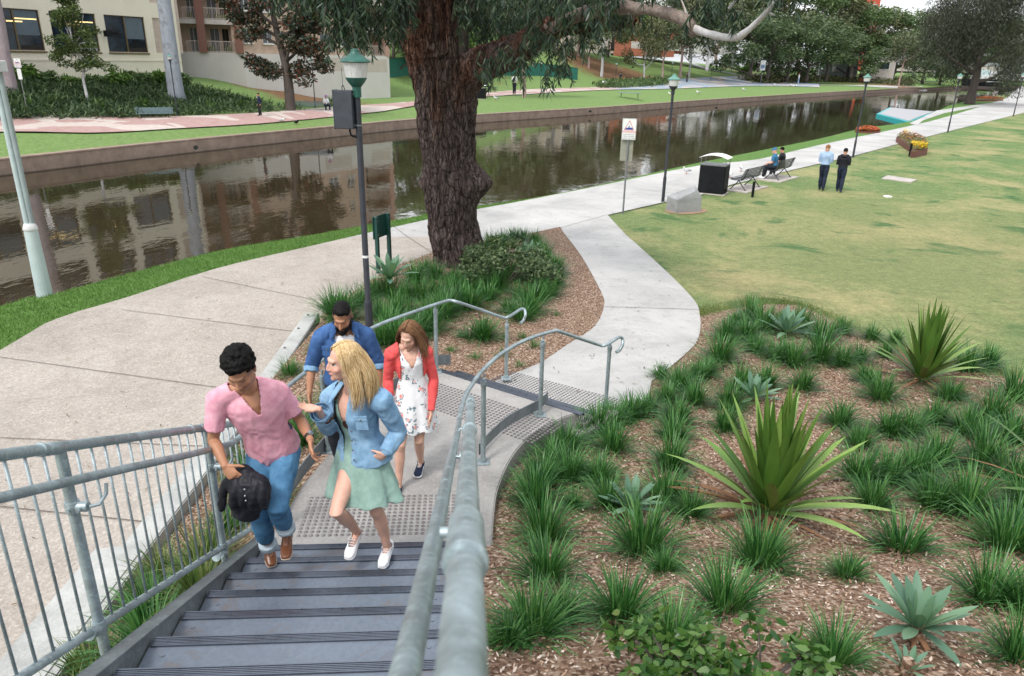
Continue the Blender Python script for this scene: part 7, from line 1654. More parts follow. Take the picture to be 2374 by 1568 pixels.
class Person:
    def __init__(s, label, J, face, up=(0, 0, 1), k=1.0, skin=(.42, .21, .13), fem=False, vox=.0062, hs=1.0, base=None, main=True):
        s.J = {a: V(b) for a, b in J.items()}; s.k = k; s.fem = fem; s.skin = skin; s.vox = vox
        f = V(face).normalized(); u = (V(up) - f * V(up).dot(f)).normalized(); r = f.cross(u); s.HR = Matrix((r, f, u)).transposed(); s.hc = s.J['head']; s.hs = hs * k
        s.root = empty('person', base or ((s.J['aL'] + s.J['aR']) / 2 - V((0, 0, .08)))); tag(s.root, label, 'person')
        n, p = s.J['neck'], s.J['pel']; s.up = (n - p).normalized(); sd = s.J['sR'] - s.J['sL']; s.sd = (sd - s.up * sd.dot(s.up)).normalized(); s.fw = s.sd.cross(s.up)
        if not main and s.fw.dot(f) < 0: s.fw = -s.fw
    def loc(s, co):   # torso coordinates: u sideways, v forward, h above the neck base
        d = co - np.array(s.J['neck'], dtype=np.float32); return d @ np.array(s.sd), d @ np.array(s.fw), d @ np.array(s.up)
    def h(s, p): return s.hc + s.HR @ (V(p) * s.hs)
    def torso(s, mb, g=0.0, t0=0.0, t1=1.0, n=24, flare=0.0):
        J, k = s.J, s.k; up = s.up; p, nk = J['pel'], J['neck']; L = (nk - p).length
        if s.fem: T = [(-.16, .125, .095), (-.06, .160, .110), (.05, .158, .110), (.20, .130, .095), (.36, .112, .085), (.52, .126, .098), (.68, .138, .118), (.80, .138, .105), (.90, .135, .08), (.965, .095, .06), (1.01, .05, .05)]
        else: T = [(-.16, .12, .10), (-.06, .158, .115), (.05, .160, .115), (.22, .150, .105), (.38, .150, .105), (.55, .165, .115), (.70, .178, .122), (.82, .178, .112), (.91, .165, .085), (.965, .115, .066), (1.01, .06, .058)]
        hx = (J['hR'] - J['hL']).normalized(); sx = (J['sR'] - J['sL']).normalized(); pts, rad, ecc, side = [], [], [], []
        for t, w_, d_ in T:
            if t < t0 - 1e-6 or t > t1 + 1e-6: continue
            q = p + (nk - p) * t + s.fw * (.012 * math.sin(max(0, t) * math.pi)); gg = g + flare * max(0, .35 - t)
            pts.append(q); a = w_ * k + gg; b = d_ * k + gg; rad.append(a); ecc.append(b / a); side.append(hx.lerp(sx, max(0, min(1, t))).normalized())
        mb.tube(pts, rad, n, side=side, ecc=ecc, rnd=False)
        if t1 >= .9: mb.tube([J['sL'] + (nk - J['sL']) * .0, J['sL'].lerp(nk, .55) + up * .012, nk + up * .01, J['sR'].lerp(nk, .55) + up * .012, J['sR']], [.048 * k + g, .050 * k + g, .052 * k + g, .050 * k + g, .048 * k + g], 14, rnd=True)
    def arm(s, mb, S, g=0.0, f=2.0, rs=1.0, f0=0.0):
        J, k = s.J, s.k * rs * (.84 if s.fem else 1.0); a, b, c = J['s' + S], J['e' + S], J['w' + S]; pts, rad = [], []
        R = [(0, .056), (.25, .053), (.5, .050), (.8, .043), (1.0, .040), (1.25, .044), (1.5, .039), (1.8, .029), (2.0, .0265)]
        for t, r in R:
            if t > f + 1e-6: break
            if t < f0 - 1e-6: continue
            pts.append(a.lerp(b, t) if t <= 1 else b.lerp(c, t - 1)); rad.append(r * k + g)
        if f not in [q[0] for q in R]: pts.append(a.lerp(b, f) if f <= 1 else b.lerp(c, f - 1)); rad.append(rad[-1] * .99)
        mb.tube(pts, rad, 16, rnd=True)
    def leg(s, mb, S, g=0.0, f=2.0, tw=0.0, f0=0.0):
        J, k = s.J, s.k; a, b, c = J['h' + S], J['k' + S], J['a' + S]; pts, rad = [], []
        R = [(0, .088), (.25, .088), (.55, .074), (.85, .060), (1.0, .057), (1.15, .055), (1.35, .058), (1.65, .045), (1.9, .036), (2.0, .036)]
        if s.fem: R = [(t, r * (.92 if t > .3 else .98)) for t, r in R]
        back = s.fw * -1
        for t, r in R:
            if t > f + 1e-6: break
            if t < f0 - 1e-6: continue
            q = a.lerp(b, t) if t <= 1 else b.lerp(c, t - 1)
            if 1.1 < t < 1.7: q = q + back * .014
            pts.append(q); rad.append(r * k + g + tw * max(0, t - .6))
        mb.tube(pts, rad, 16, rnd=True)
    def hand(s, mb, S, d, palm, thumb, curl=.5, spread=.0, tc=.4):
        k = s.k * (.88 if s.fem else 1.0); w_ = s.J['w' + S]; d = V(d).normalized(); n = V(palm); n = (n - d * n.dot(d)).normalized(); l = d.cross(n); l = l if l.dot(V(thumb)) > 0 else -l
        L = .088 * k; F = [(.016, .98, .0085), (.0, 1.05, .0088), (-.0185, .98, .0083), (-.036, .80, .0075)]
        mb.tube([w_ - d * .02, w_ + d * .012], .026 * k, 12, ecc=.75, side=l)
        mb.tube([w_ + d * .0, w_ + d * .03 - l * .004, w_ + d * .065 - l * .006, w_ + d * L - l * .008], [.026 * k, .036 * k, .042 * k, .040 * k], 16, side=l, ecc=[.72, .5, .38, .33], rnd=True)
        for i, (o, fl, r) in enumerate(F):
            b = w_ + d * (L * (.97 if i in (1, 2) else .91)) + l * (o + .012) * k * 1.15; dd = (d + l * spread * (1.2 - i) * .3).normalized(); q = [b - d * .02, b]; c = curl * (.7 + .2 * i) * (1 if hasattr(curl, '__len__') is False else 1); ang = 0
            for sg, cc in ((.042, .55), (.027, .9), (.021, .6)):
                ang += c * cc; v = dd * math.cos(ang) + n * math.sin(ang); q.append(q[-1] + v * sg * fl * k)
            mb.tube(q, [r * k * z for z in (1.0, 1.05, .98, .9, .72)], 9, rnd=True)
        b = w_ + d * .018 + l * .022 * k; v = (d * .65 + l * .75 + n * .15).normalized(); q = [b, b + v * .036 * k]
        v = (v * math.cos(tc) + (d * .7 + n * .7) * math.sin(tc)).normalized(); q.append(q[-1] + v * .032 * k); v = (v + d * .3).normalized(); q.append(q[-1] + v * .026 * k)
        mb.tube(q, [.015 * k, .0125 * k, .0105 * k, .0078 * k], 9, rnd=True)
    def head(s, mb, neck=True):
        H = s.h; q = s.HR.copy(); z = s.hs; m = lambda c, r: mb.ball(H(c), tuple(k * z for k in r), rot=q, n=20, m=14); f = .93 if s.fem else 1.0
        m((0, -.014, .034), (.076, .097, .088)); m((0, .026, -.028), (.066 * f, .070, .084)); m((0, .034, -.078), (.050 * f, .055, .042)); m((0, .078 - (1 - f) * .05, -.102), (.022 * f, .018, .017 * f))
        m((0, .080, .026), (.050, .018, .012)); m((0, .089, -.064), (.022, .0125, .009)); m((.036, .058, -.028), (.026, .026, .024)); m((-.036, .058, -.028), (.026, .026, .024)); m((.05 * f, .0, -.07), (.02, .035, .03)); m((-.05 * f, .0, -.07), (.02, .035, .03))
        mb.tube([H((0, .086, .018)), H((0, .103, -.010)), H((0, .116 - (1 - f) * .11, -.031)), H((0, .107 - (1 - f) * .08, -.038))], [.008 * z, .0095 * z * f, .0122 * z * f * f, .0105 * z * f * f], 10, rnd=True)
        for a in (-1, 1): m((a * .011, .100, -.036), (.008, .010, .007)); m((a * .0775, -.012, -.008), (.008, .017, .030)); m((a * .082, -.02, .004), (.006, .012, .02))
        if neck: nr = (.048 if s.fem else .058) * s.k; mb.tube([s.J['neck'] - s.up * .03, s.J['neck'].lerp(H((0, -.03, -.06)), .5), H((0, -.022, -.03))], [nr * 1.25, nr, nr * .95], 16)
    def body(s, hands=(), arms=True, legs=True):
        mb = MB(); s.torso(mb); s.head(mb)
        for S in 'LR':
            if arms: s.arm(mb, S)
            if legs: s.leg(mb, S)
        for S in 'LR':
            if legs: mb.tube([s.J['a' + S], s.J['t' + S] * .5 + s.J['a' + S] * .5 - V((0, 0, .012))], [.030 * s.k, .022 * s.k], 10, rnd=True)
        for h_ in hands: s.hand(mb, *h_)
        o = fuse(mb, 'body', M_SKIN, s.root, s.vox, 2); s.bodyo = o; s.paint(o); return o
    def paint(s, o, beard=0.0, lips=None, blush=.0, brow=(.015, .010, .008), fade=None, closed=False):
        me = o.data; n = len(me.vertices); co = np.empty(n * 3, np.float32); me.vertices.foreach_get('co', co); co = co.reshape(-1, 3) + np.array(s.root.location, dtype=np.float32)
        L = (co - np.array(s.hc, dtype=np.float32)) @ np.array(s.HR) / s.hs; x, y, z = L[:, 0], L[:, 1], L[:, 2]; ax = np.abs(x)
        C = np.tile(np.array(s.skin, np.float32), (n, 1)); near = (np.abs(z) < .16) & (ax < .1) & (np.abs(y) < .14); fr_ = near & (y > .045)
        def put(mk, c, a=1.0):
            mk = np.clip(mk, 0, 1)[:, None] * a; C[:] = C * (1 - mk) + np.array(c, np.float32) * mk
        z0_ = .0 if closed else 1.0
        sg = lambda v, w_: 1 / (1 + np.exp(-v / w_))
        sk = np.array(s.skin)
        put(fr_ * sg(1 - ((ax - .04) / .022) ** 2 - ((z + .028) / .02) ** 2, .2), sk * np.array([1.12, .86, .84]), .35 + blush)
        put(fr_ * sg(1 - ((ax - .031) / .020) ** 2 - ((z - .008) / .013) ** 2, .25), sk * .78, .22)  # eye socket shade painted in as darker skin; the hollows are not modelled
        if beard:
            bm_ = near & (y > -.02); lim = -.036 - .028 * np.clip((ax - .03) / .04, 0, 1) * 0 + .03 * np.clip((ax - .045) / .03, 0, 1)
            mk = bm_ * sg((lim - z), .003) * (1 - sg(1 - (x / .0235) ** 2 - ((z + .064) / .0085) ** 2, .15)) * sg(z + .125, .004); put(mk, (.02, .014, .012), beard)
        put(fr_ * sg(1 - (x / .023) ** 2 - ((z + .064 - .0 * ax) / .0085) ** 2, .12) * (y > .07), lips or sk * np.array([.95, .55, .55]), .8)
        put(fr_ * sg(1 - (x / .024) ** 2 - ((z + .0645) / .0016) ** 2, .2) * (y > .07), sk * .25, .7)
        put(fr_ * sg(1 - ((ax - .009) / .004) ** 2 - ((z + .043) / .003) ** 2, .2), sk * .3, .7)
        e = fr_ & (y > .055); put(e * sg(1 - ((ax - .031) / .0145) ** 2 - ((z - .006) / .0062) ** 2, .15), (.62, .60, .58), .9 * z0_); put(e * sg(1 - ((ax - .031) / .0062) ** 2 - ((z - .006) / .0066) ** 2, .15), (.03, .018, .012), z0_)
        zl = .0125 if not closed else .001; put(e * sg(1 - ((ax - .031) / .0155) ** 2 - ((z - zl + 6 * (ax - .031) ** 2) / .0026) ** 2, .2), (.03, .018, .014), .85)
        put(e * sg(1 - ((ax - .034) / .0195) ** 2 - ((z - .030 + 7 * (ax - .035) ** 2) / .0036) ** 2, .2), brow, .8 if not s.fem else .55)
        if fade: 
            mk = near * sg(z - .018 - .02 * (y > .02), .01) * sg(-.055 - 0 * y + .0 + (.085 - y) * 1, .006) * sg(z + y * -.2 - .005, .006); put(near * sg(z + .004, .006) * sg(.045 - y, .006), fade, .75)
        at = me.attributes.get('tone') or me.attributes.new('tone', 'FLOAT_COLOR', 'POINT'); at.data.foreach_set('color', np.concatenate([np.clip(C, 0, 1), np.ones((n, 1), np.float32)], 1).ravel())
    def top(s, name, mat, g=.012, t0=-.06, sl=.75, sg_=.016, cut=None, wr=(.004, 9, .35), extra=None, thick=.004, vox=None, flare=0.0, sm=5, f0=0.0, closed=''):
        mb = MB(); s.torso(mb, g, t0, 1.0, flare=flare)
        for S in 'LR': s.arm(mb, S, sg_, sl)
        if extra: extra(mb)
        base = lambda co: (s.loc(co)[2] > .035 * s.k + g) & (np.abs(s.loc(co)[0]) < .10)
        hem = (s.J['pel'] + (s.J['neck'] - s.J['pel']) * t0)
        def c_(co):
            k_ = base(co)
            _, _, hh = s.loc(co); lim = float((hem - s.J['neck']).dot(s.up)); away = np.ones(len(co), bool)
            for S in 'LR':
                for a, b in ((s.J['s' + S], s.J['e' + S]), (s.J['e' + S], s.J['w' + S])):
                    a_ = np.array(a, dtype=np.float32); ab = np.array(b - a, dtype=np.float32); tt = np.clip(((co - a_) @ ab) / float(ab @ ab), 0, 1)[:, None]; away &= np.linalg.norm(co - a_ - ab * tt, axis=1) > .062 * s.k + sg_ * .5
            k_ |= (hh < lim + .006) & away
            for S in 'LR':
                if sl < 1.99 and S not in closed:
                    a, b = (s.J['s' + S], s.J['e' + S]) if sl <= 1 else (s.J['e' + S], s.J['w' + S]); f = sl if sl <= 1 else sl - 1; e = a.lerp(b, f); dd = (b - a).normalized(); q = co - np.array(e, dtype=np.float32); k_ |= ((q @ np.array(dd)) > 0.0) & (np.linalg.norm(q, axis=1) < .11) & ((np.abs(s.loc(co)[0]) > .155 * s.k) | (np.linalg.norm(q, axis=1) < .06))
            if cut: k_ |= cut(co)
            return k_
        return fuse(mb, name, mat, s.root, vox or max(.009, s.vox), sm, wr, c_, thick)
    def trousers(s, mat, g=.010, f=1.85, tw=.006, wr=(.004, 10, .5), name='trousers', low=-.16):
        mb = MB(); s.torso(mb, g, -.16, .23)
        for S in 'LR': s.leg(mb, S, g, f, tw)
        return fuse(mb, name, mat, s.root, max(.010, s.vox), 4, wr)
    def shoe(s, S, mat, sole, boot=0.0, L=.27, name='shoe', nrm=(0, 0, 1), lace=None):
        k = s.k; a, t = s.J['a' + S], s.J['t' + S]; d = (t - a); n = V(nrm); n = (n - d.normalized() * 0); 
        sole_c = a - V(nrm).normalized() * .075 * k; d = (t - sole_c).normalized(); heel = t - d * L * k; sd = d.cross(V(nrm)).normalized(); u = sd.cross(d).normalized()
        mb = MB(); P_ = [heel + d * .03 * k + u * .035, heel + d * .08 * k + u * .045, heel + d * .15 * k + u * .036, heel + d * .21 * k + u * .028, heel + d * (L - .025) * k + u * .022]
        mb.tube(P_, [.033 * k, .037 * k, .042 * k, .045 * k, .034 * k], 16, side=sd, ecc=[1.05, 1.15, .82, .60, .52], rnd=True)
        mb.tube([heel + d * .065 * k + u * .03, a + u * (.012 + boot)], [.040 * k, .043 * k + boot * .06], 14); mb.tube([heel + d * .16 * k + u * .045, heel + d * .085 * k + u * .085], [.030 * k, .034 * k], 12, rnd=True)
        o = fuse(mb, name, mat, s.root, max(.006, s.vox), 3, cut=(lambda co: ((co - np.array(a + u * (.006 + boot), dtype=np.float32)) @ np.array(u)) > 0), thick=.003)
        mb = MB(); mb.tube([heel + d * .022 * k + u * .006, heel + d * .10 * k + u * .006, heel + d * .15 * k + u * .006, heel + d * .215 * k + u * .006, heel + d * (L - .018) * k + u * .009], [.031 * k, .036 * k, .040 * k, .049 * k, .036 * k], 16, side=sd, ecc=[.42, .36, .32, .26, .34], rnd=True); fuse(mb, 'sole', sole, o_par(s, o), max(.006, s.vox), 1)
        if lace:
            mb = MB()
            for i in range(5): c = heel + d * (.125 + .018 * i) * k + u * (.080 - .0085 * i) * k; mb.tube([c - sd * .02, c + u * .006, c + sd * .02], .0032, 6)
            mb.tube(spline([heel + d * .12 * k + u * .086, heel + d * .11 * k + u * .093 + sd * .02, heel + d * .13 * k + u * .085 + sd * .03], 3), .003, 6)
            ps(mb, s.root).build('laces', lace, s.root)
        return o
    def strands(s, name, mat, n, L, seed, part=0.0, r=.0042, x0=.0, wave=.012, back=.0, fall=None, zmin=-.02, w_side=.55):
        """long hair falling from the scalp"""
        rg = random.Random(seed); mb = MB(); D = V((0, 0, -1))
        for i in range(int(n * 1.25)):
            th = rg.uniform(0, 2 * math.pi); ph = math.acos(rg.uniform(.0, 1)); d = V((math.sin(ph) * math.cos(th), math.sin(ph) * math.sin(th), math.cos(ph)))
            if d.y > .10 and abs(d.x) < .80: continue
            q = V((d.x * .080, d.y * .100 - .014, d.z * .092 + .036)); out = []; sx_ = 1 if q.x > part else -1; p = V((part * .8, q.y * .8 + .0, .128)); 
            root = V((part + sx_ * .004, max(-.09, min(.075, q.y * 1.05)), .128 - .45 * (q.y + .014) ** 2 * 8)); pts = []
            for t in (0, .2, .4, .6, .8, 1.0):
                aa = root.lerp(q, t); m_ = V((aa.x / .084, (aa.y + .014) / .104, (aa.z - .036) / .096)); m_ = m_.normalized() * rg.uniform(1.02, 1.07); pts.append(s.h((m_.x * .084, m_.y * .104 - .014, m_.z * .096 + .036)))
            side_ = V((q.x, 0, 0)).normalized() * .5 + V((0, -1, 0)) * .4; l = L * rg.uniform(.7, 1.08); c = pts[-1]; lv = (s.HR @ V((sx_ * w_side, (-.25 if q.y > -.02 else -.5), -.5))).normalized(); st = l / 9; ph_ = rg.uniform(0, 6)
            for j in range(9):
                lv = (lv + (fall or D) * .42).normalized(); wv = (s.HR @ V((math.sin(j * .9 + ph_ * .35) * wave, math.cos(j * .7 + ph_ * .35) * wave, 0))); c = c + lv * st + wv * .6
                hd = (c - s.J['neck']); rr_ = .10 * s.k
                if hd.dot(s.up) < .0:   # keep the hair outside the chest and back
                    u_, v_ = hd.dot(s.sd), hd.dot(s.fw); lim = .125 * s.k; v0 = v_
                    if abs(v_) < lim * .95 and abs(u_) < .17 * s.k: c = c + s.fw * ((lim if (v_ > -.01 or back < 0) and back <= 0 else -lim) - v_) * .5
                pts.append(c)
            mb.tube(pts, [r * .7] + [r] * (len(pts) - 4) + [r * .8, r * .5, r * .2], 5, ecc=.7)
        return ps(mb, s.root).build(name, mat, s.root, smooth=True)
    def cap(s, name, mat, pts, vox=.006, cut=None, wr=None, sm=2):
        mb = MB()
        for c, r in pts: mb.ball(s.h(c), tuple(k * s.hs for k in (r if hasattr(r, '__len__') else (r, r, r))), rot=s.HR, n=14, m=9)
        cf = None
        if cut: cf = lambda co: cut(*(((co - np.array(s.hc, dtype=np.float32)) @ np.array(s.HR)) / s.hs).T)
        return fuse(mb, name, mat, s.root, vox, sm, wr, cf)
def o_par(s, o): return s.root
def curls(rg, n, r, fy=.0, zmin=.03):
    out = [((0, -.018, .050), (.083, .103, .086))]
    while len(out) < n:
        th = rg.uniform(0, 6.28); cz = rg.uniform(-.15, 1); sr = math.sqrt(1 - cz * cz); p = (sr * math.cos(th) * .080, sr * math.sin(th) * .100 - .016, cz * .086 + .054)
        if p[1] > .03 and p[2] < .085: continue
        if p[2] < .0 and p[1] > -.03: continue
        out.append((p, r * rg.uniform(.7, 1.2)))
    return out
hcut = lambda x, y, z: ((y > .052) & (z < .088)) | ((y > .012) & (z < .035)) | ((y > -.03) & (z < -.012)) | (z < -.06)

# ---- man in the pink T-shirt
pj = dict(neck=(-1.70, 4.30, 2.735), pel=(-1.63, 4.44, 2.24), sL=(-1.872, 4.22, 2.685), sR=(-1.545, 4.42, 2.655), eL=(-1.925, 4.20, 2.40), wL=(-1.80, 4.04, 2.305), eR=(-1.425, 4.46, 2.415), wR=GY(720, 1020, 4.26), hL=(-1.715, 4.42, 2.18), hR=(-1.545, 4.46, 2.18),
          kL=(-1.70, 4.24, 1.80), aL=(-1.73, 4.42, 1.39), tL=G(631, 1319, 1.285), kR=(-1.525, 4.12, 1.945), aR=(-1.565, 4.36, 1.59), tR=GY(663, 1303, 4.14), head=GY(557, 858, 4.13))
A = Person('man in a pink V neck T-shirt and jeans climbing the stairs with a black jacket', pj, (.06, -.84, -.56), (0, -.30, 1), .94, (.42, .205, .12), hs=1.14)
A.body([('L', (.62, -.25, -.62), (.2, .75, -.35), (.45, -.8, .3), 1.0, 0, .2), ('R', (.06, -.22, -.95), (.75, .1, 0), (-.2, -1, 0), .75, .1, .4)])
A.paint(A.bodyo, beard=.25, fade=(.03, .02, .015), closed=True)
def vneck(P, dep, w_, back=.02): 
    def f(co):
        u, v, h = P.loc(co); return ((v > .0) & (h > -dep) & (np.abs(u) < w_ * (h + dep) / dep + .004)) | ((v <= .0) & (h > -back) & (np.abs(u) < w_ * .9))
    return f
A.top('t_shirt', M_PINK, .020, -.22, .74, .014, vneck(A, .135, .052), (.0052, 11, .38), vox=.008, flare=.03)
A.trousers(M_JEAN, .010, 1.86, .008, (.006, 10, .6), 'jeans')
for S in 'LR':
    mb = MB(); A.leg(mb, S, .022, 1.95, .008, 1.65); 
    mb = MB(); a_, b_ = A.J['k' + S].lerp(A.J['a' + S], .80), A.J['k' + S].lerp(A.J['a' + S], .92); mb.tube([a_, b_], [.066, .064], 18); fuse(mb, 'cuff', M_CUFF, A.root, .007, 2, (.002, 20, 1))
    A.shoe(S, M_BOOT, M_SOLE, .05, .285, 'boot', (0, -.12, 1) if S == 'R' else (0, 0, 1))
A.cap('hair', M_HBLK, curls(random.Random(3), 150, .019) + [((.00, .072, .098), .024), ((.028, .066, .095), .022), ((-.028, .066, .098), .024), ((-.045, .05, .092), .02), ((.012, .082, .085), .018)], .0055, hcut, (.003, 60, 1))
w_ = A.J['wR']; dw = (w_ - A.J['eR']).normalized(); mb = MB(); mb.tube([w_ - dw * .045, w_ - dw * .022], .0315, 18); o = ps(mb, A.root).build('watch_strap', M_WATCH, A.root, smooth=True); mb = MB(); f_ = (V((.6, -.75, .3)) - dw * V((.6, -.75, .3)).dot(dw)).normalized(); c = w_ - dw * .034 + f_ * .030; mb.tube([c, c + f_ * .009], .019, 16); ps(mb, A.root).build('watch_face', M_SILV, A.root)
# jacket carried in his hand
JK = empty('jacket', A.J['wL'] + V((.1, 0, -.2))); tag(JK, 'bundled black jacket hanging from the hand of the man in pink', 'jacket')
mb = MB(); rg = random.Random(2); jc = [GY(x, y, Y) for x, y, Y in ((556, 1090, 4.10), (590, 1100, 4.12), (612, 1135, 4.10), (600, 1165, 4.02), (575, 1150, 4.0), (545, 1145, 4.04), (520, 1140, 4.05), (512, 1165, 4.05), (560, 1175, 4.02), (590, 1190, 4.04), (605, 1192, 4.04), (570, 1190, 4.06), (575, 1120, 4.02))]
mb.tube([jc[0], jc[12], jc[11]], [.05, .085, .09], 16, ecc=.6, side=V((1, 0, 0)), rnd=True)
for i in range(11):
    x_ = 540 + i * 7.5; y0_ = 1082 + abs(i - 4) * 3; b_ = rg.uniform(-6, 8); mb.tube(spline([GY(lerp(565, x_, .6), y0_ + 6, 4.08), GY(x_, 1125 + rg.uniform(-5, 5), 4.03 - .03 * (i % 2)), GY(x_ + b_, 1160, 4.02 - .035 * (i % 2)), GY(x_ + b_ * 1.4, 1180 + rg.uniform(-6, 18) - abs(i - 6) * 3, 4.05)], 3), [.028] * 4 + [.032] * 4 + [.022] * 2, 9, rnd=True)
mb.tube(spline([GY(556, 1092, 4.09), GY(534, 1112, 4.06), GY(518, 1142, 4.06), GY(513, 1178, 4.07)], 3), [.04, .04, .04, .038, .038, .036, .034, .034, .032, .03], 12, ecc=.7, rnd=True); fuse(mb, 'cloth', M_BLKC, JK, .008, 4, (.006, 16, .4))
for x, y in ((567, 1135), (568, 1150), (570, 1161)): mb = MB(); q = GY(x, y, 3.95); mb.ball(q, .0065, n=8, m=6); ps(mb, JK).build('snap_button', M_SILV, JK)

# ---- blonde woman in denim jacket
bj = dict(neck=(-1.075, 4.50, 2.640), pel=(-1.02, 4.52, 2.14), sL=GY(768, 925, 4.58), sR=GY(884, 930, 4.42), eL=GY(762, 992, 4.50), wL=GY(738, 948, 4.27), eR=GY(926, 1000, 4.50), wR=GY(893, 1052, 4.36), hL=(-1.095, 4.52, 2.09), hR=(-.935, 4.47, 2.08),
          kL=GY(779, 1188, 4.17), aL=GY(828, 1233, 4.47), tL=GY(806, 1302, 4.27), kR=GY(872, 1185, 4.37), aR=(-.885, 4.48, 1.385), tR=G(884, 1322, 1.285), head=GY(797, 838, 4.40))
B = Person('blonde woman in a light denim jacket and sage green dress, gesturing with one hand', bj, (-.86, -.50, -.04), (.05, -.05, 1), .92, (.62, .36, .275), True, hs=1.13)
B.body([('L', (-1, -.12, .18), (0, -.25, 1), (-.1, -.7, .55), .55, .25, .6), ('R', (-.75, .25, -.6), (-.3, .9, 0), (0, -.3, 1), .4, 0, .3)]); B.paint(B.bodyo, blush=.15, lips=(.55, .20, .18), brow=(.22, .13, .07))
def openf(P, w0, w1, h1, c0=0.0, vmin=0.02):
    def f(co):
        u, v, h = P.loc(co); t = np.clip(-h / h1, 0, 1); return (v > vmin) & (np.abs(u - c0) < w0 + (w1 - w0) * t)
    return f
def dress(P, name, mat, t0, g, lens, cut, ruffle, seed, flare=.17, sl=None, wr=(.004, 9, .3), sway=(0, 0)):
    mb = MB(); P.torso(mb, g, .20, 1.0); mb2 = MB(); p0 = P.J['pel'] + (P.J['neck'] - P.J['pel']) * .30; n = 56; vs = []; hx = (P.J['hR'] - P.J['hL']).normalized(); fy = V((0, 0, 1)).cross(hx).normalized(); rows = 14
    for i in range(rows + 1):
        t = i / rows; c = p0 + V((sway[0] * t * t, sway[1] * t * t, -lens * t)); a = lerp(.125, .125 + flare, t ** .8) * P.k; b = lerp(.098, .098 + flare * .80, t ** .8) * P.k
        for k in range(n):
            th = 2 * math.pi * k / n; w_ = 1 + .085 * t * math.sin(th * 7 + seed) + .04 * t * math.sin(th * 12 + 2) + ruffle * max(0, t - .72) * math.sin(th * 17); vs.append(c + hx * math.cos(th) * a * w_ + fy * math.sin(th) * b * w_ + V((0, 0, .012 * t * math.sin(th * 5 + seed))))
    mb.add(vs, [(i * n + k, (i + 1) * n + k, (i + 1) * n + (k + 1) % n, i * n + (k + 1) % n) for i in range(rows) for k in range(n)] + [tuple(range(n)), tuple(rows * n + k for k in range(n))[::-1]])
    bot = float((p0 + V((0, 0, -lens))).z)
    def c_(co):
        u, v, h = P.loc(co); k_ = (h > -.055) & ((np.abs(np.abs(u) - .072) > .017) | (h > .02) ); k_ |= (co[:, 2] < bot + .028 + .012 * np.sin(u * 40)); return k_ | cut(co)
    return fuse(mb, name, mat, P.root, .0085, 3, wr, c_, .003)
dress(B, 'dress', M_SAGE, 0, .010, .46, vneck(B, .26, .085, .03), .07, 1.0, .175, sway=(.03, -.07))
def coat_extra(mb): pass
B.top('denim_jacket', M_LDENIM, .036, -.12, 1.80, .026, openf(B, .062, .030, .42, -.03, .02), (.0065, 11, .5), vox=.009, flare=.07, thick=.006, closed='R')
def on_torso(P, u, v, h): return P.J['neck'] + P.sd * u + P.fw * v + P.up * h
for sx in (-1, 1):   # collar wings
    mb = MB(); c = [on_torso(B, sx * .055, .02, .055), on_torso(B, sx * .085, .09, .0), on_torso(B, sx * .095 - .01, .135, -.055), on_torso(B, sx * .135, .10, -.045), on_torso(B, sx * .12, .0, .045), on_torso(B, sx * .08, -.05, .06)]
    mb.tube([c[0], c[1], c[2]], [.03, .034, .012], 10, ecc=.3, side=(c[4] - c[0]).normalized(), rnd=True); fuse(mb, 'collar', M_LDENIM, B.root, .006, 2)
def pocket(P, name, mat, u, h, w_, d_, off, btn=True):
    c = on_torso(P, u, 0, h); r = (P.sd * .85 + P.fw * (-.25 if u > 0 else .25)).normalized(); n_ = r.cross(P.up); n_ = n_ if n_.dot(P.fw) > 0 else -n_; Mx = Matrix((r, n_, r.cross(n_))).transposed(); mb = MB(); mb.box(c + n_ * off, (w_, .008, d_), mat=Mx, bev=.003); mb.box(c + n_ * (off + .004) + P.up * (d_ / 2 - .018), (w_ * 1.06, .010, .036), mat=Mx, bev=.004); o = ps(mb, P.root).build(name, mat, P.root)
    if btn: mb = MB(); q = c + n_ * (off + .010) + P.up * (d_ / 2 - .028); mb.tube([q, q + n_ * .004], .007, 10); ps(mb, P.root).build('button', M_SILV, P.root)
pocket(B, 'pocket', M_LDENIM, .095, -.165, .085, .105, .142)
mb = MB(); wv = B.J['wR']; dv = (wv - B.J['eR']).normalized(); mb.tube([wv - dv * .05, wv - dv * .005], .052, 16); fuse(mb, 'cuff', M_LDENIM, B.root, .007, 2)
mb = MB(); wv = B.J['wL']; dv = (wv - B.J['eL']).normalized(); mb.tube([wv - dv * .115, wv - dv * .05], [.060, .070], 16); fuse(mb, 'cuff', M_LDENIM, B.root, .007, 2, (.004, 14, 1), lambda co: ((co - np.array(wv - dv * .053, dtype=np.float32)) @ np.array(dv)) > 0, .003)
for i in range(4): mb = MB(); q = on_torso(B, .038, .135 + .01 * i, -.24 - i * .07); mb.tube([q, q + B.fw * .005], .007, 10); ps(mb, B.root).build('button', M_SILV, B.root)
mb = MB(); q = on_torso(B, .0, .128, -.20); mb.tube([q, q + B.fw * .004], .026, 18, ecc=1.1); ps(mb, B.root).build('sunglasses', M_LENS, B.root)
for S in 'LR': B.shoe(S, M_WSHOE, M_WSHOE, .0, .265, 'sneaker', (-.1, -.75, .66) if S == 'L' else (0, 0, 1), M_TEE)
B.cap('hair_cap', M_HBLO, [((0, -.02, .044), (.084, .102, .092)), ((.02, -.03, .02), (.07, .085, .085))], .006, lambda x, y, z: ((y > .045) & (z < .095)) | ((y > .0) & (z < .02)) | ((y > -.03) & (z < -.01)), (.003, 50, .2))
B.strands('hair', M_HBLO, 2200, .36, 4, -.012, .0019, wave=.016, w_side=.40)
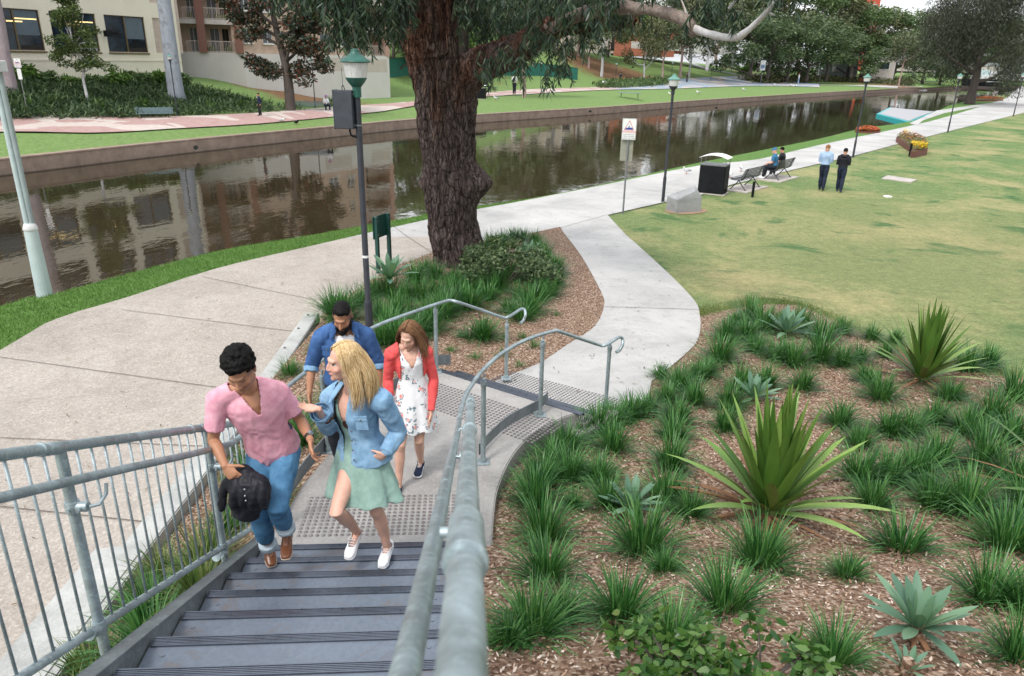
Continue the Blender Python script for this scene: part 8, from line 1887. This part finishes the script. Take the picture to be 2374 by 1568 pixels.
B.cap('hair_mass', M_HBLO, [((.035, -.045, -.01), (.058, .07, .08)), ((.045, -.05, -.09), (.052, .055, .075)), ((.05, -.045, -.16), (.045, .045, .07)), ((-.03, -.06, -.05), (.05, .05, .09))], .007, None, (.004, 40, .2))

# ---- bearded man
cj = dict(neck=(-1.55, 6.31, 2.415), pel=(-1.57, 6.34, 1.90), sL=(-1.74, 6.24, 2.345), sR=(-1.355, 6.36, 2.33), eL=(-1.86, 6.28, 2.05), wL=GY(717, 912, 6.14), eR=(-1.265, 6.42, 2.03), wR=(-1.25, 6.30, 1.78), hL=(-1.665, 6.34, 1.84), hR=(-1.485, 6.36, 1.84), kL=(-1.68, 6.22, 1.42), aL=(-1.68, 6.36, 1.03), tL=(-1.69, 6.14, .965), kR=(-1.48, 6.30, 1.40), aR=(-1.47, 6.50, 1.04), tR=(-1.47, 6.28, .965), head=GY(794, 735, 6.22))
Cc = Person('bearded man in an open blue denim shirt over a white T-shirt, behind the blonde woman', cj, (-.02, -.90, -.42), (0, -.2, 1), .97, (.36, .175, .10), hs=1.12)
Cc.body([('L', (.05, -.2, -.97), (1, 0, 0), (0, -1, 0), .5, .1, .3), ('R', (0, -.2, -.97), (-1, 0, 0), (0, -1, 0), .5, .1, .3)]); Cc.paint(Cc.bodyo, beard=.97, fade=(.05, .03, .024), closed=True)
def crew(P, r=.075): 
    def f(co):
        u, v, h = P.loc(co); return (h > -.035) & (np.abs(u) < r) & (v > -.02)
    return f
Cc.top('t_shirt', M_TEE, .012, -.05, .4, .012, crew(Cc), (.004, 8, .4), vox=.011)
Cc.top('denim_shirt', M_DENIM, .030, -.22, 1.12, .024, openf(Cc, .088, .04, .36, 0, .0), (.006, 11, .45), vox=.0105, flare=.03, thick=.005)
for S in 'LR': mb = MB(); e_ = Cc.J['e' + S].lerp(Cc.J['w' + S], .06); f_ = Cc.J['e' + S].lerp(Cc.J['w' + S], .24); mb.tube([e_, f_], [.070, .066], 16); fuse(mb, 'cuff', M_CUFF if False else M_LDENIM, Cc.root, .008, 2, (.004, 14, 1))
for sx in (-1, 1): mb = MB(); mb.tube([on_torso(Cc, sx * .078, .03, .05), on_torso(Cc, sx * .10, .10, .0), on_torso(Cc, sx * .125, .135, -.05)], [.026, .032, .014], 10, ecc=.35, side=Cc.sd, rnd=True); fuse(mb, 'collar', M_DENIM, Cc.root, .007, 2)
pocket(Cc, 'pocket', M_DENIM, -.115, -.16, .095, .10, .148); Cc.trousers(M_DARKT, .014, 1.9, .01)
for S in 'LR': Cc.shoe(S, M_BLKC, M_BLKC)
Cc.cap('hair', M_HBLK, [((0, -.012, .058), (.074, .094, .080)), ((-.012, .045, .100), (.05, .042, .032)), ((0, .0, .095), (.062, .08, .045))], .0055, lambda x, y, z: ((y > .055) & (z < .082)) | (z < .052), (.003, 50, 1))
Cc.cap('beard', M_HBLK, [((0, .045, -.090), (.052, .050, .038)), ((0, .080, -.104), (.036, .026, .026)), ((.056, .018, -.055), (.017, .034, .045)), ((-.056, .018, -.055), (.017, .034, .045)), ((.035, .066, -.070), (.022, .020, .026)), ((-.035, .066, -.070), (.022, .020, .026)), ((0, .098, -.049), (.026, .008, .006))], .005, lambda x, y, z: (np.abs(x) < .020) & (np.abs(z + .064) < .0085) & (y > .06), (.003, 80, 1))

# ---- woman in the red cardigan
dj = dict(neck=(-.925, 6.12, 2.325), pel=(-.90, 6.13, 1.86), sL=(-1.075, 6.06, 2.265), sR=(-.775, 6.15, 2.25), eL=(-1.125, 6.12, 1.99), wL=(-1.10, 6.0, 1.77), eR=(-.715, 6.19, 1.975), wR=GY(999, 958, 6.06), hL=(-.975, 6.12, 1.80), hR=(-.825, 6.15, 1.80), kL=(-1.00, 5.93, 1.42), aL=GY(925, 1128, 5.93), tL=G(911, 1167, .965), kR=(-.845, 6.04, 1.41), aR=(-.865, 6.26, 1.05), tR=G(966, 1110, .965), head=GY(949, 778, 6.07))
D_ = Person('woman in a red cardigan and short floral dress, last of the four friends', dj, (-.25, -.84, -.42), (0, -.2, 1), .90, (.62, .37, .28), True, hs=1.11)
D_.body([('L', (.05, -.2, -.97), (1, 0, 0), (0, -1, 0), .5, .1, .3), ('R', (.0, -.25, -.95), (-1, 0, 0), (.2, -1, 0), .6, .1, .3)]); D_.paint(D_.bodyo, blush=.12, lips=(.60, .16, .16), brow=(.12, .06, .035), closed=True)
dress(D_, 'floral_dress', M_FLORAL, 0, .010, .52, vneck(D_, .17, .080, .05), .0, 2.0, .13)
D_.top('cardigan', M_CORAL, .022, .22, 1.93, .014, openf(D_, .095, .105, .3, 0, -.01), (.004, 12, .6), vox=.009, thick=.004)
for S in 'LR': D_.shoe(S, M_NAVY, M_WSHOE, .0, .25, 'sneaker', (0, -.1, 1), M_TEE)
D_.cap('hair_cap', M_HBRN, [((0, -.02, .044), (.082, .102, .090))], .006, lambda x, y, z: ((y > .052) & (z < .092)) | ((y > .01) & (z < .03)) | ((y > -.03) & (z < -.01)), (.002, 60, .2))
D_.strands('hair', M_HBRN, 1000, .30, 9, 0.0, .002, wave=.006, w_side=.46)

# ---------------------------------------------------------------- small figures
def stand(p, hd, H, stride=.0, arms=('d', 'd'), lean=0.0):
    """joints of a standing or walking figure; hd = heading angle, 'L' is the walker's left"""
    f = V((math.cos(hd), math.sin(hd), 0)); l = V((-f.y, f.x, 0)); z = V((0, 0, 1)); k = H / 1.78; p = V(p); J = {}
    J['pel'] = p + z * .98 * k; J['neck'] = p + z * 1.47 * k + f * lean; J['head'] = p + z * 1.635 * k + f * (lean + .03)
    for S, s_ in (('L', 1), ('R', -1)):
        J['h' + S] = p + z * .92 * k + l * s_ * .085 * k; st = stride * s_; J['a' + S] = p + z * (.08 + max(0, -st) * .12) * k + l * s_ * .08 + f * st; J['t' + S] = J['a' + S] + f * .19 * k - z * (.07 + max(0, -st) * .05) * k; J['k' + S] = (J['h' + S] + J['a' + S]) / 2 + f * .05
        J['s' + S] = J['neck'] + l * s_ * .185 * k - z * .06 * k; m = arms[0 if s_ > 0 else 1]
        if m == 'd': J['e' + S] = J['s' + S] - z * .28 * k + l * s_ * .05 - f * (.05 + st * .3); J['w' + S] = J['e' + S] - z * .24 * k + f * .06
        elif m == 'f': J['e' + S] = J['s' + S] - z * .27 * k + l * s_ * .04; J['w' + S] = J['e' + S] + f * .20 * k - l * s_ * .10 + z * .04
        else: J['e' + S] = J['s' + S] - z * .26 * k + l * s_ * .08; J['w' + S] = J['e' + S] + f * .14 * k - l * s_ * .06 - z * .12
    return J, f, k
def sit(p, hd, H, seat=.45, spread=.1):
    f = V((math.cos(hd), math.sin(hd), 0)); l = V((-f.y, f.x, 0)); z = V((0, 0, 1)); k = H / 1.78; p = V(p); J = {}
    J['pel'] = p + z * (seat + .12) * 1; J['neck'] = J['pel'] + z * .48 * k + f * .06; J['head'] = J['neck'] + z * .165 * k + f * .05
    for S, s_ in (('L', 1), ('R', -1)):
        J['h' + S] = p + z * (seat + .08) + l * s_ * .09; J['k' + S] = J['h' + S] + f * .40 * k + l * s_ * spread + z * .03; J['a' + S] = J['k' + S] - z * (J['k' + S].z - p.z - .09) + f * .02; J['t' + S] = J['a' + S] + f * .18 - z * .07
        J['s' + S] = J['neck'] + l * s_ * .185 * k - z * .06; J['e' + S] = J['s' + S] - z * .25 + l * s_ * .05 + f * .05; J['w' + S] = J['e' + S] + f * .22 - l * s_ * .1 - z * .06
    return J, f, k
def figure(label, jfk, shirt, trou, shoe, hair, sl=1.9, vox=.016, look=None, skin=(.45, .24, .16), short=True, extra=None, t0=-.05):
    J, f, k = jfk; P_ = Person(label, J, look or (f.x, f.y, -.35), (0, 0, 1), k, skin, vox=vox, hs=1.05, main=False); P_.body([('L', -V((0, 0, 1)) + f * .5, (-f.y * -1, f.x * -1, 0), f, .6), ('R', -V((0, 0, 1)) + f * .5, (-f.y, f.x, 0), f, .6)])
    P_.paint(P_.bodyo); P_.top('shirt', shirt, .022, t0, sl, .018, None, (.006, 7, .5), vox=vox, thick=.0, sm=3); P_.trousers(trou, .014, 1.9, .012)
    for S in 'LR': P_.shoe(S, shoe, shoe)
    if hair: P_.cap('hair', hair, [((0, -.018, .046), (.086, .104, .092))], vox * .6, hcut)
    if extra: extra(P_)
    return P_
p1_, p2_ = G(1903, 441, 0), G(1944, 445, 0); hd = R_(62)
figure('walking man in a light blue shirt and dark trousers seen from behind', stand(p1_, hd, 1.80, .16, ('f', 'f')), M_LBLUE, M_NAVYC, M_BLKC, M_HGIN, look=(.6, .5, -.5))
def bag(P_): mb = MB(); q = P_.J['wL'] + V((-.05, -.05, -.02)); mb.ball(q, (.06, .16, .16), n=12, m=8); fuse(mb, 'paper_bundle', M_TEE, P_.root, .012, 3, (.01, 12, 1))
def hood(P_): mb = MB(); mb.tube([on_torso(P_, -.11, -.03, .02), on_torso(P_, -.05, -.12, -.02), on_torso(P_, .05, -.12, -.02), on_torso(P_, .11, -.03, .02)], .05, 12, rnd=True); fuse(mb, 'hood', M_BLKC, P_.root, .014, 3)
figure('walking man in a black hooded jacket and white soled shoes seen from behind', stand(p2_, hd, 1.72, .20, ('f', 'f')), M_BLKC, M_NAVYC, M_NAVY, M_HBLK, look=(.4, .8, -.3), extra=lambda q: (bag(q), hood(q)))
sq = V((b2.x, b2.y, .03)); fr2 = V((-math.sin(RZB), math.cos(RZB), 0)) * -1; fa = math.atan2(math.cos(RZB), -math.sin(RZB)); front = V((math.sin(RZB), -math.cos(RZB), 0))
# benches face their local -Y; the river lies on the other side, so turn them round
for o_ in COL.objects:
    if o_.name.startswith('bench') and o_.get('group') == 'black benches along the walk': o_.rotation_euler = (0, 0, RZB + math.pi)
front = V((-math.sin(RZB), math.cos(RZB), 0)); fa = math.atan2(front.y, front.x)
def capf(P_): P_.cap('cap', M_BLUET, [((0, -.012, .05), (.088, .106, .085)), ((0, .10, .055), (.06, .06, .012))], .01, lambda x, y, z: z < .035)
a_ = sq - bd_ * .42 - front * .02; figure('seated heavy man in a blue T-shirt and blue cap on the black bench', sit(a_, fa + .25, 1.80, .42), M_BLUET, M_DARKT, M_WSHOE, None, .8, look=(front.x - .4, front.y, -.4), skin=(.58, .33, .26), extra=capf)
a_ = sq + bd_ * .42 - front * .02; figure('seated dark haired man in black on the far end of the bench', sit(a_, fa, 1.72, .42), M_BLKC, M_DARKT, M_WSHOE, M_HBLK, .8)
p = FT(604, 271); def_s = stand(p + V((0, 0, .1)), R_(215), 1.82, .10, ('d', 'd'))
def suitx(P_): mb = MB(); mb.tube([on_torso(P_, 0, .13, .0), on_torso(P_, 0, .15, -.22)], [.06, .03], 8, ecc=.3, side=P_.sd); fuse(mb, 'shirt_front', M_TEE, P_.root, .02, 1)
figure('man in a dark suit walking on the patterned path across the river', def_s, M_NAVYC, M_BLKC, M_BLKC, M_HBLK, 1.95, .022, extra=suitx, t0=-.25)
def turban(P_): P_.cap('turban', m_var('purple_turban', (.42, .14, .48), .8, .1), [((0, -.01, .07), (.105, .12, .085)), ((0, .05, .09), (.07, .06, .05))], .015, lambda x, y, z: z < .025); P_.cap('beard', M_HBLK, [((0, .06, -.10), (.05, .05, .05))], .015)
p = FT(738, 262); pb_ = fb2 + V((1.15, .2, 0)); figure('seated man in a purple turban and white shirt on the far bench', sit(pb_, R_(-55), 1.95, .45), M_TEE, M_NAVYC, M_WSHOE, None, 1.9, .022, extra=turban)
figure('far walker in a white top with a dark backpack beside the pale trunk', stand(FT(1192, 221), R_(-70), 1.9 * 1.6, .14, ('f', 'f')), M_TEE, M_DARKT, M_BLKC, M_HBLK, 1.9, .03)
figure('person in blue bent over the far picnic table by the litter bin', sit(FT(1124, 212), R_(0), 1.9 * 1.5, .7), M_BLUET, M_NAVYC, M_BLKC, M_HBLK, 1.9, .03)
figure('person in dark blue sitting at the far picnic table beside the hedge', sit(FT(1437, 192), R_(20), 1.9 * 1.6, .75), M_NAVYC, M_CORAL, M_BLKC, M_HBLK, 1.9, .03)
figure('dark clothed person walking near the pinkish trunk on the far path', stand(FT(1592, 193), R_(160), 1.9 * 1.25, .14), M_BLKC, M_BLKC, M_WSHOE, M_HBLK, 1.9, .035)
figure('far walker in white hat and top on the grass near the bend', stand(FT(1850, 196), R_(150), 1.9 * 1.5, .1), M_TEE, M_LBLUE, M_WSHOE, M_HGIN, 1.9, .035)
